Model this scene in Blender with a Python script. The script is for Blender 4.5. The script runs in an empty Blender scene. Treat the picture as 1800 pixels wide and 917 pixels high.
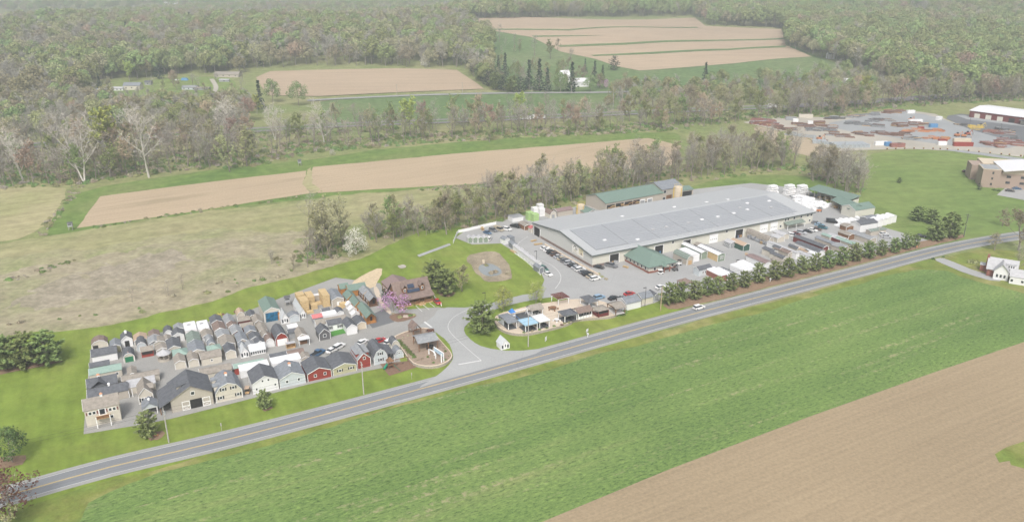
import bpy, bmesh, math, random
import numpy as np
from mathutils import Vector, Matrix
from mathutils.geometry import tessellate_polygon

S = bpy.context.scene
COL = S.collection
R = math.radians
PI = math.pi

# ------------------------------------------------------------------ camera, sky, sun, exposure
CAMH = 120.0
PITCH = math.atan(528.5 / 1400.0)          # horizon lies just above the frame
cd = bpy.data.cameras.new("camera")
cd.sensor_width = 36.0
cd.lens = 28.0
cd.clip_start = 1.0
cd.clip_end = 30000.0
cam = bpy.data.objects.new("camera", cd)
COL.objects.link(cam)
cam.location = (0, 0, CAMH)
cam.rotation_euler = (PI / 2 - PITCH, 0, 0)
S.camera = cam

SUN_EL, SUN_AZ = 50.0, 184.0               # azimuth the light comes FROM, clockwise from +Y
W = bpy.data.worlds.new("World")
S.world = W
W.use_nodes = True
nt = W.node_tree
nt.nodes.clear()
sky = nt.nodes.new("ShaderNodeTexSky")
sky.sky_type = 'NISHITA'
sky.sun_disc = False
sky.sun_elevation = R(SUN_EL)
sky.sun_rotation = R(SUN_AZ)
sky.dust_density = 6.0
sky.air_density = 1.2
hs = nt.nodes.new("ShaderNodeHueSaturation")
hs.inputs['Saturation'].default_value = 0.46
bg = nt.nodes.new("ShaderNodeBackground")
bg.inputs['Strength'].default_value = 0.115
wo = nt.nodes.new("ShaderNodeOutputWorld")
nt.links.new(sky.outputs[0], hs.inputs['Color'])
nt.links.new(hs.outputs[0], bg.inputs[0])
nt.links.new(bg.outputs[0], wo.inputs[0])

sl = bpy.data.lights.new("sun", 'SUN')
sl.energy = 1.35
sl.angle = R(14)
sl.color = (1.0, 0.985, 0.96)
sun = bpy.data.objects.new("sun", sl)
COL.objects.link(sun)
az = R(SUN_AZ)
sd = Vector((-math.sin(az) * math.cos(R(SUN_EL)), -math.cos(az) * math.cos(R(SUN_EL)), -math.sin(R(SUN_EL))))
sun.rotation_euler = sd.to_track_quat('-Z', 'Y').to_euler()

S.view_settings.view_transform = 'Standard'
S.view_settings.look = 'None'
S.view_settings.gamma = 1.0
S.view_settings.use_curve_mapping = False
S.view_settings.exposure = 0.70
S.render.engine = 'CYCLES'
S.cycles.max_bounces = 4
S.cycles.diffuse_bounces = 2
S.cycles.glossy_bounces = 2
S.cycles.transmission_bounces = 2
S.cycles.transparent_max_bounces = 4
S.cycles.volume_bounces = 0

# ------------------------------------------------------------------ terrain and pixel -> ground
FPX, CX, CY = 1400.0, 900.0, 458.5
CP, SP = math.cos(PITCH), math.sin(PITCH)

def ss(a, b, t):
    t = min(1.0, max(0.0, (t - a) / (b - a)))
    return t * t * (3 - 2 * t)

def terr(x, y):
    if y < 690 and y > -1e9:
        return 0.0
    wl = ss(120, -220, x)
    z = 26 * ss(700, 1250, y)
    z *= 1 - wl * ss(1230, 1750, y)
    z += (1 - wl) * 46 * ss(1200, 2600, y)
    z += 5.0 * ss(760, 1000, y) * (math.sin(x / 160.0 + 1.3) * math.cos(y / 210.0) + 0.5 * math.sin(x / 71.0 + y / 93.0))
    return z

def G(px, py, z=None):
    """world point where the photo's pixel meets the ground (or the level z)"""
    u = (px - CX) / FPX
    v = -(py - CY) / FPX
    dx, dy, dz = u, CP + v * SP, -SP + v * CP
    if z is not None:
        t = (z - CAMH) / dz
        return Vector((dx * t, dy * t, z))
    t = -CAMH / dz if dz < -1e-4 else 9000.0
    if dy * t < 690:
        return Vector((dx * t, dy * t, 0.0))
    s, step = 560.0, 4.0
    while s < 9000:
        if CAMH + dz * s < terr(dx * s, dy * s):
            lo, hi = s - step, s
            for _ in range(18):
                m = (lo + hi) / 2
                if CAMH + dz * m < terr(dx * m, dy * m):
                    hi = m
                else:
                    lo = m
            s = hi
            break
        s += step
    return Vector((dx * s, dy * s, terr(dx * s, dy * s)))

def proj(p):
    x, y, z = p[0], p[1], p[2] - CAMH
    d = y * CP - z * SP
    return CX + FPX * x / d, CY - FPX * (y * SP + z * CP) / d

def inpoly(x, y, poly):
    c = False
    n = len(poly)
    j = n - 1
    for i in range(n):
        xi, yi = poly[i]
        xj, yj = poly[j]
        if (yi > y) != (yj > y) and x < (xj - xi) * (y - yi) / (yj - yi) + xi:
            c = not c
        j = i
    return c

# ------------------------------------------------------------------ materials
MATS = {}

def _new(name):
    m = bpy.data.materials.new(name)
    m.use_nodes = True
    t = m.node_tree
    b = t.nodes.get("Principled BSDF")
    return m, t, b

def _pos(t, rot=0.0, scale=(1, 1, 1), obj=False):
    mp = t.nodes.new("ShaderNodeMapping")
    mp.vector_type = 'TEXTURE'
    mp.inputs['Rotation'].default_value = (0, 0, rot)      # rot: the direction the rows run in
    mp.inputs['Scale'].default_value = tuple(1.0 / k for k in scale)
    if obj:
        g = t.nodes.new("ShaderNodeTexCoord")
        t.links.new(g.outputs['Object'], mp.inputs[0])
    else:
        g = t.nodes.new("ShaderNodeNewGeometry")
        t.links.new(g.outputs['Position'], mp.inputs[0])
    return mp.outputs[0]

def _noise(t, vec, scale, detail=4, rough=0.6):
    n = t.nodes.new("ShaderNodeTexNoise")
    n.inputs['Scale'].default_value = scale
    n.inputs['Detail'].default_value = detail
    n.inputs['Roughness'].default_value = rough
    t.links.new(vec, n.inputs['Vector'])
    return n.outputs[0]

def _ramp(t, fac, stops):
    r = t.nodes.new("ShaderNodeValToRGB")
    e = r.color_ramp.elements
    while len(e) < len(stops):
        e.new(0.5)
    for k, (p, c) in enumerate(stops):
        e[k].position = p
        e[k].color = (*c, 1)
    t.links.new(fac, r.inputs[0])
    return r.outputs[0]

def _mix(t, fac, a, b, mode='MIX'):
    m = t.nodes.new("ShaderNodeMix")
    m.data_type = 'RGBA'
    m.blend_type = mode
    for s, v in ((0, fac), (6, a), (7, b)):
        if isinstance(v, (int, float)):
            m.inputs[s].default_value = v
        elif isinstance(v, tuple):
            m.inputs[s].default_value = (*v, 1)
        else:
            t.links.new(v, m.inputs[s])
    return m.outputs[2]

def _math(t, op, a, b=0.5):
    m = t.nodes.new("ShaderNodeMath")
    m.operation = op
    for s, v in ((0, a), (1, b)):
        if isinstance(v, (int, float)):
            m.inputs[s].default_value = v
        else:
            t.links.new(v, m.inputs[s])
    return m.outputs[0]

def _bump(t, b, h, strength, dist):
    n = t.nodes.new("ShaderNodeBump")
    n.inputs['Strength'].default_value = strength
    n.inputs['Distance'].default_value = dist
    t.links.new(h, n.inputs['Height'])
    t.links.new(n.outputs[0], b.inputs['Normal'])

def plain(name, col, rough=0.7, var=0.12, scale=1.6, metal=0.0, spec=0.3, streak=None):
    """painted or weathered surface with a little unevenness of its own"""
    if name in MATS:
        return MATS[name]
    m, t, b = _new(name)
    v = _pos(t, obj=True)
    f = _noise(t, v, scale, 5)
    lo = tuple(c * (1 - var) for c in col)
    hi = tuple(min(1, c * (1 + var)) for c in col)
    c = _ramp(t, f, [(0.3, lo), (0.7, hi)])
    if streak:
        w = t.nodes.new("ShaderNodeTexWave")
        w.wave_type = 'BANDS'
        w.bands_direction = streak[0]
        w.inputs['Scale'].default_value = streak[1]
        w.inputs['Distortion'].default_value = 0.4
        t.links.new(v, w.inputs['Vector'])
        c = _mix(t, _math(t, 'MULTIPLY', w.outputs[1], streak[2]), c, tuple(k * 0.55 for k in col))
    t.links.new(c, b.inputs['Base Color'])
    b.inputs['Roughness'].default_value = rough
    b.inputs['Metallic'].default_value = metal
    b.inputs['Specular IOR Level'].default_value = spec
    MATS[name] = m
    return m

def leafmat(name, c1, c2, scale=0.35, hue=0.02, val=0.18):
    """foliage or twigs: two tones in clumps and a little difference from plant to plant"""
    if name in MATS:
        return MATS[name]
    m, t, b = _new(name)
    v = _pos(t)
    f = _noise(t, v, scale, 4)
    c = _ramp(t, f, [(0.32, c1), (0.68, c2)])
    oi = t.nodes.new("ShaderNodeObjectInfo")
    h = t.nodes.new("ShaderNodeHueSaturation")
    a = t.nodes.new("ShaderNodeMath")
    a.operation = 'MULTIPLY_ADD'
    t.links.new(oi.outputs['Random'], a.inputs[0])
    a.inputs[1].default_value = 2 * hue
    a.inputs[2].default_value = 0.5 - hue
    t.links.new(a.outputs[0], h.inputs['Hue'])
    a2 = t.nodes.new("ShaderNodeMath")
    a2.operation = 'MULTIPLY_ADD'
    t.links.new(oi.outputs['Random'], a2.inputs[0])
    a2.inputs[1].default_value = 2 * val
    a2.inputs[2].default_value = 1 - val
    t.links.new(a2.outputs[0], h.inputs['Value'])
    t.links.new(c, h.inputs['Color'])
    t.links.new(h.outputs[0], b.inputs['Base Color'])
    b.inputs['Roughness'].default_value = 0.75
    b.inputs['Specular IOR Level'].default_value = 0.15
    MATS[name] = m
    return m

def grass(name, base, dry, lush, big=0.02, fine=1.3, patchy=0.5, rows=None, bump=0.25):
    if name in MATS:
        return MATS[name]
    m, t, b = _new(name)
    v = _pos(t)
    f1 = _noise(t, v, big, 5, 0.65)
    c = _ramp(t, f1, [(0.36, lush), (0.5, base), (0.64, dry)])
    f2 = _noise(t, v, fine, 4, 0.7)
    c = _mix(t, patchy, c, _ramp(t, f2, [(0.3, tuple(k * 0.62 for k in base)), (0.7, tuple(min(1, k * 1.5) for k in base))]))
    f4 = _noise(t, v, 0.16, 5, 0.7)
    c = _mix(t, 0.55, c, _ramp(t, f4, [(0.35, (0.30, 0.30, 0.30)), (0.65, (0.66, 0.66, 0.66))]), 'OVERLAY')
    if rows:
        ang, per, amt = rows
        vr = _pos(t, rot=ang, scale=(0.03, 1.0 / per, 1))
        f3 = _noise(t, vr, 1.0, 2)
        c = _mix(t, amt, c, _ramp(t, f3, [(0.38, tuple(k * 0.7 for k in base)), (0.62, tuple(min(1, k * 1.3) for k in base))]))
    t.links.new(c, b.inputs['Base Color'])
    b.inputs['Roughness'].default_value = 0.9
    b.inputs['Specular IOR Level'].default_value = 0.08
    _bump(t, b, f2, bump, 0.5)
    MATS[name] = m
    return m

def soil(name, base, rowang, per=1.5, green=None, big=0.012):
    if name in MATS:
        return MATS[name]
    m, t, b = _new(name)
    v = _pos(t)
    f1 = _noise(t, v, big, 5, 0.6)
    c = _ramp(t, f1, [(0.3, tuple(k * 0.86 for k in base)), (0.7, tuple(k * 1.12 for k in base))])
    vr = _pos(t, rot=rowang, scale=(0.012, 1.0 / per, 1))
    f2 = _noise(t, vr, 1.0, 4, 0.65)
    c = _mix(t, 0.4, c, _ramp(t, f2, [(0.35, tuple(k * 0.68 for k in base)), (0.65, tuple(k * 1.2 for k in base))]))
    f3 = _noise(t, v, 1.1, 4, 0.7)
    c = _mix(t, 0.35, c, _ramp(t, f3, [(0.35, tuple(k * 0.6 for k in base)), (0.65, tuple(k * 1.25 for k in base))]))
    if green:
        vg = _pos(t, rot=rowang, scale=(0.2, 1, 1))
        f4 = _noise(t, vg, 0.035, 5, 0.7)
        c = _mix(t, _ramp(t, f4, [(0.56, (0, 0, 0)), (0.72, (0.6, 0.6, 0.6))]), c, green)
    t.links.new(c, b.inputs['Base Color'])
    b.inputs['Roughness'].default_value = 0.95
    b.inputs['Specular IOR Level'].default_value = 0.05
    _bump(t, b, f3, 0.2, 0.3)
    MATS[name] = m
    return m

def paving(name, base, var=0.2, big=0.03, rough=0.9, alongs=None):
    if name in MATS:
        return MATS[name]
    m, t, b = _new(name)
    v = _pos(t)
    f1 = _noise(t, v, big, 6, 0.65)
    c = _ramp(t, f1, [(0.3, tuple(k * (1 - var) for k in base)), (0.7, tuple(k * (1 + var) for k in base))])
    f2 = _noise(t, v, 2.2, 4, 0.7)
    c = _mix(t, 0.25, c, _ramp(t, f2, [(0.3, tuple(k * 0.6 for k in base)), (0.7, tuple(k * 1.35 for k in base))]))
    if alongs:
        vr = _pos(t, rot=alongs[0], scale=(0.015, 1.0 / alongs[1], 1))
        f3 = _noise(t, vr, 1.0, 3)
        c = _mix(t, 0.3, c, _ramp(t, f3, [(0.35, tuple(k * 0.72 for k in base)), (0.65, tuple(k * 1.25 for k in base))]))
    # cracks and seams in the tar
    vo = t.nodes.new("ShaderNodeTexVoronoi")
    vo.feature = 'DISTANCE_TO_EDGE'
    vo.inputs['Scale'].default_value = 0.055
    t.links.new(v, vo.inputs['Vector'])
    cr = _ramp(t, vo.outputs[0], [(0.004, (1, 1, 1)), (0.012, (0, 0, 0))])
    c = _mix(t, _math(t, 'MULTIPLY', cr, 0.14), c, tuple(k * 0.6 for k in base))
    t.links.new(c, b.inputs['Base Color'])
    b.inputs['Roughness'].default_value = rough
    b.inputs['Specular IOR Level'].default_value = 0.15
    MATS[name] = m
    return m

ROAD_A = R(27)
M = {}
def P(k, col, **kw):
    M[k] = plain(k, col, **kw)
# roofing
P('charcoal', (.108, .114, .126), var=.25, scale=1.1, rough=.9)
P('bluegrey', (.20, .215, .235), var=.2, scale=1.1, rough=.9)
P('greyroof', (.26, .27, .28), var=.18, scale=1.1, rough=.9)
P('palegrey', (.42, .42, .43), var=.12, scale=1.1, rough=.85)
P('tan', (.27, .243, .21), var=.2, scale=1.1, rough=.9)
P('brown', (.20, .15, .128), var=.2, scale=1.1, rough=.9)
P('peach', (.42, .315, .23), var=.12, scale=1.1, rough=.9)
P('mauve', (.24, .175, .165), var=.1, rough=.6, streak=('X', 1.2, .25))
P('greenmetal', (.165, .232, .195), var=.1, rough=.5, streak=('X', 1.0, .25))
P('seafoam', (.25, .345, .30), var=.1, rough=.6)
P('sage', (.19, .23, .20), var=.18, scale=1.1, rough=.9)
P('whiteroof', (.71, .71, .72), var=.06, rough=.5)
P('pink', (.52, .17, .17), var=.12)
# walls
P('cream', (.57, .53, .455), var=.07, streak=('Z', 2.2, .16))
P('clay', (.44, .40, .345), var=.07, streak=('Z', 2.2, .16))
P('white', (.72, .72, .72), var=.05, streak=('Z', 2.2, .10))
P('paleblue', (.52, .56, .58), var=.06, streak=('Z', 2.2, .14))
P('greywall', (.30, .31, .32), var=.1, streak=('Z', 2.2, .14))
P('darkgrey', (.115, .115, .118), var=.12, streak=('Z', 2.2, .14))
P('red', (.27, .045, .032), var=.12, streak=('Z', 2.2, .18))
P('maroon', (.15, .035, .032), var=.15)
P('olive', (.43, .41, .27), var=.07, streak=('Z', 2.2, .15))
P('sagewall', (.22, .27, .21), var=.08, streak=('Z', 2.2, .12))
P('darkgreen', (.045, .10, .075), var=.1, streak=('Z', 2.2, .12))
P('wood', (.50, .33, .17), var=.2, streak=('Z', 1.8, .25))
P('newwood', (.58, .43, .23), var=.15, streak=('Z', 3.0, .35))
P('log', (.42, .19, .055), var=.2, streak=('Z', 2.0, .4))
P('darklog', (.14, .075, .045), var=.25, streak=('Z', 2.0, .35))
P('midlog', (.22, .115, .06), var=.25, streak=('Z', 2.0, .35))
P('brick', (.27, .115, .085), var=.2, scale=4, streak=('Z', 4.0, .25))
P('tanbrick', (.35, .27, .22), var=.15, scale=3, streak=('Z', 4.0, .15))
P('beige', (.56, .48, .37), var=.08)
P('putty', (.60, .585, .51), var=.05, streak=('X', 1.3, .07))
P('putty_shaded', (.53, .535, .51), var=.05, streak=('Y', 1.3, .07))  # greyer copy of putty: weaker light on the end wall put into colour
P('wainscot', (.22, .165, .145), var=.15)
P('steelroof', (.41, .42, .425), var=.06, rough=.55, streak=('X', .8, .08))
P('trim', (.80, .80, .79), var=.03, rough=.5)
P('darktrim', (.10, .12, .115), var=.1, rough=.5)
P('copper', (.55, .27, .15), var=.15, rough=.4)
P('opening', (.025, .024, .024), var=.3)
P('glass', (.035, .042, .05), var=.2, rough=.12, spec=.6)
P('shutter', (.03, .03, .032), var=.1)
P('greendoor', (.02, .16, .075), var=.1)
P('mural', (.02, .11, .20), var=.85, scale=.7, rough=.4)
P('steel', (.35, .36, .37), var=.15, rough=.5)
P('greypole', (.40, .38, .35), var=.15)
P('woodpole', (.40, .31, .20), var=.2)
P('blackmetal', (.03, .03, .032), var=.2)
P('tyre', (.015, .015, .016), var=.2, rough=.9)
P('wrap', (.74, .74, .74), var=.08, scale=.9, rough=.4)
P('rust', (.20, .12, .095), var=.35, scale=.9)
P('rustred', (.27, .125, .105), var=.3, scale=.9)
P('scrap', (.20, .205, .215), var=.5, scale=.8)
P('galv', (.34, .37, .39), var=.25, scale=1.)
P('orange', (.50, .21, .10), var=.2)
P('yellow', (.62, .45, .10), var=.15)
P('bluepaint', (.10, .25, .45), var=.15)
P('lime', (.36, .52, .22), var=.06)
P('bluetop', (.33, .50, .62), var=.08)
P('slideblue', (.05, .20, .52), var=.08, rough=.4)
P('slidegreen', (.015, .20, .12), var=.08, rough=.4)
P('stonewall', (.34, .30, .26), var=.25, scale=2.5)
P('capstone', (.60, .50, .39), var=.1)
P('concrete', (.48, .47, .45), var=.1)
P('turf', (.07, .22, .04), var=.12)
P('rubber', (.09, .095, .10), var=.1)
P('tarp', (.25, .26, .28), var=.6, scale=.9)
P('glassroof', (.52, .54, .55), var=.12, scale=2.5, rough=.3)
P('solargap', (.26, .27, .28), var=.05)
P('solar', (.315, .326, .342), var=.06, rough=.28, spec=.5)
P('solarblue', (.03, .045, .08), var=.1, rough=.25, spec=.5)
P('solarframe', (.40, .42, .44), var=.05, rough=.4)
P('signface', (.76, .74, .69), var=.04)
P('signblue', (.42, .55, .66), var=.1)
P('signyellow', (.68, .62, .44), var=.08)
P('mauvebark', (.20, .17, .15), var=.2)
P('rock', (.42, .35, .30), var=.25)
P('bark', (.23, .20, .17), var=.25)
P('palebark', (.54, .51, .46), var=.18)

# ------------------------------------------------------------------ mesh builder
class MB:
    def __init__(s):
        s.v, s.f, s.m, s.mats = [], [], [], []
    def mi(s, mat):
        if mat not in s.mats:
            s.mats.append(mat)
        return s.mats.index(mat)
    def add(s, vs, fs, mat, tf=None):
        o = len(s.v)
        k = s.mi(mat)
        if tf is not None:
            vs = [tf @ Vector(p) for p in vs]
        s.v += [tuple(p) for p in vs]
        for f in fs:
            s.f.append([i + o for i in f])
            s.m.append(k)
        return s
    def box(s, c, d, mat, rz=0, tf=None, taper=1.0):
        x, y, z = d[0] / 2, d[1] / 2, d[2] / 2
        q = taper
        vs = [(-x, -y, -z), (x, -y, -z), (x, y, -z), (-x, y, -z), (-x * q, -y * q, z), (x * q, -y * q, z), (x * q, y * q, z), (-x * q, y * q, z)]
        cr, sr = math.cos(rz), math.sin(rz)
        vs = [(c[0] + a * cr - b * sr, c[1] + a * sr + b * cr, c[2] + e) for a, b, e in vs]
        return s.add(vs, [(3, 2, 1, 0), (4, 5, 6, 7), (0, 1, 5, 4), (1, 2, 6, 5), (2, 3, 7, 6), (3, 0, 4, 7)], mat, tf)
    def ext(s, prof, v0, v1, fn, mat, tf=None):
        """extrude the closed profile [(u,z)] from v0 to v1; fn(u,v,z) -> xyz"""
        n = len(prof)
        vs = [fn(u, v0, z) for u, z in prof] + [fn(u, v1, z) for u, z in prof]
        fs = [tuple(range(n)), tuple(range(2 * n - 1, n - 1, -1))]
        for i in range(n):
            j = (i + 1) % n
            fs.append((i, i + n, j + n, j))
        return s.add(vs, fs, mat, tf)
    def tube(s, p, q, r0, r1, mat, n=6, tf=None, cap=True):
        p, q = Vector(p), Vector(q)
        d = (q - p)
        if d.length < 1e-6:
            return s
        d.normalize()
        a = d.orthogonal().normalized()
        b = d.cross(a)
        vs = []
        for c, r in ((p, r0), (q, r1)):
            for i in range(n):
                t = 2 * PI * i / n
                vs.append(c + (a * math.cos(t) + b * math.sin(t)) * r)
        fs = [(i, (i + 1) % n, n + (i + 1) % n, n + i) for i in range(n)]
        if cap:
            fs += [tuple(range(n - 1, -1, -1)), tuple(range(n, 2 * n))]
        return s.add(vs, fs, mat, tf)
    def mesh(s, name):
        me = bpy.data.meshes.new(name)
        me.from_pydata(s.v, [], s.f)
        for k in s.mats:
            me.materials.append(k)
        me.polygons.foreach_set('material_index', s.m)
        bm = bmesh.new()
        bm.from_mesh(me)
        bmesh.ops.recalc_face_normals(bm, faces=bm.faces)
        bm.to_mesh(me)
        bm.free()
        return me
    def build(s, name, parent=None, loc=None, rz=0):
        o = bpy.data.objects.new(name, s.mesh(name))
        COL.objects.link(o)
        if parent is not None:
            o.parent = parent
        if loc is not None:
            o.location = loc
        if rz:
            o.rotation_euler.z = rz
        return o

def tag(o, label, cat, group=None):
    o['label'] = label
    o['category'] = cat
    if group:
        o['group'] = group
    return o

def thing(name, label, cat, loc, rz=0.0, group=None):
    o = bpy.data.objects.new(name, None)
    COL.objects.link(o)
    o.empty_display_size = 0.5
    o.location = loc
    o.rotation_euler.z = rz
    return tag(o, label, cat, group)

def link(name, me, parent=None, loc=None, rz=0, sc=None):
    o = bpy.data.objects.new(name, me)
    COL.objects.link(o)
    if parent is not None:
        o.parent = parent
    if loc is not None:
        o.location = loc
    if rz:
        o.rotation_euler.z = rz
    if sc is not None:
        o.scale = (sc, sc, sc)
    return o

def structure(o, kind='structure'):
    o['kind'] = kind
    return o
# ------------------------------------------------------------------ ground materials
m_meadow = grass('meadow', (.22, .235, .10), (.34, .30, .175), (.15, .21, .065), big=.012, fine=.9, patchy=.4)
m_marsh = grass('marsh', (.30, .268, .178), (.345, .293, .22), (.225, .25, .11), big=.03, fine=.4, patchy=.5)
m_dry = grass('dry_field', (.34, .31, .17), (.40, .345, .21), (.25, .27, .11), big=.014, fine=.7, patchy=.3, rows=(R(32), 4.0, .3))
m_lawn = grass('lawn', (.172, .232, .042), (.228, .245, .068), (.13, .20, .032), big=.022, fine=1.1, patchy=.28, rows=(R(117), 4.0, .28))
m_verge = grass('verge', (.175, .205, .05), (.30, .27, .12), (.13, .21, .045), big=.05, fine=1.2, patchy=.35)
m_green = grass('green_field', (.165, .225, .066), (.215, .245, .09), (.125, .195, .055), big=.009, fine=.8, patchy=.25, rows=(R(8), 6.0, .28))
m_strip = grass('grass_strip', (.145, .21, .055), (.185, .215, .08), (.10, .175, .042), big=.02, fine=.9, patchy=.3)
m_hillgrass = grass('hill_pasture', (.125, .185, .07), (.165, .20, .09), (.10, .165, .06), big=.008, fine=.5, patchy=.2)
m_tan = soil('tan_stubble', (.43, .338, .232), R(32), per=2.2, green=(.22, .19, .11))
m_hilltan = soil('hill_stubble', (.418, .324, .228), R(3), per=6.0, big=.006)
m_bare = soil('bare_tilled', (.32, .25, .162), R(29), per=1.1, big=.02)
m_dirt = soil('dirt', (.42, .34, .24), R(20), per=2.0)
m_sand = soil('sandy_track', (.58, .47, .32), R(60), per=3.0)
m_mulch = soil('bark_mulch', (.26, .18, .12), ROAD_A, per=1.2)
m_redmulch = soil('brown_mulch', (.215, .14, .10), ROAD_A, per=1.0)
m_gardenmulch = soil('garden_mulch', (.315, .245, .19), ROAD_A, per=1.0)
m_reed = grass('reeds', (.285, .24, .175), (.37, .31, .22), (.19, .17, .115), big=.09, fine=1.4, patchy=.5)
m_lot = paving('lot_asphalt', (.30, .295, .28), .14)
m_yard = paving('yard_concrete', (.335, .335, .33), .14)
m_drive = paving('driveway', (.34, .345, .34), .12)
m_dark = paving('dark_asphalt', (.15, .155, .162), .2)
m_road = paving('road_asphalt', (.205, .215, .225), .12, alongs=(ROAD_A, .9))
m_shoulder = paving('road_shoulder', (.30, .30, .285), .12, alongs=(ROAD_A, .7))
m_gravel = paving('yard_gravel', (.40, .37, .315), .14)
m_grav2 = paving('yard_grey_gravel', (.30, .31, .315), .12)
m_highway = paving('far_highway', (.215, .20, .20), .1)
m_paver = paving('terrace_paver', (.54, .46, .37), .12)
m_white_line = plain('white_line', (.60, .60, .59), var=.1, scale=.8)
m_yellow_line = plain('yellow_line', (.62, .45, .15), var=.12, scale=.8)

# crop: young leafy rows with bare streaks
def crop_mat():
    m, t, b = _new('leafy_crop')
    v = _pos(t)
    vr = _pos(t, rot=R(29), scale=(.10, 1, 1))
    f1 = _noise(t, vr, .055, 5, .62)
    c = _ramp(t, f1, [(.30, (.110, .178, .056)), (.48, (.142, .217, .066)), (.60, (.168, .240, .077)), (.74, (.25, .262, .115))])
    vs = _pos(t, rot=R(29), scale=(.55, 1.15, 1))
    f2 = _noise(t, vs, 1.15, 4, .8)
    c = _mix(t, .75, c, _ramp(t, f2, [(.32, (.05, .09, .06)), (.44, (.40, .42, .40)), (.56, (.56, .56, .54)), (.68, (.86, .82, .68))]), 'OVERLAY')
    vt = _pos(t, rot=R(29), scale=(.035, 1, 1))
    f3 = _noise(t, vt, .30, 3, .6)
    gap = _ramp(t, f3, [(.56, (0, 0, 0)), (.66, (.85, .85, .85))])
    f4 = _noise(t, v, .5, 4, .7)
    gap = _mix(t, 1.0, gap, _ramp(t, f4, [(.48, (0, 0, 0)), (.62, (1, 1, 1))]), 'MULTIPLY')
    c = _mix(t, gap, c, (.36, .32, .19))
    f5 = _noise(t, v, .02, 3, .6)
    c = _mix(t, .4, c, _ramp(t, f5, [(.35, (.37, .40, .38)), (.65, (.60, .59, .56))]), 'OVERLAY')
    t.links.new(c, b.inputs['Base Color'])
    b.inputs['Roughness'].default_value = .85
    b.inputs['Specular IOR Level'].default_value = .12
    _bump(t, b, f2, .55, 0.7)
    return m
m_crop = crop_mat()

def water_mat():
    m, t, b = _new('pond_water')
    b.inputs['Base Color'].default_value = (.24, .26, .26, 1)  # pale grey base paints in the sky's reflection
    b.inputs['Roughness'].default_value = .12
    b.inputs['Specular IOR Level'].default_value = .6
    _bump(t, b, _noise(t, _pos(t), 2.0, 2), .05, .1)
    return m
m_water = water_mat()

# ------------------------------------------------------------------ the ground sheet
def ground():
    xs = list(np.arange(-6000, -1600, 400)) + list(np.arange(-1600, 1600.1, 25)) + list(np.arange(2000, 6001, 400))
    ys = list(np.arange(-1500, 700, 275)) + list(np.arange(700, 2700.1, 25)) + list(np.arange(3000, 9001, 500))
    ys = [float(a) for a in ys]
    xs = [float(a) for a in xs]
    V = [(x, y, terr(x, y) - (0.0 if y <= 700 else .12)) for y in ys for x in xs]
    n = len(xs)
    F = [(j * n + i, j * n + i + 1, (j + 1) * n + i + 1, (j + 1) * n + i) for j in range(len(ys) - 1) for i in range(n - 1)]
    me = bpy.data.meshes.new('ground')
    me.from_pydata(V, [], F)
    me.materials.append(m_meadow)
    for p in me.polygons:
        p.use_smooth = True
    return structure(link('ground', me))
ground()

LAYER = [0]
RAG = random.Random(2)
def ragged(pts, amt):
    """break a straight outline into an uneven natural one"""
    for step in (14, 5, 2.2):
        out = []
        n = len(pts)
        for i in range(n):
            a, b = pts[i], pts[(i + 1) % n]
            k = max(1, int((b - a).length / step))
            for j in range(k):
                q = a.lerp(b, j / k)
                r = amt * step / 14
                out.append(q + Vector((RAG.uniform(-r, r), RAG.uniform(-r, r), 0)))
        pts = out
    return pts

def patch(name, poly, mat, world=False, smooth=True, kind='structure', far=False, z=None, rag=0):
    """a ground cover sheet whose outline is the photo's outline dropped onto the terrain"""
    LAYER[0] += 1
    dz = 0.003 * LAYER[0]
    pts = [Vector((p[0], p[1], 0)) for p in poly] if world else [G(*p) for p in poly]
    if smooth:
        out = []
        n = len(pts)
        for i in range(n):
            a, b = pts[i], pts[(i + 1) % n]
            out += [a * .75 + b * .25, a * .25 + b * .75]
        pts = out
    if rag:
        pts = ragged(pts, rag)
    bm = bmesh.new()
    vs = [bm.verts.new((p.x, p.y, 0)) for p in pts]
    tris = tessellate_polygon([[Vector((p.x, p.y, 0)) for p in pts]])
    for t_ in tris:
        try:
            bm.faces.new([vs[i] for i in t_])
        except ValueError:
            pass
    if far:
        x0, x1 = min(p.x for p in pts), max(p.x for p in pts)
        y0, y1 = min(p.y for p in pts), max(p.y for p in pts)
        for x in np.arange(math.ceil(x0 / 25) * 25, x1, 25):
            bmesh.ops.bisect_plane(bm, geom=bm.verts[:] + bm.edges[:] + bm.faces[:], plane_co=(float(x), 0, 0), plane_no=(1, 0, 0))
        for y in np.arange(max(700, math.ceil(y0 / 25) * 25), y1, 25):
            bmesh.ops.bisect_plane(bm, geom=bm.verts[:] + bm.edges[:] + bm.faces[:], plane_co=(0, float(y), 0), plane_no=(0, 1, 0))
        dz = .05 + .2 * far - .2
    for v in bm.verts:
        v.co.z = terr(v.co.x, v.co.y) + dz if z is None else z
    bmesh.ops.recalc_face_normals(bm, faces=bm.faces)
    for f in bm.faces:
        if f.normal.z < 0:
            f.normal_flip()
        f.smooth = True
    me = bpy.data.meshes.new(name)
    bm.to_mesh(me)
    bm.free()
    me.materials.append(mat)
    return structure(link(name, me), kind)

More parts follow.
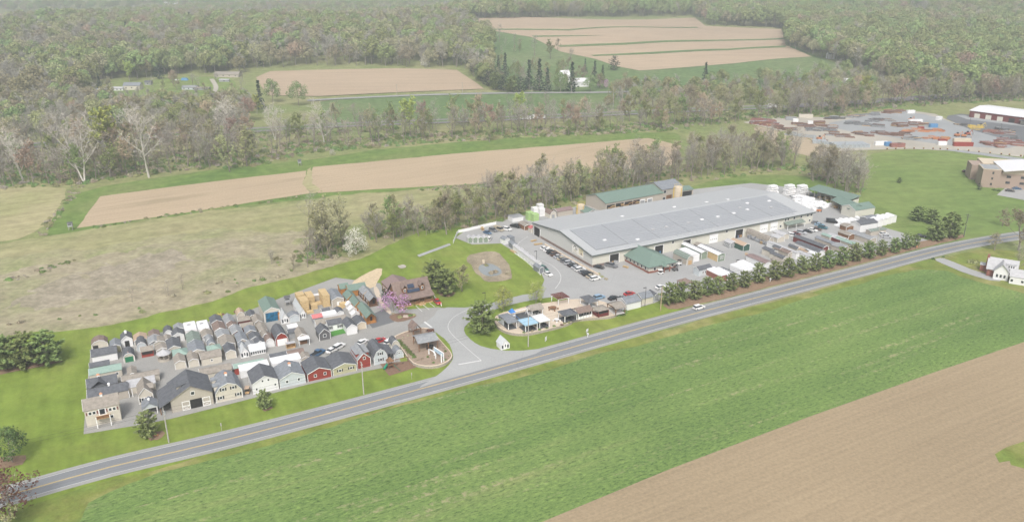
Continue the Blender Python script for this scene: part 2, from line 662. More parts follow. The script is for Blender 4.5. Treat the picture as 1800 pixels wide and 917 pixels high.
def ribbon(name, pts, half0, half1, mat, z=None, far=False):
    """strip along world points between two signed offsets (left positive)"""
    LAYER[0] += 1
    dz = 0.003 * LAYER[0] + (.5 if far else 0)
    V, F = [], []
    n = len(pts)
    for i, p in enumerate(pts):
        a, b = pts[max(0, i - 1)], pts[min(n - 1, i + 1)]
        d = Vector((b[0] - a[0], b[1] - a[1], 0)).normalized()
        nx = Vector((-d.y, d.x, 0))
        for h in (half0, half1):
            q = Vector((p[0], p[1], 0)) + nx * h
            V.append((q.x, q.y, (terr(q.x, q.y) + dz) if z is None else z))
    for i in range(n - 1):
        F.append((2 * i, 2 * i + 1, 2 * i + 3, 2 * i + 2))
    me = bpy.data.meshes.new(name)
    me.from_pydata(V, [], F)
    me.materials.append(mat)
    bm = bmesh.new(); bm.from_mesh(me)
    for f in bm.faces:
        if f.normal.z < 0:
            f.normal_flip()
    bm.to_mesh(me); bm.free()
    return structure(link(name, me))

def spline(pts, step=8.0):
    """Catmull-Rom through world points, resampled"""
    P_ = [Vector((p[0], p[1], 0)) for p in pts]
    P_ = [P_[0] * 2 - P_[1]] + P_ + [P_[-1] * 2 - P_[-2]]
    out = []
    for i in range(1, len(P_) - 2):
        a, b, c, d = P_[i - 1:i + 3]
        n = max(1, int((c - b).length / step))
        for k in range(n):
            t = k / n
            out.append(.5 * ((2 * b) + (c - a) * t + (2 * a - 5 * b + 4 * c - d) * t * t + (3 * b - a - 3 * c + d) * t ** 3))
    out.append(P_[-2])
    return out

# ---- meadows, strips and fields (pixel outlines)
patch('hill_pasture', [(740, 62), (850, 50), (1100, 60), (1390, 78), (1430, 98), (1500, 122), (1440, 150), (1250, 165), (1060, 160), (880, 158), (845, 130), (790, 95)], m_hillgrass, far=1)
patch('hill_field', [(800, 35), (1000, 33), (1222, 31.5), (1240, 46), (1375, 52), (1381, 80), (1427, 100), (1290, 112), (1124, 124.5), (1085, 117), (1046, 104), (985, 91), (935, 66), (868, 55)], m_hilltan, smooth=False, far=2)
for i, st in enumerate([[(846, 51.5), (1000, 52.5), (1226, 48), (1226, 49.6), (1000, 54.6), (850, 53.5)],
                        [(935, 63.5), (1025, 63), (1060, 63), (1025, 64.2), (940, 66)],
                        [(978, 80.5), (1100, 76), (1240, 71), (1378, 67.5), (1378, 69.6), (1240, 73.6), (1100, 79.5), (985, 83.5)],
                        [(1038, 97.5), (1150, 92), (1280, 86.5), (1381, 81), (1381, 84), (1280, 89.3), (1150, 95.5), (1044, 99.6)]]):
    patch('grass_contour_strip', st, m_hillgrass, smooth=False, far=3)
patch('valley_meadow', [(560, 173), (850, 162), (1100, 158), (1110, 195), (900, 208), (600, 222), (570, 200)], m_hillgrass, far=2)
patch('yard_meadow', [(170, 165), (270, 138), (400, 134), (420, 150), (390, 195), (280, 185), (190, 175)], m_green, far=2)
patch('valley_field', [(450, 137), (475, 126), (700, 121), (803, 124), (838, 147), (851, 157), (700, 163), (560, 170), (470, 168)], m_hilltan, smooth=False, far=3)
patch('grass_band', [(70, 417), (118, 345), (200, 322), (430, 292), (530, 283), (700, 258), (950, 240), (1185, 231), (1200, 244), (1185, 268), (1150, 300), (900, 330), (560, 345), (300, 380), (130, 408)], m_strip, rag=1.2)
patch('stubble_field', [(134, 401), (178, 345), (350, 322), (538, 300), (534, 318), (548, 339), (300, 378)], m_tan, smooth=False, rag=0.6)
patch('stubble_field', [(551, 294), (800, 270), (1140, 243), (1196, 256), (1180, 290), (1060, 302), (850, 322), (560, 339), (540, 318)], m_tan, smooth=False, rag=0.6)
patch('dry_grass_field', [(-60, 335), (115, 327), (108, 352), (66, 415), (-60, 432)], m_dry, rag=2.5)
patch('hay_meadow', [(-60, 436), (70, 420), (300, 382), (560, 347), (870, 322), (880, 350), (600, 400), (430, 420), (200, 455), (-60, 500)], grass('hay', (.285, .275, .14), (.34, .30, .175), (.20, .245, .09), big=.02, fine=.8, patchy=.35, rows=(R(32), 5, .25)), rag=3)
patch('marsh_fringe', [(-80, 478), (120, 444), (300, 413), (490, 390), (590, 430), (606, 472), (490, 508), (330, 553), (150, 592), (-80, 606)], grass('fringe', (.285, .27, .155), (.335, .295, .19), (.205, .25, .09), big=.035, fine=.5, patchy=.45), rag=9)
patch('marsh', [(-80, 490), (120, 455), (300, 425), (480, 400), (570, 440), (590, 470), (480, 500), (330, 545), (150, 585), (-80, 600)], m_marsh, rag=12)
patch('marsh', [(30, 520), (110, 478), (240, 458), (300, 452), (285, 500), (170, 530), (90, 560)], grass('wet_marsh', (.29, .255, .19), (.325, .285, .22), (.24, .225, .145), big=.04, fine=.5, patchy=.6), rag=12)
patch('lawn', [(-90, 605), (30, 590), (150, 578), (330, 542), (470, 497), (600, 466), (700, 420), (760, 405), (830, 398), (960, 400), (1010, 450), (1010, 520), (1200, 540), (1240, 555), (900, 700), (500, 780), (60, 920), (-120, 960)], m_lawn, rag=2)
patch('lawn', [(1170, 350), (1230, 320), (1320, 304), (1450, 312), (1540, 330), (1560, 350), (1700, 420), (1560, 450), (1400, 400), (1280, 350)], m_strip, rag=2)
patch('green_field', [(1440, 330), (1500, 285), (1550, 264), (1690, 262), (1830, 275), (1990, 285), (1990, 400), (1790, 410), (1700, 425), (1600, 445), (1545, 390), (1500, 360)], m_green)
patch('dark_mown_strip', [(1500, 352), (1530, 352), (1640, 408), (1700, 424), (1640, 440), (1560, 395)], m_strip, rag=0.8)
patch('verge', [(-100, 960), (60, 885), (200, 845), (420, 780), (700, 715), (940, 645), (1190, 573), (1400, 520), (1520, 485), (1650, 452), (1760, 430), (1900, 480), (1990, 540), (1900, 640), (1600, 600), (1100, 740), (300, 990), (-100, 1010)], m_verge, rag=1.0)
patch('crop_field', [(105, 990), (140, 893), (190, 868), (320, 820), (600, 745), (900, 665), (1190, 588), (1400, 531), (1530, 492), (1600, 475), (1650, 472), (1705, 492), (1790, 512), (1900, 548), (2000, 585), (1990, 640), (1500, 760), (1100, 930), (900, 1010)], m_crop, rag=1.2)
patch('tilled_field', [(850, 965), (945, 920), (1180, 823), (1420, 733), (1640, 655), (1800, 601), (1990, 540), (2100, 700), (1990, 1050), (700, 1100)], m_bare, smooth=False)
patch('grass_patch', [(1746, 799), (1775, 786), (1830, 770), (1880, 800), (1830, 835), (1778, 824)], m_verge, rag=2)
patch('dirt_track', [(1320, 218), (1400, 238), (1465, 262), (1440, 280), (1370, 262), (1330, 240)], m_dirt, rag=2.5)

patch('dry_strip', [(537, 301), (552, 293), (551, 318), (562, 340), (545, 341), (532, 318)], m_dry, rag=1.5)
# ---- the road
ROADC = spline([G(-260, 935), G(-120, 906), G(51, 860), G(195, 820), G(400, 772), G(662, 704), G(935, 630), G(1180, 562), G(1330, 523), G(1500, 479.5), G(1645, 441.5), G(1724, 425), G(1800, 413), G(1900, 400), G(2050, 385)])
ribbon('road_shoulder', ROADC, -4.75, 4.75, m_shoulder)
ribbon('road', ROADC, -3.45, 3.45, m_road)
for nm, o, w_, mm in (('yellow_centre_line', .16, .075, m_yellow_line), ('yellow_centre_line', -.16, .075, m_yellow_line), ('white_edge_line', 3.3, .07, m_white_line), ('white_edge_line', -3.3, .07, m_white_line)):
    ribbon(nm, ROADC, o - w_, o + w_, mm)

# ---- paved lots
patch('sales_lot', [(147, 763), (152, 690), (160, 612), (240, 594), (370, 564), (440, 545), (495, 523), (590, 488), (668, 498), (700, 545), (770, 540), (800, 545), (790, 575), (720, 592), (690, 600), (706, 640), (640, 653), (540, 676), (440, 701), (380, 716), (300, 736), (250, 746)], m_lot, smooth=False)
patch('driveway', [(690, 600), (720, 580), (760, 560), (772, 540), (830, 541), (870, 531), (935, 514), (1000, 518), (930, 528), (880, 540), (840, 556), (817, 572), (815, 584), (830, 600), (850, 611), (900, 618), (960, 612), (935, 625), (760, 674), (730, 684), (770, 660), (795, 636), (797, 622), (788, 600), (760, 580), (735, 578)], m_drive)
patch('factory_yard', [(800, 418), (830, 398), (930, 378), (1120, 345), (1200, 335), (1320, 322), (1420, 333), (1455, 358), (1530, 393), (1640, 425), (1600, 440), (1500, 450), (1330, 490), (1160, 528), (1150, 533), (1080, 552), (1040, 548), (1010, 530), (985, 521), (935, 517), (952, 505), (957, 492), (950, 478), (905, 443), (880, 428), (830, 430)], m_yard, smooth=False)
patch('dark_asphalt_pad', [(1384, 343), (1420, 337), (1447, 345), (1397, 352)], m_dark, smooth=False)
patch('cabin_parking', [(640, 560), (680, 540), (693, 566), (655, 577)], m_dark, smooth=False)
patch('sandy_track', [(612, 500), (640, 480), (668, 470), (671, 476), (664, 500), (645, 508)], m_sand, rag=0.8)
patch('white_walkway', [(655, 505), (664, 503), (672, 530), (690, 548), (684, 554), (664, 530)], m_paver)
patch('gravel_yard', [(1308, 216), (1340, 206), (1480, 206), (1575, 192), (1640, 200), (1700, 225), (1770, 243), (1810, 262), (1800, 276), (1690, 264), (1560, 262), (1470, 266), (1420, 243), (1390, 234)], m_gravel, smooth=False, rag=1.5)
patch('grey_gravel', [(1480, 212), (1575, 195), (1640, 203), (1700, 226), (1770, 245), (1795, 262), (1690, 258), (1620, 250), (1560, 240), (1480, 230), (1450, 218)], m_grav2)
patch('warehouse_apron', [(1655, 205), (1700, 199), (1820, 222), (1990, 250), (1990, 290), (1800, 252), (1730, 236), (1690, 222)], m_dark)
patch('warehouse_walk', [(1680, 203), (1702, 203), (1820, 221), (1820, 225), (1700, 210)], m_grav2, smooth=False)
patch('yard_lane', [(1640, 262), (1700, 265), (1800, 279), (1900, 292), (1900, 300), (1800, 284), (1690, 268)], m_grav2)
patch('school_parking', [(1752, 343), (1768, 330), (1800, 325), (1900, 330), (1900, 375), (1800, 352)], m_yard, smooth=False)
patch('farm_drive', [(1640, 456), (1655, 453), (1672, 459), (1720, 479), (1765, 487), (1755, 497), (1700, 482), (1662, 466)], m_drive)
patch('mulch_bed', [(1163, 533), (1250, 509), (1400, 474), (1560, 436), (1690, 410), (1696, 419), (1640, 431), (1500, 467), (1350, 505), (1240, 531), (1175, 546)], m_mulch, rag=0.5)
patch('mulch_island', [(681, 556), (700, 550), (728, 551), (734, 556), (715, 564), (694, 567)], m_redmulch)
patch('pine_mulch', [(-40, 640), (60, 632), (110, 628), (105, 640), (30, 652), (-40, 668)], m_mulch, rag=0.6)
patch('tree_mulch', [(-40, 805), (20, 798), (48, 803), (35, 818), (-40, 832)], m_mulch, rag=0.6)
patch('tree_mulch', [(255, 768), (272, 758), (292, 760), (288, 770), (265, 774)], m_mulch, rag=0.6)
patch('tree_mulch', [(458, 718), (470, 713), (480, 716), (475, 721), (463, 722)], m_mulch, rag=0.6)
patch('pine_mulch', [(773, 505), (800, 512), (795, 522), (778, 521), (768, 512)], m_mulch, rag=0.6)
patch('pond_bank', [(816, 457), (834, 445), (862, 440), (884, 449), (902, 472), (900, 487), (881, 496), (855, 497), (840, 484), (829, 470)], m_reed, rag=0.8)
patch('pond', [(839, 470), (852, 462.5), (872, 466), (884, 478), (876, 485), (858, 486), (846, 481)], m_water)
patch('play_area', [(668, 640), (722, 634), (732, 646), (684, 661)], m_redmulch, smooth=False)
patch('turf_mat', [(582, 583), (603, 578), (610, 585), (583, 592)], MATS['turf'], smooth=False)
patch('concrete_ditch', [(733, 449), (790, 428), (793, 431), (737, 452)], m_drive, smooth=False)
patch('gravel_spot', [(697, 468), (708, 465), (714, 469), (704, 474)], m_gravel, rag=0.6)
patch('dry_weeds', [(500, 470), (560, 455), (605, 458), (590, 468), (545, 477)], m_marsh, rag=2)

# ---- painted marks on the drives
def arc_line(name, px, w=.09, mat=m_white_line):
    ribbon(name, spline([G(*p) for p in px], 2.0), -w, w, mat)
arc_line('lane_line', [(846, 634), (818, 610), (792, 585), (788, 571), (800, 556), (830, 541)])
arc_line('lane_line', [(976, 508), (985, 494), (984, 481), (970, 467), (945, 455), (915, 440), (912, 428), (928, 416)], .1)
arc_line('stop_bar', [(746, 566), (759, 576)], .35)
arc_line('stop_bar', [(806, 641), (846, 634)], .3)
arc_line('parking_line', [(731, 538), (742, 548)], .12)
arc_line('parking_line', [(743, 536), (755, 545)], .12)
arc_line('parking_line', [(755, 533), (764, 540)], .12)

# ---- far roads
HW = [G(*p) for p in [(-120, 272), (0, 262), (200, 245), (443, 230), (600, 221), (833, 212), (1033, 203), (1250, 193), (1400, 187), (1550, 178), (1700, 167), (1900, 152)]]
HW = spline(HW, 15)
ribbon('highway', HW, -9, 9, m_highway, far=True)
ribbon('highway_verge', HW, -3.2, 3.2, m_hillgrass, far=True)
ribbon('back_road', spline([G(*p) for p in [(540, 178), (600, 174.5), (720, 169), (850, 165.5), (960, 164.3), (1060, 163.5), (1180, 160)]], 12), -3.6, 3.6, m_shoulder, far=True)
ribbon('farm_lane', spline([G(*p) for p in [(285, 158), (292, 172), (310, 180), (345, 184), (370, 186)]], 6), -1.8, 1.8, m_gravel, far=True)
ribbon('farm_lane', spline([G(*p) for p in [(372, 140), (380, 155), (372, 170), (368, 190)]], 6), -2.2, 2.2, m_gravel, far=True)
# ------------------------------------------------------------------ vegetation
L = {}
def LM(k, a, b, **kw):
    L[k] = leafmat('leaf_' + k, a, b, **kw)
LM('twig', (.32, .305, .26), (.425, .405, .35), hue=.015, val=.15)
LM('pinktwig', (.34, .295, .255), (.43, .38, .33), hue=.015)
LM('palebranch', (.50, .46, .40), (.62, .58, .52))
LM('bud', (.265, .245, .145), (.34, .31, .185), hue=.03, val=.22)
LM('olive', (.25, .26, .115), (.34, .33, .16), hue=.03, val=.25)
LM('green', (.15, .21, .075), (.225, .28, .105), hue=.03, val=.2)
LM('bright', (.27, .34, .07), (.38, .43, .12), hue=.02)
LM('sprout', (.19, .24, .085), (.275, .32, .12), hue=.03, val=.22)
LM('redbud', (.33, .235, .165), (.42, .315, .225), hue=.025)
LM('deep', (.06, .115, .035), (.12, .18, .055), hue=.02)
LM('pine', (.125, .175, .055), (.225, .275, .095), scale=.55)
LM('pinelight', (.155, .20, .07), (.255, .295, .11), scale=.55)
LM('spruce', (.025, .055, .035), (.055, .09, .05), scale=.5)
LM('blossom', (.46, .44, .38), (.58, .56, .50))
LM('pinkblossom', (.42, .20, .38), (.56, .34, .52))
LM('undergreen', (.11, .18, .05), (.20, .27, .085), hue=.03, val=.25)
LM('underbrown', (.29, .25, .17), (.38, .33, .24), hue=.02, val=.2)
LM('darkred', (.12, .055, .045), (.19, .10, .075))
LM('needle', (.06, .105, .045), (.13, .18, .075), scale=.6)

def rvec(rn):
    while True:
        v = Vector((rn.uniform(-1, 1), rn.uniform(-1, 1), rn.uniform(-1, 1)))
        if .05 < v.length < 1:
            return v.normalized()

def sliver(mb, p, d, ln, w, mat, rn):
    s = d.cross(rvec(rn))
    if s.length < .05:
        return
    s = s.normalized() * w
    mb.add([p - s, p + s, p + d * ln], [(0, 1, 2)], mat)

def leaf(mb, p, size, mat, rn, nrm=None, jit=.7):
    a = rvec(rn)
    n = rvec(rn) if nrm is None else (nrm + rvec(rn) * jit).normalized()
    a = (a - n * a.dot(n))
    if a.length < .05:
        return
    a = a.normalized() * size
    b = n.cross(a) * rn.uniform(.55, 1)
    mb.add([p - a, p + b, p + a * rn.uniform(.6, 1), p - b * rn.uniform(.5, 1)], [(0, 1, 2, 3)], mat)

def fastmesh(mb, name):
    me = bpy.data.meshes.new(name)
    me.from_pydata(mb.v, [], mb.f)
    for k in mb.mats:
        me.materials.append(k)
    me.polygons.foreach_set('material_index', mb.m)
    return me

def broad_tree(seed, Ht=20.0, bark='bark', twig='twig', leafm=None, nleaf=0, leafs=.45, limbs=9, spread=.40, fork=.30, twigs=9, stems=1, tw=.05, up=.35, crownlow=.0):
    """a deciduous tree: trunk, limbs and branches in one mesh, twigs and leaves in the other"""
    rn = random.Random(seed)
    T, C = MB(), MB()
    bm_ = MATS[bark]
    tm = L[twig]
    ends = []
    for s in range(stems):
        base = Vector((rn.uniform(-.5, .5), rn.uniform(-.5, .5), 0)) * (stems - 1) * .6
        d = Vector((rn.uniform(-.1, .1), rn.uniform(-.1, .1), 1))
        if stems > 1:
            d += Vector((base.x, base.y, 0)).normalized() * .22
        pts = [base]
        nseg = 6
        for i in range(nseg):
            d = (d + rvec(rn) * .14 + Vector((0, 0, .1))).normalized()
            pts.append(pts[-1] + d * Ht * .84 / nseg)
        r0 = Ht * .0135 / (stems ** .4)
        rad = lambda t: r0 * (1 - t) ** .8 + .03
        for i in range(nseg):
            T.tube(pts[i], pts[i + 1], rad(i / nseg) * (1.25 if i == 0 else 1), rad((i + 1) / nseg), bm_, 6 if i < 3 else 4, cap=False)
        for k in range(limbs):
            t = fork + (1 - fork) * (k + rn.random() * .7) / limbs
            i = min(nseg - 1, int(t * nseg))
            p = pts[i].lerp(pts[i + 1], t * nseg - i)
            a = k * 2.4 + rn.uniform(-.5, .5)
            el = R(rn.uniform(20, 45) + 35 * (t - fork))
            dd = Vector((math.cos(a) * math.cos(el), math.sin(a) * math.cos(el), math.sin(el)))
            ln = Ht * spread * (1.12 - .62 * t) * rn.uniform(.8, 1.15)
            q = p
            lp = [p]
            for j in range(3):
                dd = (dd + Vector((0, 0, up)) * .5 + rvec(rn) * .22).normalized()
                q2 = q + dd * ln / 3
                T.tube(q, q2, rad(t) * .55 * (1 - j / 3.6) + .015, rad(t) * .55 * (1 - (j + 1) / 3.6) + .015, bm_, 4, cap=False)
                q = q2
                lp.append(q)
            for b in range(8):
                tt = rn.uniform(.2, 1) * 3
                j = min(2, int(tt))
                bp = lp[j].lerp(lp[j + 1], tt - j)
                bd = (dd * .6 + rvec(rn) * .9 + Vector((0, 0, .35))).normalized()
                bl = Ht * rn.uniform(.09, .16)
                be = bp + bd * bl
                T.tube(bp, be, .04 * Ht / 20, .015 * Ht / 20, bm_, 3, cap=False)
                ends.append((bp, be, bd))
    if stems:
        top = pts[-1]
        for b in range(7):
            bd = (Vector((0, 0, 1)) + rvec(rn) * .8).normalized()
            ends.append((top, top + bd * Ht * .14, bd))
    for bp, be, bd in ends:
        for k in range(twigs):
            p = bp.lerp(be, rn.uniform(.15, 1))
            d = (bd * .8 + rvec(rn)).normalized()
            sliver(C, p, d, Ht * rn.uniform(.04, .085), tw * Ht / 20, tm, rn)
    if leafm and nleaf:
        per = max(1, nleaf // len(ends))
        for bp, be, bd in ends:
            for k in range(per):
                p = bp.lerp(be, rn.uniform(.2, 1.15)) + rvec(rn) * Ht * .045 * rn.random()
                if p.z > crownlow * Ht:
                    leaf(C, p, leafs * Ht / 20 * rn.uniform(.6, 1.2), L[leafm], rn)
    return fastmesh(T, 'trunk'), fastmesh(C, 'crown')

def lobed_tree(seed, Ht=15.0, leafm='green', bark='bark', n=1700, wide=.42, low=.22, leafs=.42, lobes=13, twig='twig', shell=.55, jit=.6):
    """a tree in leaf: crown of many overlapping clumps with gaps between them"""
    rn = random.Random(seed)
    T, C = MB(), MB()
    b = MATS[bark]
    d = Vector((0, 0, 1))
    p = Vector((0, 0, 0))
    for i in range(5):
        d = (d + rvec(rn) * .08).normalized()
        q = p + d * Ht * .15
        T.tube(p, q, Ht * .017 * (1 - i * .17), Ht * .017 * (1 - (i + 1) * .17), b, 6, cap=False)
        p = q
    cs = []
    for k in range(lobes):
        a = k * 2.399 + rn.random()
        t = (k + .5) / lobes
        z = Ht * (low + .10 + (.80 - low) * t)
        rr = Ht * wide * math.sqrt(max(.06, 1 - (2 * (t - .38)) ** 2 * .75)) * rn.uniform(.45, .8)
        c = Vector((math.cos(a) * rr, math.sin(a) * rr, z))
        cs.append((c, Ht * wide * rn.uniform(.30, .46)))
        T.tube(Vector((0, 0, min(Ht * .6, z * .62))), c, Ht * .006, Ht * .002, b, 4, cap=False)
    for k in range(n):
        c, r = cs[rn.randrange(lobes)]
        v = rvec(rn)
        v.z = v.z * .85 + .12
        q = c + v * r * (shell + (1.05 - shell) * rn.random() ** .6)
        leaf(C, q, leafs * Ht / 15 * rn.uniform(.55, 1.15), L[leafm], rn, v, jit)
    for k in range(n // 6):
        c, r = cs[rn.randrange(lobes)]
        sliver(C, c + rvec(rn) * r * .4, rvec(rn), r * .9, .03 * Ht / 15, L[twig], rn)
    return fastmesh(T, 'trunk'), fastmesh(C, 'crown')

def pine_tree(seed, Ht=9.0, leafm='pine', wide=.36, low=.10, levels=11, shape=1.0, tuft=.42, full=1.0):
    """whorled conifer: boughs carrying tufts of needles"""
    rn = random.Random(seed)
    T, C = MB(), MB()
    b = MATS['bark']
    T.tube((0, 0, 0), (0, 0, Ht * .55), Ht * .019, Ht * .011, b, 6, cap=False)
    T.tube((0, 0, Ht * .55), (rn.uniform(-.1, .1), rn.uniform(-.1, .1), Ht * .97), Ht * .011, Ht * .002, b, 5, cap=False)
    m = L[leafm]
    for k in range(levels):
        t = k / (levels - 1)
        z = Ht * (low + (.93 - low) * t)
        prof = (1 - t) ** shape if shape >= 1.5 else math.sqrt(max(0, 1 - (max(0, t - .18) / .86) ** 1.6)) * (.72 + .28 * min(1, t / .2))
        for j in range(max(3, int(6.5 - 2.5 * t))):
            a = 2 * PI * j / max(3, int(6.5 - 2.5 * t)) + k * .9 + rn.uniform(-.35, .35)
            ln = Ht * wide * prof * rn.uniform(.7, 1.18) + .12
            rise = rn.uniform(.02, .30) + .35 * t
            e = Vector((math.cos(a), math.sin(a), rise))
            p0 = Vector((0, 0, z))
            T.tube(p0, p0 + e * ln * .9, Ht * .0045, .01, b, 3, cap=False)
            nb = max(2, int(ln / (Ht * .055) * full))
            for q in range(nb):
                s = .28 + .76 * (q + rn.random()) / nb
                c = p0 + e * ln * s + rvec(rn) * Ht * .03
                for w in range(5):
                    dd = (e * .7 + rvec(rn) + Vector((0, 0, .25))).normalized()
                    leaf(C, c + dd * tuft * Ht / 9 * .45, tuft * Ht / 9 * rn.uniform(.55, 1), m, rn, Vector((0, 0, 1)))
    return fastmesh(T, 'trunk'), fastmesh(C, 'crown')

def bush_mesh(seed, r=1.0, leafm='undergreen', n=160, flat=.8, leafs=.28, twigs=20, twig='twig'):
    rn = random.Random(seed)
    C = MB()
    for k in range(n):
        v = rvec(rn)
        v.z = abs(v.z)
        q = Vector((v.x, v.y, v.z * flat)) * r * rn.uniform(.55, 1.05)
        q.x += .35 * r * math.sin(k * 1.7 + seed)
        leaf(C, q, leafs * r * rn.uniform(.5, 1.1), L[leafm], rn, v)
    for k in range(twigs):
        v = rvec(rn)
        v.z = abs(v.z) + .3
        sliver(C, Vector((rn.uniform(-.3, .3) * r, rn.uniform(-.3, .3) * r, 0)), v.normalized(), r * rn.uniform(.8, 1.3), .03 * r, L[twig], rn)
    return fastmesh(C, 'foliage')

def joined(pair, name):
    """trunk and crown in one mesh, for the trees of a far wood"""
    me = bpy.data.meshes.new(name)
    bm = bmesh.new()
    off = 0
    for p in pair:
        n0 = len(bm.faces)
        bm.from_mesh(p)
        bm.faces.ensure_lookup_table()
        for f in bm.faces[n0:]:
            f.material_index += off
        for k in p.materials:
            me.materials.append(k)
        off += len(p.materials)
    bm.to_mesh(me)
    bm.free()
    return me

KIND = {}
KIND['bare'] = [broad_tree(10 + i, 20, twigs=7, limbs=9, spread=.46 + .03 * i, fork=.24, stems=1 + (i == 2) * 2) for i in range(4)]
KIND['pinkbare'] = [broad_tree(20 + i, 20, twig='pinktwig', twigs=7, spread=.46, fork=.22) for i in range(2)]
KIND['bud'] = [broad_tree(30 + i, 20, twigs=6, leafm='bud', nleaf=1300, leafs=.36, spread=.47, fork=.2) for i in range(3)]
KIND['olive'] = [broad_tree(40 + i, 20, twigs=5, leafm='olive', nleaf=1600, leafs=.42, spread=.46, fork=.16) for i in range(3)]
KIND['sprout'] = [broad_tree(50 + i, 20, twigs=3, leafm='sprout', nleaf=1900, leafs=.45, spread=.46, fork=.2) for i in range(3)]
KIND['bright'] = [broad_tree(60 + i, 20, twigs=3, leafm='bright', nleaf=2200, leafs=.48, spread=.48, fork=.22) for i in range(2)]
KIND['redbud'] = [broad_tree(70 + i, 20, twigs=6, leafm='redbud', nleaf=1300, leafs=.42, spread=.45) for i in range(2)]
KIND['sycamore'] = [broad_tree(80 + i, 20, bark='palebark', twig='palebranch', twigs=8, limbs=10, spread=.52, tw=.055, fork=.2, stems=1 + (i == 1)) for i in range(3)]
KIND['green'] = [lobed_tree(90 + i, 15, 'green', n=1500) for i in range(3)]
KIND['deep'] = [lobed_tree(100 + i, 15, 'deep', n=1900) for i in range(2)]
KIND['pine'] = [pine_tree(110 + i, 9, 'pine', full=1.7, tuft=.5, wide=.38) for i in range(3)] + [pine_tree(115 + i, 9, 'pinelight', full=1.7, tuft=.5, wide=.38) for i in range(2)]
KIND['spruce'] = [pine_tree(120 + i, 14, 'spruce', wide=.22, low=.06, levels=15, shape=1.5, tuft=.34) for i in range(2)]
KIND['darkpine'] = [pine_tree(130 + i, 10, 'spruce', wide=.40, low=.1, levels=10) for i in range(2)]
KIND['blossom'] = [lobed_tree(140, 8, 'blossom', n=1500, wide=.55, low=.05, leafs=.36, lobes=15)]
KIND['pinkblossom'] = [lobed_tree(150, 5, 'pinkblossom', n=900, wide=.7, low=.12, leafs=.5, lobes=12, shell=.3)]
KIND['airy'] = [lobed_tree(170 + i, 10, 'bright', n=2200, wide=.46, low=.14, leafs=.34, lobes=14, shell=.35) for i in range(2)]
KIND['redleaf'] = [lobed_tree(160, 8, 'darkred', n=1300, wide=.5, low=.1)]
BASEH = dict(airy=10, green=15, deep=15, pine=9, spruce=14, darkpine=10, blossom=8, pinkblossom=5, redleaf=8)
NAMES = dict(airy='yellow_green_tree', bare='bare_tree', pinkbare='bare_tree', bud='budding_tree', olive='olive_green_tree', sprout='spring_green_tree', bright='yellow_green_tree', redbud='red_budding_tree', sycamore='sycamore_tree', green='leafy_tree', deep='leafy_tree', pine='pine_tree', spruce='spruce_tree', darkpine='pine_tree', blossom='blossom_tree', pinkblossom='blossom_tree', redleaf='purple_leaf_tree')
TR = random.Random(7)

def tree(kind, p, Ht, label, group=None, v=None, wide=1.0):
    t, c = KIND[kind][(v if v is not None else TR.randrange(len(KIND[kind]))) % len(KIND[kind])]
    e = thing(NAMES[kind], label, 'tree', p, TR.uniform(0, 6.28), group)
    s = Ht / BASEH.get(kind, 20)
    for nm, me in (('trunk', t), ('crown', c)):
        o = link(nm, me, e)
        o.scale = (s * wide, s * wide, s)
    return e

def scatter(poly, spacing, rn, ymax=2700, dens=1.0):
    """world points whose ground pixel lies in the outline"""
    c = [G(*p) for p in poly]
    x0, x1 = min(p.x for p in c), max(p.x for p in c)
    y0, y1 = min(p.y for p in c), min(ymax, max(p.y for p in c))
    out = []
    y = y0
    row = 0
    while y < y1:
        sp = spacing * (1 if y < 1300 else 1.25)
        x = x0 + (row % 2) * sp / 2
        while x < x1:
            qx, qy = x + rn.uniform(-.42, .42) * sp, y + rn.uniform(-.42, .42) * sp
            if rn.random() < dens:
                z = terr(qx, qy)
                a, b = proj((qx, qy, z))
                if inpoly(a, b, poly):
                    out.append(Vector((qx, qy, z)))
            x += sp
        y += sp * .87
        row += 1
    return out

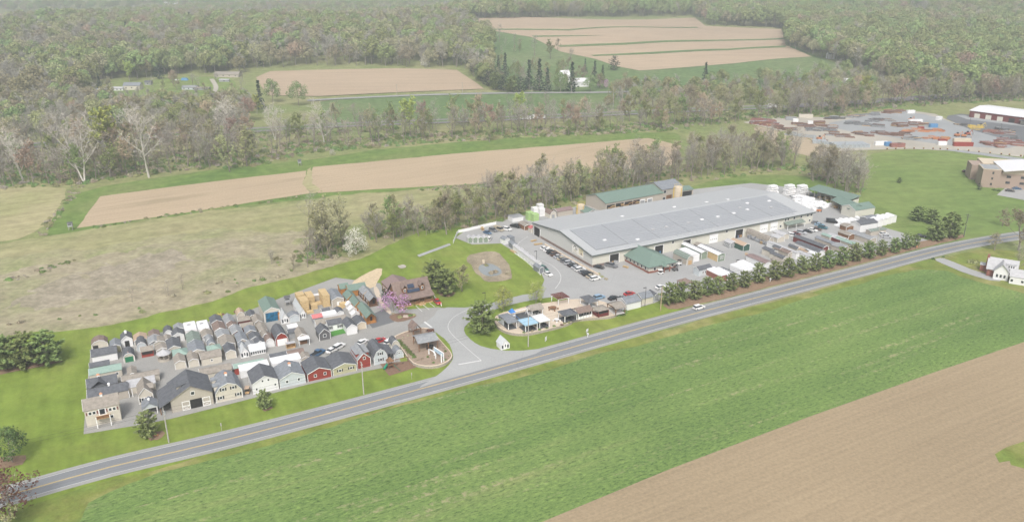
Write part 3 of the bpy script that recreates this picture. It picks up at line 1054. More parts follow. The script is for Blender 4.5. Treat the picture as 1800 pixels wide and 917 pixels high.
# ---- woods far off: one object each
def stuff_instances(name, pts, meshes, weights, rn, s0, s1, label=None):
    me = bpy.data.meshes.new(name)
    me.from_pydata([tuple(p) for p in pts], [], [])
    n = len(pts)
    idx = rn.choices(range(len(meshes)), weights, k=n) if not callable(weights) else [weights(p) for p in pts]
    for nm, ty, vals in (('pick', 'INT', idx), ('turn', 'FLOAT', [rn.uniform(0, 6.28) for _ in range(n)]), ('size', 'FLOAT', [rn.uniform(s0, s1) for _ in range(n)])):
        a = me.attributes.new(nm, ty, 'POINT')
        a.data.foreach_set('value', vals)
    o = structure(link(name, me), 'stuff')
    if label:
        o['label'] = label
    col = bpy.data.collections.new(name + '_kinds')
    for i, m in enumerate(meshes):
        col.objects.link(bpy.data.objects.new('%s_kind_%02d' % (name, i), m))
    g = bpy.data.node_groups.new(name, 'GeometryNodeTree')
    g.interface.new_socket('Geometry', in_out='INPUT', socket_type='NodeSocketGeometry')
    g.interface.new_socket('Geometry', in_out='OUTPUT', socket_type='NodeSocketGeometry')
    N = g.nodes
    gi, go = N.new('NodeGroupInput'), N.new('NodeGroupOutput')
    ip = N.new('GeometryNodeInstanceOnPoints')
    ci = N.new('GeometryNodeCollectionInfo')
    ci.inputs['Collection'].default_value = col
    ci.inputs['Separate Children'].default_value = True
    ci.inputs['Reset Children'].default_value = True
    ip.inputs['Pick Instance'].default_value = True
    at = {}
    for nm, ty in (('pick', 'INT'), ('turn', 'FLOAT'), ('size', 'FLOAT')):
        a = N.new('GeometryNodeInputNamedAttribute')
        a.data_type = ty
        a.inputs['Name'].default_value = nm
        at[nm] = a.outputs[0]
    cx = N.new('ShaderNodeCombineXYZ')
    g.links.new(at['turn'], cx.inputs[2])
    cs = N.new('ShaderNodeCombineXYZ')
    for k in range(3):
        g.links.new(at['size'], cs.inputs[k])
    g.links.new(gi.outputs[0], ip.inputs['Points'])
    g.links.new(ci.outputs[0], ip.inputs['Instance'])
    g.links.new(at['pick'], ip.inputs['Instance Index'])
    g.links.new(cx.outputs[0], ip.inputs['Rotation'])
    g.links.new(cs.outputs[0], ip.inputs['Scale'])
    g.links.new(ip.outputs[0], go.inputs[0])
    md = o.modifiers.new('scatter', 'NODES')
    md.node_group = g
    return o

def dome(seed, leafm, n=1500, wide=.42, low=.32, leafs=.55, lobes=11):
    return joined(lobed_tree(seed, 20, leafm, n=n, wide=wide, low=low, leafs=leafs, lobes=lobes, shell=.7, jit=.55), 'wood_tree')
FARK = [dome(200 + i, 'sprout', wide=.38 + .03 * i) for i in range(3)] + \
       [dome(210 + i, 'bud', n=1150, leafs=.46) for i in range(2)] + \
       [joined(broad_tree(220 + i, 20, twigs=16, tw=.07, spread=.42, fork=.25), 'wood_tree') for i in range(2)] + \
       [dome(230, 'redbud', n=1200, leafs=.46)] + \
       [dome(240 + i, 'green', n=1500) for i in range(2)] + \
       [joined(pine_tree(250, 20, 'spruce', wide=.2, levels=12, shape=1.5, tuft=.4), 'wood_tree')] + \
       [dome(260, 'olive', n=1400)]
def woodpick(rn, base, alt, sc):
    """mixed stands: patches of budding green among patches of bare grey"""
    def f(p):
        s = math.sin(p.x / sc + 1.1) + math.sin(p.y / (sc * .8) + p.x / (sc * 2.1)) + rn.uniform(-1.1, 1.1)
        return rn.choices(range(12), base if s > 0 else alt)[0]
    return f
wr = random.Random(11)
#            sprout*3      bud*2    bare*2  red  green*2 spruce olive
wl = woodpick(wr, [5, 5, 4, 2.5, 2.5, 1.5, 1.5, .35, 2, 2, .1, 4], [1.5, 1, 1, 3, 3, 6, 6, .7, .4, .4, .2, 2], 62)
wR = woodpick(wr, [6, 6, 6, 1, 1, .4, .4, .15, 5, 5, .05, 4], [4, 4, 4, 3, 3, 2, 2, .7, 2, 2, .15, 4], 75)
stuff_instances('hill_woods', scatter([(-300, 196), (-60, 192), (90, 186), (165, 166), (162, 142), (250, 138), (330, 130), (430, 130), (450, 121), (540, 118), (740, 118), (815, 121), (852, 152), (865, 155), (860, 120), (858, 70), (815, 40), (800, 30), (830, 8), (700, 12), (540, 18), (330, 22), (60, 48), (-60, 62), (-400, 90)], 12.5, wr),
                FARK, wl, wr, .85, 1.4, 'wooded hillside coming into spring leaf behind the far houses')
stuff_instances('ridge_woods', scatter([(700, 14), (830, 10), (800, 34), (1000, 30.5), (1222, 30), (1242, 45), (1380, 50), (1385, 82), (1432, 102), (1500, 122), (1560, 155), (1700, 172), (1850, 165), (2100, 150), (2100, -25), (1500, -30), (700, -30)], 13, wr),
                FARK, wR, wr, .9, 1.5, 'pale green wood covering the ridge beyond the hillside fields')
stuff_instances('valley_woods', scatter([(-150, 262), (0, 256), (200, 238), (440, 224), (450, 190), (430, 175), (410, 180), (380, 190), (280, 190), (150, 180), (60, 180), (-150, 190)], 10.5, wr),
                FARK, [1, 1, 1, 3, 3, 8, 8, .6, .5, .5, .2, 3], wr, .6, .95, 'bare grey valley wood between the far highway and the houses')
stuff_instances('valley_scrub', scatter([(1050, 198), (1100, 160), (1210, 158), (1330, 150), (1500, 128), (1570, 158), (1700, 174), (1900, 160), (1900, 148), (1700, 164), (1550, 174), (1250, 188)], 13, wr, dens=.75),
                FARK, [1.5, 1.5, 1, 3, 3, 5, 5, .8, 1, 1, .3, 3], wr, .55, .9, 'scrubby trees around the far houses beside the highway')
# low undergrowth along the creek and hedgerows
UK = [bush_mesh(300 + i, 1.6, 'undergreen', 120) for i in range(3)] + [bush_mesh(310 + i, 1.6, 'underbrown', 110, twigs=40) for i in range(2)] + [bush_mesh(320, 1.8, 'olive', 110)] + [bush_mesh(330, 1.5, 'pinktwig', 40, twigs=130, twig='pinktwig')]
ur = random.Random(5)
up = scatter([(-60, 338), (130, 326), (300, 302), (450, 292), (560, 268), (800, 249), (1190, 230), (1185, 216), (1000, 222), (700, 236), (440, 258), (0, 285), (-60, 290)], 4.0, ur, dens=.85)
up += scatter([(-60, 300), (0, 285), (440, 250), (700, 228), (700, 222), (440, 234), (0, 266), (-60, 272)], 5.5, ur, dens=.6)
stuff_instances('creek_undergrowth', up, UK, [5, 5, 5, 3, 3, 4, 2], ur, .6, 1.5, 'tangled green and brown undergrowth along the creek')
up = scatter([(620, 425), (700, 418), (800, 405), (860, 392), (960, 378), (1050, 345), (1200, 320), (1240, 318), (1390, 300), (1440, 318), (1500, 345), (1530, 340), (1500, 310), (1420, 290), (1210, 290), (1060, 310), (850, 345), (640, 385)], 4.2, ur, dens=.6)
up += scatter([(520, 470), (560, 462), (640, 440), (640, 420), (580, 420), (520, 440)], 3.2, ur, dens=.8)
stuff_instances('hedgerow_undergrowth', up, UK, [5, 5, 5, 2, 2, 4, 2], ur, .5, 1.2, 'green undergrowth beneath the hedgerow trees')
up = scatter([(1195, 228), (1310, 212), (1480, 204), (1570, 190), (1660, 184), (1800, 178), (1900, 170), (1900, 160), (1700, 168), (1400, 190), (1200, 200)], 5, ur, dens=.8)
stuff_instances('roadside_undergrowth', up, UK, [6, 6, 6, 2, 2, 3, 1], ur, .7, 1.5, 'green undergrowth below the trees behind the steel yard')
up = scatter([(-40, 580), (120, 568), (300, 545), (470, 495), (540, 470), (500, 440), (360, 500), (200, 545), (-40, 570)], 4.5, ur, dens=.28)
up += scatter([(10, 490), (130, 455), (140, 462), (20, 498)], 2.5, ur, dens=.6)
up += scatter([(60, 415), (112, 352), (122, 345), (120, 325), (150, 325), (126, 356), (75, 420)], 2.6, ur, dens=.6)
up += scatter([(160, 398), (300, 376), (480, 352), (540, 342), (540, 346), (300, 381), (170, 402)], 2.4, ur, dens=.55)
up += scatter([(735, 332), (850, 322), (905, 318), (905, 324), (800, 333), (740, 336)], 2.2, ur, dens=.9)
stuff_instances('marsh_scrub', up, UK, [3, 3, 3, 4, 4, 3, 4], ur, .3, .8, 'thin brown and green scrub along the field edges and marsh')
# ------------------------------------------------------------------ trees one can tell apart
def height_to(p, ytop):
    lo, hi = .5, 60
    for _ in range(30):
        m = (lo + hi) / 2
        if proj((p[0], p[1], p[2] + m))[1] > ytop:
            lo = m
        else:
            hi = m
    return lo

def tpx(kind, px, py, ytop, label, group=None, v=None, wide=1.0):
    p = G(px, py)
    return tree(kind, p, height_to(p, ytop), label, group, v, wide)

KW = dict(bare='bare grey', pinkbare='bare pinkish brown', bud='thin tan budding', olive='olive green budding', sprout='fresh green', bright='bright yellow green', redbud='reddish budding', sycamore='white barked', green='light green leafy', deep='dark green leafy')
def random_trees(poly, spacing, kinds, weights, h0, h1, where, seed, dens=1.0, limit=200):
    rn = random.Random(seed)
    pts = scatter(poly, spacing, rn, dens=dens)
    rn.shuffle(pts)
    for p in pts[:limit]:
        k = rn.choices(kinds, weights)[0]
        tree(k, p, rn.uniform(h0, h1), '%s tree %s' % (KW[k], where), '%s trees %s' % (KW[k], where))

# the creek line, from its notable trees to its crowd
for a in [('sycamore', 42, 318, 232, 'white branched sycamore among grey trees, nearest the frame edge above the dry grass field'),
          ('sycamore', 148, 322, 208, 'wide white sycamore with spreading pale limbs above the green strip corner'),
          ('sycamore', 98, 262, 205, 'tall pale sycamore standing deep in the creek trees behind the wide white one'),
          ('sycamore', 262, 312, 196, 'slim white sycamore leaning over the creek scrub'),
          ('sycamore', 236, 268, 190, 'pale sycamore behind the slim leaning one'),
          ('sycamore', 412, 250, 174, 'large fan shaped white sycamore above the highway strip'),
          ('sycamore', 396, 250, 180, 'smaller pale sycamore beside the large fan shaped one'),
          ('sycamore', 570, 252, 181, 'white sycamore at the end of the grey creek trees near the valley meadow'),
          ('sycamore', 484, 246, 184, 'pale sycamore halfway between the two large white ones'),
          ('bright', 193, 290, 194, 'bright yellow green round tree among grey creek trees'),
          ('bright', 452, 200, 168, 'small bright green tree beside the dark pine at the field corner'),
          ('bright', 722, 240, 177, 'bright yellow green tree in the creek line below the valley meadow'),
          ('bright', 913, 222, 166, 'tall domed yellow green willow by the white truck on the highway'),
          ('olive', 404, 302, 238, 'broad rounded olive tree at the edge of the green strip'),
          ('bud', 330, 292, 214, 'tan budding tree before the bright green one on the creek'),
          ('olive', 860, 250, 205, 'low olive tree in front of the domed yellow green willow'),
          ('sprout', 1000, 238, 212, 'small fresh green tree beside the creek hedge'),
          ('sprout', 1058, 234, 208, 'round green bush like tree at the end of the creek hedge'),
          ('blossom', 250 + 335, 273, 262, 'pale grey flowering bush at the creek edge'),
          ]:
    tpx(*a)
CK = ['bare', 'pinkbare', 'bud', 'olive', 'redbud', 'sprout']
random_trees([(-60, 336), (100, 326), (300, 306), (440, 294), (440, 262), (200, 275), (-60, 300)], 9.5, CK, [5, 2, 2.5, 2, 1, .6], 15, 23, 'in the front rank of the creek wood', 1, dens=.68)
random_trees([(-60, 298), (200, 272), (440, 260), (440, 238), (200, 250), (-60, 270)], 11, CK, [6, 2, 2, 1.5, .8, .4], 16, 24, 'in the middle of the creek wood', 2, dens=.75)
random_trees([(440, 290), (560, 266), (800, 247), (1000, 238), (1000, 214), (800, 222), (560, 240), (440, 262)], 12.5, CK, [6, 3, 2, 1.2, 1.0, .6], 15, 24, 'along the creek beyond the stubble field', 3, dens=.8)
random_trees([(1000, 238), (1190, 230), (1300, 214), (1300, 198), (1190, 205), (1000, 214)], 11, CK, [5, 3, 2, 1.5, 1.4, .8], 14, 22, 'where the creek line meets the steel yard', 4, dens=.75)
random_trees([(1300, 212), (1480, 203), (1565, 190), (1660, 183), (1820, 176), (1820, 165), (1660, 170), (1400, 189)], 9.5, ['bare', 'bud', 'redbud', 'olive', 'sprout'], [3, 4, 1.6, 2.5, 1.5], 15, 23, 'in the row behind the steel yard', 5, dens=.85)
random_trees([(1195, 200), (1400, 182), (1700, 160), (1800, 150), (1800, 142), (1500, 140), (1300, 160), (1195, 178)], 22, ['bare', 'bud', 'olive', 'sprout', 'redbud'], [3, 3, 2, 2, 1], 13, 20, 'across the highway from the steel yard', 6, dens=.7)

# hedgerow between the stubble field and the works
for a in [('bare', 543, 402, 340, 'bare grey tree standing above the dry meadow, first of the hedgerow'),
          ('bud', 580, 452, 352, 'broad tan budding tree at the near end of the hedgerow'),
          ('bud', 604, 432, 350, 'second tan tree behind the broad budding one'),
          ('olive', 560, 438, 372, 'olive shrub like tree beside the broad budding tree'),
          ('blossom', 626, 447, 402, 'large white flowering tree at the foot of the hedgerow'),
          ('pinkbare', 541, 470, 414, 'small bare tree alone in the tan weeds'),
          ('sprout', 693, 424, 372, 'fresh green small tree halfway along the hedgerow'),
          ('bud', 785, 412, 345, 'thin tan tree by the end of the concrete ditch'),
          ('pinkbare', 834, 402, 362, 'rounded pinkish bare tree next to the parked vehicles'),
          ('bud', 838, 385, 328, 'golden budding tree behind the rounded pinkish one'),
          ('olive', 905, 382, 330, 'fresh olive tree before the bare ones behind the works'),
          ('bare', 858, 322, 298, 'small bare tree alone at the edge of the stubble field'),
          ('sprout', 1073, 305, 262, 'light green slim tree in front of the stubble field'),
          ('bare', 1110, 312, 245, 'tall bare tree at the end of the stubble field'),
          ('bare', 1215, 318, 248, 'tall grey tree behind the green roofed open shed'),
          ('bare', 935, 362, 290, 'tall bare tree behind the lime green stack'),
          ('bare', 1486, 338, 262, 'big bare tree beside the long green lean-to'),
          ('bare', 1455, 322, 266, 'dark forked bare tree between lean-to and steel yard'),
          ('pinkbare', 1512, 343, 296, 'rounded bare tree at the corner of the green field'),
          ('olive', 1425, 316, 268, 'yellowish budding tree near the white wrapped racks'),
          ]:
    tpx(*a)
HK = ['bare', 'pinkbare', 'bud', 'olive', 'sprout']
random_trees([(640, 428), (720, 415), (850, 398), (880, 380), (800, 372), (660, 392)], 7.5, HK, [4, 2, 3, 2.5, 1.4], 9, 15, 'in the hedgerow above the ditch', 8, dens=.95)
random_trees([(850, 392), (960, 376), (1050, 348), (1060, 325), (960, 338), (860, 360)], 8, HK, [6, 3, 2, 1.5, .8], 13, 20, 'in the hedgerow behind the parked vehicles', 9, dens=.95)
random_trees([(1050, 345), (1150, 328), (1215, 318), (1215, 300), (1130, 300), (1055, 318)], 9, HK, [6, 3, 2, 1.2, .6], 14, 20, 'in the hedgerow behind the long green roof', 10, dens=.95)
random_trees([(1200, 318), (1330, 300), (1405, 298), (1400, 272), (1300, 268), (1210, 285)], 9.5, HK, [5, 3, 3, 1.5, .5], 14, 21, 'in the clump between lawn and steel yard', 12, dens=.95)
random_trees([(1405, 308), (1500, 342), (1530, 340), (1500, 305), (1440, 290)], 9, ['bare', 'pinkbare', 'bud'], [5, 3, 2], 11, 18, 'in the clump beside the green field', 13, dens=.6)
random_trees([(160, 545), (300, 540), (440, 500), (540, 472), (500, 452), (360, 495), (200, 530)], 10, ['bare', 'pinkbare', 'bud'], [3, 4, 2], 3.5, 6.5, 'of the thin saplings in the marsh', 14, dens=.55)

random_trees([(860, 386), (960, 370), (1050, 346), (1150, 326), (1215, 318), (1215, 306), (1060, 322), (960, 346), (870, 366)], 8, HK, [6, 3, 3, 2, 1], 13, 21, 'in the dense hedgerow behind the works', 22, dens=.8)
random_trees([(1215, 312), (1390, 298), (1395, 288), (1300, 284), (1215, 296)], 8, HK, [6, 3, 3, 1, .5], 13, 20, 'in the thick clump behind the works lawn', 23, dens=.8)
random_trees([(1420, 318), (1462, 330), (1500, 344), (1524, 342), (1500, 318), (1440, 302)], 6.5, ['bare', 'pinkbare', 'bud'], [6, 3, 2], 13, 22, 'in the big clump above the long lean-to', 24, dens=.8)
random_trees([(530, 456), (575, 460), (612, 440), (600, 415), (545, 415)], 6, ['bud', 'bare', 'olive'], [5, 3, 2], 9, 16, 'in the cluster at the near hedgerow end', 25, dens=.7)
random_trees([(636, 432), (720, 418), (800, 408), (850, 398), (860, 386), (760, 392), (650, 412)], 6.5, HK, [5, 3, 4, 2, 1], 8, 14, 'in the low thicket above the ditch', 26, dens=.7)
# evergreens and yard trees of the farmhouses far off
for a in [('spruce', 888, 133, 92, 'dark spruce pair, the taller, above the back road'), ('spruce', 876, 133, 96, 'dark spruce pair, the shorter, above the back road'),
          ('spruce', 930, 158, 104, 'dark spruce beside the green lawn slope'), ('spruce', 948, 160, 102, 'tall dark spruce in the farmhouse grove'), ('spruce', 962, 162, 118, 'small dark spruce by the red car'),
          ('spruce', 1005, 162, 108, 'full dark spruce in front of the white farmhouse'), ('spruce', 1045, 142, 106, 'narrow spruce right behind the white barn'), ('spruce', 1059, 144, 113, 'narrow spruce last of the farmhouse pair'),
          ('spruce', 1238, 155, 108, 'single tall dark spruce beside the white house'), ('darkpine', 1079, 124, 98, 'lone dark pine on the tan hillside field'),
          ('spruce', 1028, 128, 102, 'slender spruce half hidden behind the farmhouse'), ('spruce', 176, 158, 128, 'dark upright cedar beside the pale house in the valley'),
          ('darkpine', 281, 140, 116, 'dark blue green pine behind the valley lawn'), ('spruce', 458, 192, 140, 'dark pine at the corner of the valley field'),
          ('green', 525, 186, 143, 'large round green tree below the valley field'), ('green', 480, 180, 139, 'upright green tree between the dark pine and the round green one'),
          ('green', 985, 163, 126, 'bright round tree in front of the farmhouse'), ('green', 1038, 162, 131, 'second round green tree by the white roof'),
          ('pinkblossom', 1060, 156, 138, 'pink flowering tree beside the farmhouse'), ('blossom', 746, 118, 98, 'white flowering tree at the edge of the hill wood'),
          ('sprout', 968, 104, 72, 'rounded green tree below the hill field'), ('bare', 878, 74, 42, 'bare tree at the corner of the hill field'),
          ('bare', 940, 98, 62, 'broad bare tree in the hill pasture'), ('bright', 228, 144, 110, 'yellow green round tree behind the pale house'),
          ('redbud', 362, 128, 94, 'red budding tree at the wood edge, the larger'), ('redbud', 306, 126, 88, 'red budding tree at the wood edge, the smaller'),
          ('redbud', 142, 158, 134, 'low reddish tree beside the parked trailers'), ('olive', 180, 140, 99, 'olive tree before the hill wood'),
          ('bud', 1100, 160, 128, 'tan budding tree beside the pink flowering tree'), ('olive', 1075, 186, 150, 'wide olive tree across the back road'),
          ('green', 1335, 145, 118, 'green tree between the two far white houses'), ('olive', 1225, 178, 143, 'olive tree in front of the white house'),
          ('redbud', 1235, 205, 168, 'reddish tree by the highway bend'), ('green', 1530, 140, 110, 'green tree below the ridge wood'), ('bright', 1515, 186, 136, 'bright budding tree above the steel yard')]:
    tpx(*a)
for i, (x, y, yt) in enumerate([(860, 152, 122), (872, 158, 128), (886, 161, 132), (900, 163, 134), (915, 163, 136), (845, 142, 112), (832, 128, 104), (852, 134, 106)]):
    tpx('pine' if i % 2 else 'darkpine', x, y, yt, 'grey green pine in the windbreak at the valley field end', 'windbreak pines at the valley field end', wide=1.1)

# pines and trees of the works and the roadside
row = [(1176, 534, 500), (1196, 530, 498), (1221, 526, 496), (1243, 519, 489), (1262, 516, 489), (1285, 510, 482), (1308, 505, 478), (1333, 497, 466), (1361, 492, 462), (1384, 487, 456), (1409, 481, 453),
       (1432, 476, 448), (1455, 471, 442), (1478, 466, 436), (1502, 459, 430), (1526, 454, 426), (1548, 449, 425), (1572, 444, 420), (1592, 438, 412), (1606, 434, 414)]
spots = ['by the tall wooden pole', 'second from the tall wooden pole', 'third from the tall wooden pole', 'before the brown roofed gazebo', 'in front of the small blue grey shed', 'beside the half white roofed unit', 'before the white covered trailers',
         'standing over the white mailbox', 'with a leaning crown before the cream sheds', 'thin and open, with a bare lower trunk', 'broad, with the thickest trunk', 'behind the reddest mulch', 'in front of the long charcoal roofs', 'before the long white strip roof',
         'beside the green roofed shed', 'just before the utility pole', 'just past the utility pole', 'behind the small white sign', 'large one near the row end', 'last and smallest of the row']
for (x, y, yt), sp in zip(row, spots):
    tpx('pine', x, y, yt - 2, 'green pine in the roadside row, ' + sp, 'pines in the roadside row', wide=1.02)
for a in [('pine', 848, 583, 530, 'dense dark green pine beside the terrace wall', 0, 1.25), ('pine', 766, 505, 458, 'dark green pine behind the log lodge', 1, 1.2), ('pine', 784, 517, 474, 'second dark pine, in front, beside the log lodge', 2, 1.25),
          ('darkpine', 676, 531, 508, 'small dark cypress like pine by the lodge corner', 0, .7), ('pine', 10, 648, 592, 'large dark pine at the lawn edge, nearest the frame edge', 0, 1.3), ('pine', 45, 644, 588, 'dark pine of the lawn clump, the middle one', 1, 1.3),
          ('pine', 84, 638, 584, 'dark pine of the lawn clump, closest to the sheds', 2, 1.35), ('pine', 1612, 388, 362, 'dark round tree on the green field, first of the group', 0, 1.25), ('pine', 1637, 393, 367, 'dark pine second in the group on the green field', 1, 1.25),
          ('pine', 1668, 417, 374, 'tall dark pine in the group by the road', 2, 1.1), ('pine', 1645, 422, 390, 'lighter pine in front of the tall dark one by the road', 4, 1.25), ('darkpine', 1580, 322, 312, 'tiny round evergreen alone on the green field', 0, 1.2),
          ('pine', 262, 768, 724, 'light green young pine in the mulch ring before the dark barn', 3, 1.0), ('pine', 466, 718, 686, 'light green young pine before the white two storey barn', 4, 1.0), ('deep', 22, 812, 752, 'rounded dark green tree on the lawn by the road', 0, 1.1),
          ('redleaf', 18, 905, 822, 'dark red brown tree in the near corner beside the road', 0, 1.1), ('olive', 2, 960, 876, 'olive green tree below the dark red one in the near corner', 1, 1.1),
          ('airy', 885, 546, 502, 'airy yellow green tree beside the driveway', 0, 1.0), ('airy', 942, 533, 493, 'airy yellow green tree nearest the parked cars', 1, .85), ('olive', 812, 512, 470, 'broad yellowish olive tree between the pines and the pond', 2, 1.3),
          ('pinkblossom', 692, 547, 516, 'pink flowering tree in front of the log lodge', 0, 1.45), ('bud', 1762, 398, 368, 'orange tan budding tree at the field edge across the road', 0, 1.2), ('bud', 1790, 440, 368, 'large tan budding tree behind the white roofed house', 1, 1.25),
          ('bud', 1748, 440, 412, 'pale cream budding tree spreading over the road by the white roofed house', 0, 1.7), ('bare', 1785, 482, 430, 'bare pinkish tree beside the white roofed house', 0, 1.0), ('darkpine', 1721, 334, 322, 'dark clipped evergreen beside the brick building', 1, 1.0),
          ('spruce', 1783, 329, 314, 'blue spruce in front of the brick building', 0, 1.6)]:
    tpx(a[0], a[1], a[2], a[3], a[4], None, a[5], a[6])

random_trees([(170, 172), (400, 172), (440, 160), (440, 132), (400, 128), (250, 136), (170, 150)], 17, ['bare', 'bud', 'olive', 'sprout', 'redbud'], [4, 3, 3, 2, 1], 10, 17, 'around the houses in the valley clearing', 15, dens=.28)
random_trees([(830, 160), (1065, 161), (1060, 140), (990, 122), (900, 118), (840, 125)], 13, ['bare', 'bud', 'olive', 'sprout', 'green'], [4, 3, 3, 2, 2], 9, 17, 'in the farmhouse grove', 16, dens=.5)
random_trees([(850, 118), (960, 112), (1040, 110), (960, 80), (860, 70)], 26, ['bare', 'bud', 'sprout'], [4, 2, 2], 9, 15, 'in the hill pasture', 17, dens=.45)
# shrubs
SHR = {k: bush_mesh(400 + i, 1.0, lf, 150, leafs=.3) for i, (k, lf) in enumerate([('green', 'undergreen'), ('deep', 'deep'), ('red', 'darkred'), ('gold', 'olive'), ('brown', 'underbrown')])}
def shrub(k, px, py, r, label, group=None, z=0.0, nm='shrub'):
    p = G(px, py, z)
    o = link(nm, SHR[k], None, p, TR.uniform(0, 6), r)
    return tag(o, label, 'shrub', group)
# ------------------------------------------------------------------ sheds and houses
LOTA, YARDA = 26.5, 28.0

def width_to(p, ang, pxr):
    """metres along the front so that its far corner reaches the photo's column pxr"""
    c, s = math.cos(R(ang)), math.sin(R(ang))
    lo, hi = .3, 200
    for _ in range(36):
        m = (lo + hi) / 2
        if proj((p[0] + c * m, p[1] + s * m, p[2]))[0] < pxr:
            lo = m
        else:
            hi = m
    return lo

def profile(style, W_, h, rise):
    w = W_ / 2
    if style == 'gambrel':
        return [(-w, h), (-w * .62, h + rise * .66), (0, h + rise), (w * .62, h + rise * .66), (w, h)]
    if style == 'arch':
        return [(w * math.cos(PI * (1 - k / 8)), h + rise * math.sin(PI * k / 8)) for k in range(9)]
    if style == 'flat':
        return [(-w, h), (-w * .9, h + rise), (w * .9, h + rise), (w, h)]
    if style == 'mono':
        return [(-w, h), (w, h + rise)]
    return [(-w, h), (0, h + rise), (w, h)]

def roof_shell(mb, prof, v0, v1, fn, mat, ov=.22, th=.14):
    """slab following the profile, with eaves and a small overhang"""
    p = list(prof)
    def extend(a, b):
        d = math.hypot(b[0] - a[0], b[1] - a[1])
        return (b[0] + (b[0] - a[0]) / d * ov, b[1] + (b[1] - a[1]) / d * ov)
    e0, e1 = extend(p[1], p[0]), extend(p[-2], p[-1])
    low = [e0] + p[1:-1] + [e1]
    loop = [(u, z + .012) for u, z in low] + [(u, z + th) for u, z in reversed(low)]
    mb.ext(loop, v0 - ov, v1 + ov, fn, mat)

def fascia_strips(mb, prof, v, fn, mat, th=.22):
    for a, b in zip(prof[:-1], prof[1:]):
        mb.ext([(a[0], a[1] - th + .16), (b[0], b[1] - th + .16), (b[0], b[1] + .15), (a[0], a[1] + .15)], v, v - .05, fn, mat)

WHITE_TRIM = 'trim'
def window_part(e, u, z, w, h, fn, shutter=None, side=None, frame='trim'):
    f = MB()
    for uu, zz, ww, hh in ((u, z + h / 2, w + .16, .12), (u, z - h / 2, w + .16, .12), (u - w / 2, z, .12, h), (u + w / 2, z, .12, h)):
        f.ext([(uu - ww / 2, zz - hh / 2), (uu + ww / 2, zz - hh / 2), (uu + ww / 2, zz + hh / 2), (uu - ww / 2, zz + hh / 2)], -.07, .02, fn, MATS[frame])
    fo = f.build('window', e)
    g = MB()
    g.ext([(u - w / 2 + .06, z - h / 2 + .06), (u + w / 2 - .06, z - h / 2 + .06), (u + w / 2 - .06, z + h / 2 - .06), (u - w / 2 + .06, z + h / 2 - .06)], -.025, .03, fn, MATS['glass'])
    g.build('pane', fo)
    if shutter:
        for s in (-1, 1):
            k = MB()
            c = u + s * (w / 2 + .30)
            k.ext([(c - .2, z - h / 2), (c + .2, z - h / 2), (c + .2, z + h / 2), (c - .2, z + h / 2)], -.05, .02, fn, MATS[shutter])
            k.build('shutter', e)
    return fo

def panel_part(e, name, u, z0, w, h, fn, mat, v=-.05):
    k = MB()
    k.ext([(u - w / 2, z0), (u + w / 2, z0), (u + w / 2, z0 + h), (u - w / 2, z0 + h)], v, .02, fn, MATS[mat])
    return k.build(name, e)

def cupola_part(e, x, y, z, s=1.0, base='trim', cap='copper'):
    b = MB().box((x, y, z + .35 * s), (.8 * s, .8 * s, 1.1 * s), MATS[base]).build('cupola', e)
    c = MB()
    c.box((x, y, z + 1.15 * s), (1.05 * s, 1.05 * s, .5 * s), MATS[cap], taper=.1)
    c.build('cupola_cap', b)

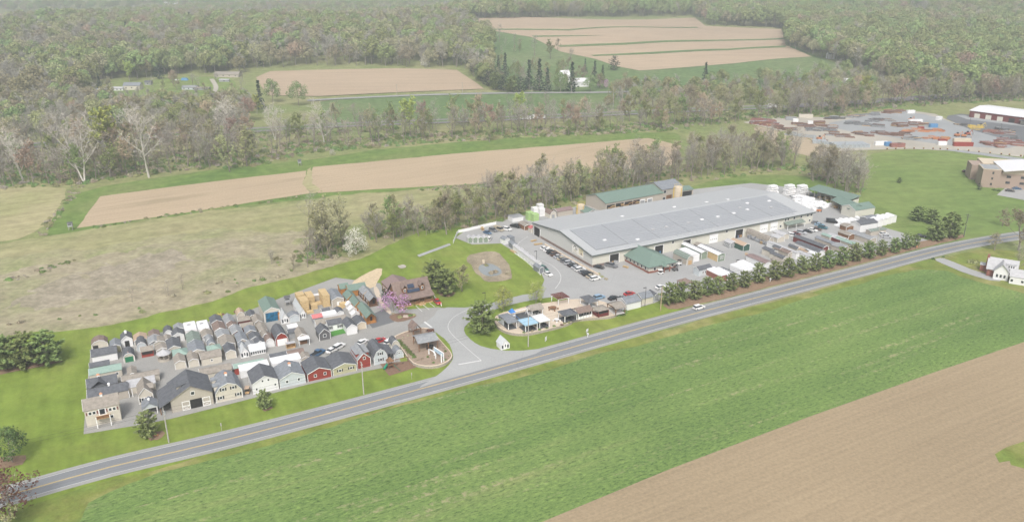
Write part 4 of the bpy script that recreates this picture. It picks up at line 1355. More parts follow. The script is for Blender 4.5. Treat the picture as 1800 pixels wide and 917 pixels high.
SHEDS = {}
def shed(label, xl, yl, xr, z, l, h, rise, wall, roof, style='gable', ridge='b', cat='shed', name='shed', group='display sheds', ang=LOTA, trim='trim',
         door=None, win=None, shut=None, garage=None, opening=None, cupola=None, gable=None, roof2=None, zb=0.0, sidewin=0, w=None, back=None):
    """xl, yl: photo pixel of the near left corner (on the ground when z is 0, at the eaves when z is the eave height); xr: photo column of the near right corner"""
    p = G(xl, yl, zb + z)
    W_ = w if w else width_to(p, ang, xr)
    if cat == 'shed' and style == 'gable':
        rise *= .66 if ridge == 'b' else .8
    c, s = math.cos(R(ang)), math.sin(R(ang))
    base = Vector((p.x + c * W_ / 2, p.y + s * W_ / 2, zb))
    e = thing(name, label, cat, base, R(ang), group)
    if ridge == 'b':
        UW, VL = W_, l
        fn = lambda u, v, zz: (u, v, zz)
    else:
        UW, VL = l, W_
        fn = lambda u, v, zz: (v - W_ / 2, u + l / 2, zz)
    face = lambda u, v, zz: (u, v, zz)
    e['w'], e['l'] = W_, l
    wm, rm = MATS[wall], MATS[roof]
    if style == 'hip':
        b = MB().box((0, l / 2, h / 2), (W_, l, h), wm)
        b.build('wall', e)
        r = MB()
        o = .25
        x, y0, y1 = W_ / 2 + o, -o, l + o
        if W_ >= l:
            k = (W_ - l) / 2
            rd = [(-k, l / 2, h + rise), (k, l / 2, h + rise)]
            fs = [(0, 1, 5, 4), (1, 2, 5), (2, 3, 4, 5), (3, 0, 4), (3, 2, 1, 0)]
        else:
            k = W_ / 2
            rd = [(0, k, h + rise), (0, l - k, h + rise)]
            fs = [(0, 1, 4), (1, 2, 5, 4), (2, 3, 5), (3, 0, 4, 5), (3, 2, 1, 0)]
        r.add([(-x, y0, h + .01), (x, y0, h + .01), (x, y1, h + .01), (-x, y1, h + .01)] + rd, fs, rm)
        r.build('roof', e)
    else:
        pr = profile(style, UW, h, rise)
        wb = MB()
        wb.ext([(pr[0][0], 0)] + pr + [(pr[-1][0], 0)], 0, VL, fn, wm)
        wb.build('wall', e)
        rb = MB()
        if roof2:
            n = len(pr) // 2
            roof_shell(rb, pr[:n + 1], 0, VL, fn, MATS[roof2])
            roof_shell(rb, pr[n:], 0, VL, fn, rm)
        else:
            roof_shell(rb, pr, 0, VL, fn, rm, ov=.1 if style == 'flat' else .22)
        rb.build('roof', e)
        if trim and style not in ('flat', 'mono'):
            fb = MB()
            fascia_strips(fb, pr, -.225, fn, MATS[trim])
            if ridge == 'b':
                for s_ in (-1, 1):
                    fb.box((s_ * (W_ / 2 + .01), -.02, h / 2), (.16, .1, h), MATS[trim])
            fb.build('fascia', e)
        if gable:
            g = MB()
            g.ext([(q[0] * .97, q[1] - .05) for q in pr], -.05, .02, fn, MATS[gable])
            g.build('gable', e)
    for d in door or []:
        panel_part(e, 'door', d[0], .02, d[1], d[2], face, d[3] if len(d) > 3 else 'trim')
    for w_ in win or []:
        window_part(e, w_[0], w_[1], w_[2], w_[3], face, shut)
    if garage:
        panel_part(e, 'garage_door', garage[0], .03, garage[1], garage[2], face, garage[3])
    if opening:
        panel_part(e, 'doorway', opening[0], .03, opening[1], opening[2], face, opening[3] if len(opening) > 3 else 'opening', v=-.02)
    for cp in [cupola] if cupola else []:
        cupola_part(e, cp[0], cp[1], h + rise, cp[2], 'trim', cp[3] if len(cp) > 3 else 'copper')
    sf = lambda u, v, zz: (-W_ / 2 + v, l - u, zz)
    for k in range(sidewin):
        window_part(e, l * (k + .5) / sidewin, h * .55, .7, .8, sf)
    return e

def pavilion(label, xl, yl, xr, l, h, rise, roof, style='hip', post='trim', floor=None, zb=0.0, ang=YARDA, name='pavilion', cat='pavilion', group='pavilions on the terrace', slats=False, z=0.0, posts=2, w=None):
    p = G(xl, yl, zb + z)
    W_ = w if w else width_to(p, ang, xr)
    c, s = math.cos(R(ang)), math.sin(R(ang))
    e = thing(name, label, cat, Vector((p.x + c * W_ / 2, p.y + s * W_ / 2, zb)), R(ang), group)
    for i in range(posts):
        for y in (.12, l - .12):
            x = -W_ / 2 + .12 + (W_ - .24) * i / (posts - 1)
            MB().box((x, y, h / 2), (.22, .22, h), MATS[post]).build('post', e)
    fr = MB()
    for y in (.12, l - .12):
        fr.box((0, y, h - .14), (W_ - .3, .16, .26), MATS[post])
    for x in (-W_ / 2 + .12, W_ / 2 - .12):
        fr.box((x, l / 2, h - .14), (.16, l - .3, .24), MATS[post])
    fr.build('beam_frame', e)
    r = MB()
    o = .3
    rm = MATS[roof]
    if slats:
        n = 14
        for k in range(n):
            r.box((-W_ / 2 - o + (W_ + 2 * o) * (k + .5) / n, l / 2, h + .10), (.12, l + 2 * o, .16), rm)
        r2 = r
    elif style == 'gable':
        roof_shell(r, profile('gable', W_, h + .02, rise), 0, l, lambda u, v, zz: (u, v, zz), rm, ov=.3)
    elif style == 'gable_a':
        roof_shell(r, profile('gable', l, h + .02, rise), 0, W_, lambda u, v, zz: (v - W_ / 2, u + l / 2, zz), rm, ov=.3)
    elif style == 'flat':
        r.box((0, l / 2, h + .1), (W_ + .5, l + .5, .18), rm)
    else:
        x, y0, y1, z0 = W_ / 2 + o, -o, l + o, h + .02
        k = min(W_, l) / 2
        rd = [(-(W_ / 2 - k) - .05, l / 2, z0 + rise), (W_ / 2 - k + .05, l / 2, z0 + rise)] if W_ >= l else [(0, k, z0 + rise), (0, l - k, z0 + rise)]
        fs = [(0, 1, 5, 4), (1, 2, 5), (2, 3, 4, 5), (3, 0, 4), (3, 2, 1, 0)] if W_ >= l else [(0, 1, 4), (1, 2, 5, 4), (2, 3, 5), (3, 0, 4, 5), (3, 2, 1, 0)]
        r.add([(-x, y0, z0), (x, y0, z0), (x, y1, z0), (-x, y1, z0)] + rd, fs, rm)
    r.build('roof', e)
    if floor:
        MB().box((0, l / 2, .06), (W_, l, .1), MATS[floor]).build('floor_deck', e)
    e['w'], e['l'] = W_, l
    return e

# ---- left column and back row of the sales lot
A_ = [(-.9, 1.0, .7, .9), (.9, 1.0, .7, .9)]
shed('cream loafing shed with a rounded brown roof at the far end of the back row', 163, 617, 191, 0, 4, 2.2, 1.3, 'cream', 'brown', 'gambrel', opening=(-1.3, 1.6, 1.8))
shed('tan gabled shed with pale grey roof behind the long white shed', 194, 610.5, 212, 2.2, 5, 2.2, 1.3, 'olive', 'bluegrey')
shed('white playhouse with charcoal roof, cupola and open dark gable', 215.5, 612, 234.5, 0, 4.5, 3.0, 1.9, 'white', 'charcoal', cupola=(0, 2.2, .8, 'trim'), opening=(0, 1.4, 2.4))
shed('cream barn shed with a green roll up door', 218.7, 637.8, 237.5, 0, 5, 2.1, 1.1, 'cream', 'charcoal', 'gambrel', garage=(0, 2.4, 1.9, 'greendoor'), cupola=(0, .4, .25, 'copper'))
shed('cream shed with wide peach roof in the back row', 235.5, 599, 258, 2.3, 4.5, 2.3, 1.3, 'cream', 'peach')
shed('pale blue barn shed with charcoal roof before the peach roofed one', 241.7, 619, 259, 0, 5, 2.2, 1.2, 'paleblue', 'charcoal', 'gambrel')
shed('brown roofed shed at the back behind the pale blue cottage', 261.7, 592, 280.5, 2.3, 4, 2.3, 1.2, 'clay', 'brown')
shed('blue grey cottage shed with white trimmed pale roof', 261, 604.5, 283, 2.3, 5, 2.3, 1.4, 'paleblue', 'greyroof', gable='bluegrey')
e = shed('red screen house with tan roof and dark screens', 250, 629, 271, 0, 3.2, 2.2, .9, 'red', 'tan', 'gable', 'a', name='screen_house', cat='screen house')
panel_part(e, 'screen', 0, 1.0, e['w'] * .9, 1.0, lambda u, v, zz: (u, v, zz), 'opening')
shed('tan roofed shed behind the octagonal gazebo, the nearer', 275, 616, 296, 2.3, 3.6, 2.3, 1.1, 'cream', 'tan')
shed('tan roofed shed behind the octagonal gazebo, the farther', 270, 603.5, 290, 2.3, 3.8, 2.3, 1.1, 'cream', 'tan')
shed('white shed with charcoal roof, topmost on the grass edge', 288.3, 586.7, 304, 2.3, 4, 2.3, 1.2, 'white', 'charcoal', 'gambrel')
shed('small white shed with tan roof between two charcoal roofs', 287.8, 599, 301, 2, 3.5, 2.0, 1.0, 'white', 'tan')
shed('grey roofed shed beside the first white flat topped unit', 306.7, 580, 324, 2.3, 4, 2.3, 1.1, 'greywall', 'greyroof')
shed('white shed with charcoal roof and dark open door', 303, 590.5, 322.8, 2.4, 4.5, 2.4, 1.5, 'white', 'charcoal', opening=(0, 1.1, 2.0, 'darkgrey'))
shed('cream garage with charcoal roof and wide dark opening', 295, 614, 317.8, 2.5, 7, 2.5, 1.5, 'cream', 'charcoal', opening=(.4, 2.8, 2.1))
pavilion('seafoam green hipped pavilion in the sheds', 305.5, 626, 329.5, 4.6, 2.4, 1.2, 'seafoam', 'hip', group=None, z=2.4, ang=LOTA)
shed('cream shed with brown roof, first of the front pair by the green pavilion', 309, 650, 327.8, 0, 5.5, 2.3, 1.1, 'cream', 'tan', door=[(0, 1.2, 1.9, 'cream')])
shed('cream shed with brown roof, second of the front pair by the green pavilion', 333, 646.5, 350.5, 0, 6, 2.3, 1.1, 'cream', 'tan', door=[(0, 1.2, 1.9, 'cream')])
for nm, a in (('first', (325.5, 583.3, 347)), ('second', (349, 581, 369))):
    e = shed('white flat topped unit at the grass edge, the %s of two' % nm, a[0], a[1], a[2], 2.8, 7, 2.8, .35, 'wrap', 'whiteroof', 'flat', name='wrapped_unit', cat='wrapped shed', group='white wrapped units')
    MB().box((-.3, 4.6, 3.24), (1.1, .7, .1), MATS['tan']).build('vent', e)
shed('long white shed with charcoal roof at the lawn edge', 164, 640, 207.8, 0, 5, 2.6, 1.7, 'white', 'charcoal', 'gable', 'a')
shed('low charcoal roofed shed half hidden by the green roof', 158.3, 646, 192, 2.4, 3, 2.4, 1.0, 'clay', 'charcoal', 'gable', 'a')
shed('long shed with seafoam metal roof at the lawn edge', 157.8, 659.5, 213.3, 2.4, 4.5, 2.4, 1.2, 'cream', 'seafoam', 'gable', 'a', win=[(3.0, 1.3, .8, .8)])
e = shed('charcoal roofed shed with cross gable and copper capped cupola', 153.7, 682.5, 206, 2.6, 6, 2.6, 1.9, 'clay', 'charcoal', 'gable', 'a', cupola=(-.8, 3.0, .9))
cg = MB(); roof_shell(cg, profile('gable', 4.4, 2.7, 1.7), -.3, 3.0, lambda u, v, zz: (u - .8, v, zz), MATS['charcoal']); cg.build('cross_gable', e)
e = shed('long charcoal roofed shed with white posted porch end', 155, 699, 224, 2.7, 5, 2.7, 1.7, 'clay', 'charcoal', 'gable', 'a', cupola=(.5, 2.5, .7, 'trim'))
for x in (e['w'] / 2 + 1.1, e['w'] / 2 + .2):
    MB().box((x, .1, 1.35), (.2, .2, 2.7), MATS['trim']).build('porch_post', e)
e = shed('two storey cream house with tan roof, white french door and balcony', 153.7, 751.3, 214.4, 0, 6, 5.2, 2.0, 'cream', 'tan', 'gable', 'a', cat='house', name='display_house', group=None, cupola=(.3, 3.0, .8),
         win=[(-3.0, 4.1, .75, .95), (-2.0, 4.1, .75, .95), (2.0, 4.1, .75, .95), (3.0, 4.1, .75, .95), (2.1, 1.9, .8, .9)], door=[])
panel_part(e, 'french_door', 0, 2.9, 1.9, 2.1, lambda u, v, zz: (u, v, zz), 'trim')
panel_part(e, 'door_glass', 0, 3.2, 1.3, 1.6, lambda u, v, zz: (u, v, zz), 'glass', v=-.075)
b = MB(); b.box((0, -.9, 2.75), (3.6, 1.8, .16), MATS['wood']); b.build('balcony', e)
b = MB(); b.box((0, -1.75, 3.25), (3.6, .08, .8), MATS['midlog']); b.build('balcony_rail', e)
for x in (-1.7, 1.7):
    MB().box((x, -1.75, 1.8), (.22, .22, 3.6), MATS['trim']).build('balcony_post', e)
for x in (-3.85, -1.15, 1.15, 3.85):
    panel_part(e, 'shutter', x, 3.6, .3, .95, lambda u, v, zz: (u, v, zz), 'maroon')
e = pavilion('small blue grey roofed pavilion with white cupola beside the dark barn', 253.4, 732, 278.6, 4, 2.5, 1.3, 'bluegrey', 'gable', group=None, ang=LOTA)
cupola_part(e, 0, 2, 3.7, .6, 'trim', 'trim')
g = MB(); g.ext([(-e['w'] / 2, 2.5), (0, 3.8), (e['w'] / 2, 2.5)], -.06, .04, lambda u, v, zz: (u, v, zz), MATS['paleblue']); g.build('gable', e)
MB().box((0, 3.9, 1.2), (e['w'] - .5, .12, 2.4), MATS['paleblue']).build('back_wall', e)
e = shed('tan roofed cottage with white windows and side dormer', 245.6, 711, 271, 0, 7, 2.9, 2.2, 'cream', 'tan', cat='cottage', name='display_cottage', group=None, win=[(-.9, 1.4, .7, 1.2), (0, 1.4, .7, 1.2), (.9, 1.4, .7, 1.2)], shut='shutter')
d = MB(); roof_shell(d, profile('gable', 2.6, 3.6, .9), 0, 2.2, lambda u, v, zz: (e['w'] / 2 - 1.9 + v, u + 3.4, zz), MATS['tan']); d.build('dormer', e)
shed('long low shed with light tan roof beside the tan cottage', 215, 670, 279.6, 2.3, 3.6, 2.3, .8, 'cream', 'tan', 'gable', 'a')
shed('long low cream shed with ribbed light grey roof beside the tan cottage', 225, 682, 272.5, 2.3, 3.4, 2.3, .7, 'cream', 'palegrey', 'mono', 'a')
shed('small tan roofed shed standing alone on the asphalt', 225, 659.8, 240, 2.2, 5, 2.2, 1.0, 'cream', 'tan')

# the octagonal gazebo
def gazebo(label, px, py, r, roof='palegrey', wall='clay'):
    p = G(px, py)
    e = thing('gazebo', label, 'gazebo', (p.x, p.y, 0), R(22.5))
    n = 8
    for k in range(n):
        a = 2 * PI * k / n
        MB().box((math.cos(a) * r, math.sin(a) * r, 1.2), (.16, .16, 2.4), MATS[wall], rz=a).build('post', e)
    w = MB()
    for k in range(n):
        a = 2 * PI * (k + .5) / n
        q = r * math.cos(PI / n)
        w.box((math.cos(a) * q, math.sin(a) * q, .45), (.1, 2 * r * math.sin(PI / n) - .15, .8), MATS[wall], rz=a)
    w.build('railing', e)
    f = MB(); f.tube((0, 0, .02), (0, 0, .15), r * 1.02, r * 1.02, MATS[wall], 8); f.build('floor_deck', e)
    t = MB(); t.tube((0, 0, 2.4), (0, 0, 3.7), r * 1.18, .25, MATS[roof], 8); t.tube((0, 0, 3.7), (0, 0, 4.1), .35, .05, MATS[roof], 8)
    t.build('roof', e)
    return e
gazebo('grey octagonal gazebo with railing at the edge of the asphalt', 289.5, 632, 1.95)

# ---- front row along the road, from the big barn on
e = shed('large grey barn with charcoal metal roof and white crossed sliding doors', 303.4, 725.5, 376, 0, 11, 4.0, 3.2, 'clay', 'charcoal', cat='barn', name='barn', group=None, trim='tan', opening=(1.0, 3.2, 2.9), win=[(.4, 4.9, 1.0, 1.1)])
f2 = lambda u, v, zz: (u, v, zz)
for x in (-1.75, 3.75):
    d = panel_part(e, 'sliding_door', x, .05, 2.0, 2.8, f2, 'clay', v=-.1)
    k = MB()
    for (u0, z0, w0, h0) in ((x, .12, 2.1, .2), (x, 2.78, 2.1, .2), (x, 1.4, 2.1, .18), (x - .97, 1.4, .2, 2.8), (x + .97, 1.4, .2, 2.8)):
        k.box((u0, -.13, z0), (w0, .06, h0), MATS['trim'])
    for s_ in (-1, 1):
        k.add([(x - s_ * .95, -.14, .2), (x - s_ * .75, -.14, .2), (x + s_ * .95, -.14, 1.35), (x + s_ * .75, -.14, 1.35)], [(0, 1, 2, 3)], MATS['trim'])
    k.build('door_frame', d)
lt = MB()
hw = e['w'] / 2
lt.ext([(-hw - 3.2, 2.2), (-hw + .2, 4.02), (-hw + .2, 4.22), (-hw - 3.2, 2.4)], -.1, 10.5, f2, MATS['charcoal'])
lo = lt.build('lean_to_roof', e)
for y in (.2, 3.6, 7, 10.3):
    MB().box((-hw - 2.9, y, 1.15), (.25, .25, 2.3), MATS['midlog']).build('lean_to_post', e)
MB().box((-hw - 1.5, 10.2, 1.2), (2.8, .15, 2.4), MATS['clay']).build('lean_to_wall', e)
dm = MB(); dm.ext([(3.2, 4.6), (7.4, 4.6), (7.4, 6.1), (3.2, 6.1)], 0, 1.6, lambda u, v, zz: (-2.6 - .9 + v, u, zz), MATS['clay']); do = dm.build('shed_dormer', e)
dr = MB(); dr.ext([(2.9, 6.15), (7.7, 6.15), (7.7, 6.32), (2.9, 6.32)], -.4, 3.4, lambda u, v, zz: (-3.5 + v, u, zz + v * .24), MATS['charcoal']); dr.build('dormer_roof', do)
pm = MB(); pm.box((hw + .6, 11, 1.7), (.1, .1, .1), MATS['charcoal'])
e = shed('two storey cream gambrel barn with grey roof, black shutters and copper cupola', 381, 708.5, 427, 0, 8.5, 3.0, 2.8, 'cream', 'bluegrey', 'gambrel', cat='barn', name='gambrel_barn', group=None, cupola=(.2, 4.8, .9),
         win=[(-1.4, 4.0, .8, .9), (1.4, 4.0, .8, .9), (-2.3, 1.5, .8, .9), (2.5, 1.5, .8, .9)], shut='shutter')
for y in (2.0, 6.0):
    d = MB(); d.box((-e['w'] * .42, y, 4.0), (1.4, 1.3, 1.4), MATS['cream']); dd = d.build('dormer', e)
    r = MB(); roof_shell(r, profile('gable', 1.3, 4.7, .7), 0, 2.2, lambda u, v, zz: (-e['w'] * .42 - .9 + v, u + y, zz), MATS['bluegrey'], ov=.15); r.build('dormer_roof', dd)
shed('white two storey barn with charcoal roof and four small windows', 446, 693.5, 490, 0, 8.5, 3.5, 1.9, 'white', 'charcoal', cat='barn', name='barn', group=None, win=[(-.7, 3.9, .6, .75), (1.0, 3.9, .6, .75), (-2.6, 1.6, .6, .75), (2.8, 1.9, .6, .75)])
shed('pale blue garage barn with grey roof and copper cupola', 493, 682.5, 537, 0, 8.5, 2.9, 1.7, 'paleblue', 'bluegrey', cat='barn', name='barn', group=None, win=[(-1.6, 1.8, .75, .9), (1.9, 1.8, .75, .9)], cupola=(.3, 4.5, .9))
shed('red garage with charcoal roof and two white windows', 541.7, 671, 583, 0, 8.5, 2.6, 1.5, 'red', 'charcoal', cat='garage', name='garage', group=None, win=[(-1.3, 1.6, .75, .9), (1.7, 1.7, .75, .9)])
shed('low tan garage with charcoal roof and black shuttered windows', 586, 660.5, 627, 0, 8.5, 2.4, 1.2, 'olive', 'charcoal', cat='garage', name='garage', group=None, win=[(-1.5, 1.4, .9, .8), (2.0, 1.5, .9, .8)], shut='shutter')
e = shed('tall red barn with light grey roof, side porch and dormer', 629, 648.5, 652, 0, 8, 3.1, 2.0, 'red', 'greyroof', cat='barn', name='barn', group=None, win=[(.2, 3.4, .75, .9)])
MB().box((-e['w'] / 2 - .8, 4, 2.1), (1.6, 7.6, .14), MATS['greyroof']).build('porch_roof', e)
for y in (.4, 4, 7.6):
    MB().box((-e['w'] / 2 - 1.5, y, 1.1), (.16, .16, 2.2), MATS['trim']).build('porch_post', e)
for s_ in (-1, 1):
    d = MB(); d.box((s_ * e['w'] * .36, 4.2, 3.9), (.9, 5.6, 1.2), MATS['red']); d.box((s_ * e['w'] * .38, 4.2, 4.6), (1.4, 6.0, .14), MATS['greyroof']); d.build('shed_dormer', e)
e = shed('pale grey gambrel barn with charcoal roof and open side porch', 658.3, 642, 681, 0, 8, 2.9, 2.4, 'paleblue', 'charcoal', 'gambrel', cat='barn', name='gambrel_barn', group=None, win=[(0, 3.7, .75, .9), (.1, 1.6, .8, .9)], shut='shutter')
lt = MB(); lt.ext([(e['w'] / 2 - .1, 3.3), (e['w'] / 2 + 2.6, 2.5), (e['w'] / 2 + 2.6, 2.66), (e['w'] / 2 - .1, 3.46)], 0, 7.5, f2, MATS['charcoal']); lt.build('porch_roof', e)
for y in (.2, 3.6, 7.2):
    MB().box((e['w'] / 2 + 2.4, y, 1.25), (.18, .18, 2.5), MATS['trim']).build('porch_post', e)
shed('small grey barn shed beside the garden wall, the nearer', 695, 631, 709, 0, 3.4, 1.8, 1.4, 'paleblue', 'bluegrey', 'gambrel', win=[(0, 2.0, .5, .6)])
shed('small cream barn shed with charcoal roof beside the garden wall, the farther', 689, 614, 702, 0, 3.4, 1.8, 1.4, 'cream', 'charcoal', 'gambrel')

# ---- units standing behind the front row
shed('long low shed with seafoam roof and red end behind the front row', 412, 647.5, 464, 2.4, 3, 2.4, .9, 'red', 'seafoam', 'gable', 'a')
shed('long white flat topped unit behind the white two storey barn', 421.8, 652.5, 472.8, 2.5, 4, 2.5, .3, 'wrap', 'whiteroof', 'flat', 'a', name='wrapped_unit', cat='wrapped shed', group='white wrapped units')
shed('long tan roofed shed behind the cream gambrel barn', 352.8, 659, 406.8, 2.2, 4.2, 2.2, 1.1, 'cream', 'tan', 'gable', 'a')
shed('cream shed with brown roof and one dark window facing the aisle', 355.8, 643.5, 391, 0, 5, 2.5, 1.2, 'cream', 'tan', 'gable', 'a', win=[(0, 1.5, .6, .7)])
shed('cream shed with charcoal roof between the tan roof and the greenhouse', 398, 632, 415.8, 0, 6, 2.5, 1.2, 'cream', 'charcoal')
def greenhouse(label, xl, yl, xr, l, h, rise, ridge='b', ang=LOTA, zb=0):
    e = shed(label, xl, yl, xr, 0, l, h, rise, 'white', 'glassroof', 'gable', ridge, cat='greenhouse', name='greenhouse', group='white greenhouses', ang=ang, zb=zb)
    w = e['w']
    n = 7 if ridge == 'a' else 2
    for k in range(n):
        u = -w / 2 + w * (k + .5) / n if ridge == 'a' else (-w * .32 + w * .64 * k)
        panel_part(e, 'pane', u, .5, w / n * (.62 if ridge == 'a' else .4), h * .62, lambda u, v, zz: (u, v, zz), 'glass', v=-.03)
    if ridge == 'b':
        panel_part(e, 'door', 0, .05, .9, 2.1, lambda u, v, zz: (u, v, zz), 'trim', v=-.06)
        panel_part(e, 'door_pane', 0, .9, .4, 1.0, lambda u, v, zz: (u, v, zz), 'glass', v=-.08)
    return e
greenhouse('white gable greenhouse with glazed door beside the aisle', 424, 630, 438, 4, 1.9, 1.9)
greenhouse('long white greenhouse with a row of dark panes beside the aisle', 441, 625.8, 467.5, 3.4, 1.6, 1.7, 'a')
greenhouse('white greenhouse beside the green roofed mural shed', 495.4, 570, 508, 5, 2.0, 2.2)
greenhouse('long white greenhouse, second from the mural shed', 527.5, 561, 538, 11, 2.0, 2.0)
greenhouse('tiny white greenhouse alone on the grass by the road entrance', 881, 615.5, 895.4, 3.4, 1.8, 1.9, ang=YARDA)
shed('white flat topped unit behind the pale blue garage barn', 478, 640, 528.6, 2.5, 4, 2.5, .3, 'wrap', 'whiteroof', 'flat', 'a', name='wrapped_unit', cat='wrapped shed', group='white wrapped units')
shed('charcoal roofed shed behind the white unit and the pale blue barn', 475.8, 630, 504.6, 2.4, 3, 2.4, 1.0, 'clay', 'charcoal', 'gable', 'a')
shed('brown roofed shed behind the red garage', 507.6, 626, 535, 2.4, 4, 2.4, 1.0, 'clay', 'brown', 'gable', 'a')
shed('little tan roofed shed behind the red garage', 529, 630.5, 545, 2.2, 3.6, 2.2, .9, 'cream', 'tan')

# ---- middle block of the sales lot
for a in [
    ('sage roofed shed with dark red gable below the white flat units', 330, 602.5, 353, 2.6, 7, 2.6, 1.5, 'clay', 'sage', 'gable', 'maroon'),
    ('blue grey roofed shed with tan gable before the sage roofed one', 333.3, 621, 360.5, 2.5, 7.5, 2.5, 1.6, 'clay', 'bluegrey', 'gable', 'cream'),
    ('tan roofed shed with white gable below the second white flat unit', 355.5, 592.5, 373.9, 2.4, 5, 2.4, 1.2, 'white', 'tan', 'gable', 'white'),
    ('grey roofed barn shed with white trim in the middle block', 361.7, 601, 375.5, 2.2, 3.4, 2.2, 1.1, 'clay', 'greyroof', 'gambrel', None),
    ('grey roofed barn shed just behind the seafoam hip roof', 365, 608, 379.4, 2.2, 3.2, 2.2, 1.1, 'clay', 'bluegrey', 'gambrel', None),
    ('white shed with charcoal roof at the grass edge, first of the middle block', 371, 568, 390.5, 2.6, 5, 2.6, 1.4, 'white', 'charcoal', 'gable', 'white'),
    ('brown roofed shed with white gable opening behind it the grass', 376.7, 582, 396.7, 2.6, 6, 2.6, 1.5, 'clay', 'brown', 'gable', 'white'),
    ('grey tan roofed shed in the middle of the block', 381.7, 592.5, 404, 2.4, 4.5, 2.4, 1.2, 'clay', 'greyroof', 'gable', None),
    ('tan roofed shed with arched porch behind the charcoal cream shed', 389, 607.5, 413.3, 2.4, 6.5, 2.4, 1.3, 'cream', 'tan', 'gable', 'opening'),
    ('pale grey roofed shed with white gable at the grass edge', 396.7, 568.5, 412, 2.6, 6.5, 2.6, 1.4, 'white', 'greyroof', 'gable', 'white'),
    ('short brown roofed shed between two grey roofs', 401, 575, 416.7, 2.5, 3, 2.5, 1.3, 'clay', 'brown', 'gable', None),
    ('grey roofed shed with dark red gable in the middle block', 407.8, 586.8, 426.7, 2.5, 5.5, 2.5, 1.4, 'clay', 'greyroof', 'gable', 'maroon'),
    ('wide blue grey roofed shed before the red gabled one', 417.8, 601.5, 435.5, 2.5, 6.5, 2.5, 1.4, 'clay', 'bluegrey', 'gable', None),
    ('small blue grey roofed shed behind the gable greenhouse', 421, 612, 432, 2.3, 4, 2.3, 1.1, 'white', 'bluegrey', 'gable', None),
    ('cream shed with peach roof at the grass edge', 416.7, 554.5, 430, 2.6, 4, 2.6, 1.2, 'cream', 'peach', 'gambrel', None),
    ('blue grey roofed shed beside the long tan row', 432, 585, 450, 2.4, 4.2, 2.4, 1.2, 'clay', 'bluegrey', 'gable', None),
    ('charcoal roofed shed with white gable in the middle block', 440, 596.3, 457.8, 2.4, 4.2, 2.4, 1.2, 'white', 'charcoal', 'gable', 'white'),
    ('low white shed with grey roof behind the long greenhouse', 433.3, 608.5, 447, 2.2, 3.2, 2.2, 1.0, 'white', 'greyroof', 'gable', 'white'),
    ('white shed with charcoal roof and dormer behind the long greenhouse', 449.4, 605, 465.5, 2.3, 4, 2.3, 1.4, 'white', 'charcoal', 'gable', 'white'),
    ('long tan roofed shed, first of the run beside the mural shed', 447, 567.5, 461, 2.5, 6, 2.5, 1.2, 'clay', 'tan', 'gable', None),
    ('long tan roofed shed, second of the run beside the mural shed', 456, 582, 470, 2.5, 6, 2.5, 1.2, 'clay', 'tan', 'gable', None),
    ('charcoal roofed shed at the grass edge beside the mural shed', 437, 557.5, 450, 2.5, 5, 2.5, 1.2, 'clay', 'charcoal', 'gable', None),
    ('tan barn shed with pale blue arched front', 461, 593, 474, 2.3, 4, 2.3, 1.3, 'paleblue', 'tan', 'gambrel', None),
]:
    shed(a[0], a[1], a[2], a[3], a[4], a[5], a[6], a[7], a[8], a[9], a[10], gable=a[11])
pavilion('seafoam green hipped pavilion in front of the grey barn sheds', 366, 617.5, 388.5, 4, 2.4, 1.1, 'seafoam', 'hip', group=None, z=2.4, ang=LOTA)
shed('maroon sided shed with tan roof, the farther of two stepped ones', 420, 565, 439, 2.3, 3.6, 2.3, .9, 'maroon', 'tan', 'gable', 'a')
shed('maroon sided shed with tan roof, the nearer of two stepped ones', 424.4, 576, 445, 2.3, 3.6, 2.3, .9, 'maroon', 'tan', 'gable', 'a')
shed('white barn shed with brown roof beside the red gambrel garage', 467.8, 611.5, 483, 0, 5, 2.0, 1.3, 'white', 'brown', 'gambrel')
shed('dark red gambrel garage with charcoal roof and wide white door', 485.6, 609, 507, 0, 8, 2.6, 2.1, 'red', 'charcoal', 'gambrel', cat='garage', name='gambrel_garage', group=None, garage=(.1, 3.3, 2.4, 'trim'))
e = shed('tall cream shed with green metal roof and blue mural in its open front', 466, 567, 493.5, 0, 11, 4.1, 2.0, 'cream', 'greenmetal', cat='shed', name='open_front_shed', group=None, garage=(0, 4.6, 3.5, 'mural'))
MB().box((e['w'] / 2 - .5, -.12, 1.6), (.6, .1, 3.0), MATS['log']).build('panel_board', e)
shed('small pale grey shed between the two greenhouses', 509.8, 567.6, 526.9, 0, 3.4, 2.3, 1.2, 'paleblue', 'bluegrey')
shed('white topped low unit behind the red gambrel garage', 506.6, 577, 523.6, 2.4, 2.6, 2.4, .25, 'white', 'whiteroof', 'flat', 'a', name='wrapped_unit', cat='wrapped shed', group='white wrapped units')
shed('charcoal roofed grey shed beside the white posted porch shed', 507.5, 586, 523.5, 2.2, 3, 2.2, 1.0, 'greywall', 'charcoal', 'gable', 'a')
e = shed('tan roofed shed with white posted porch and furniture under it', 525, 604, 541, 0, 6, 2.5, 1.4, 'clay', 'tan')
MB().box((0, -1.3, 2.45), (e['w'] + .7, 2.6, .16), MATS['whiteroof']).build('porch_roof', e)
for x in (-e['w'] / 2 - .1, e['w'] / 2 + .1):
    MB().box((x, -2.4, 1.2), (.18, .18, 2.4), MATS['trim']).build('porch_post', e)
MB().box((0, -.6, .5), (e['w'] - .6, .8, .9), MATS['midlog']).build('porch_bench', e)
b = thing('wood_bin', 'open fronted brown wooden bin on the aisle beside the red gambrel garage', 'wood bin', G(511.5, 610.8), R(LOTA))
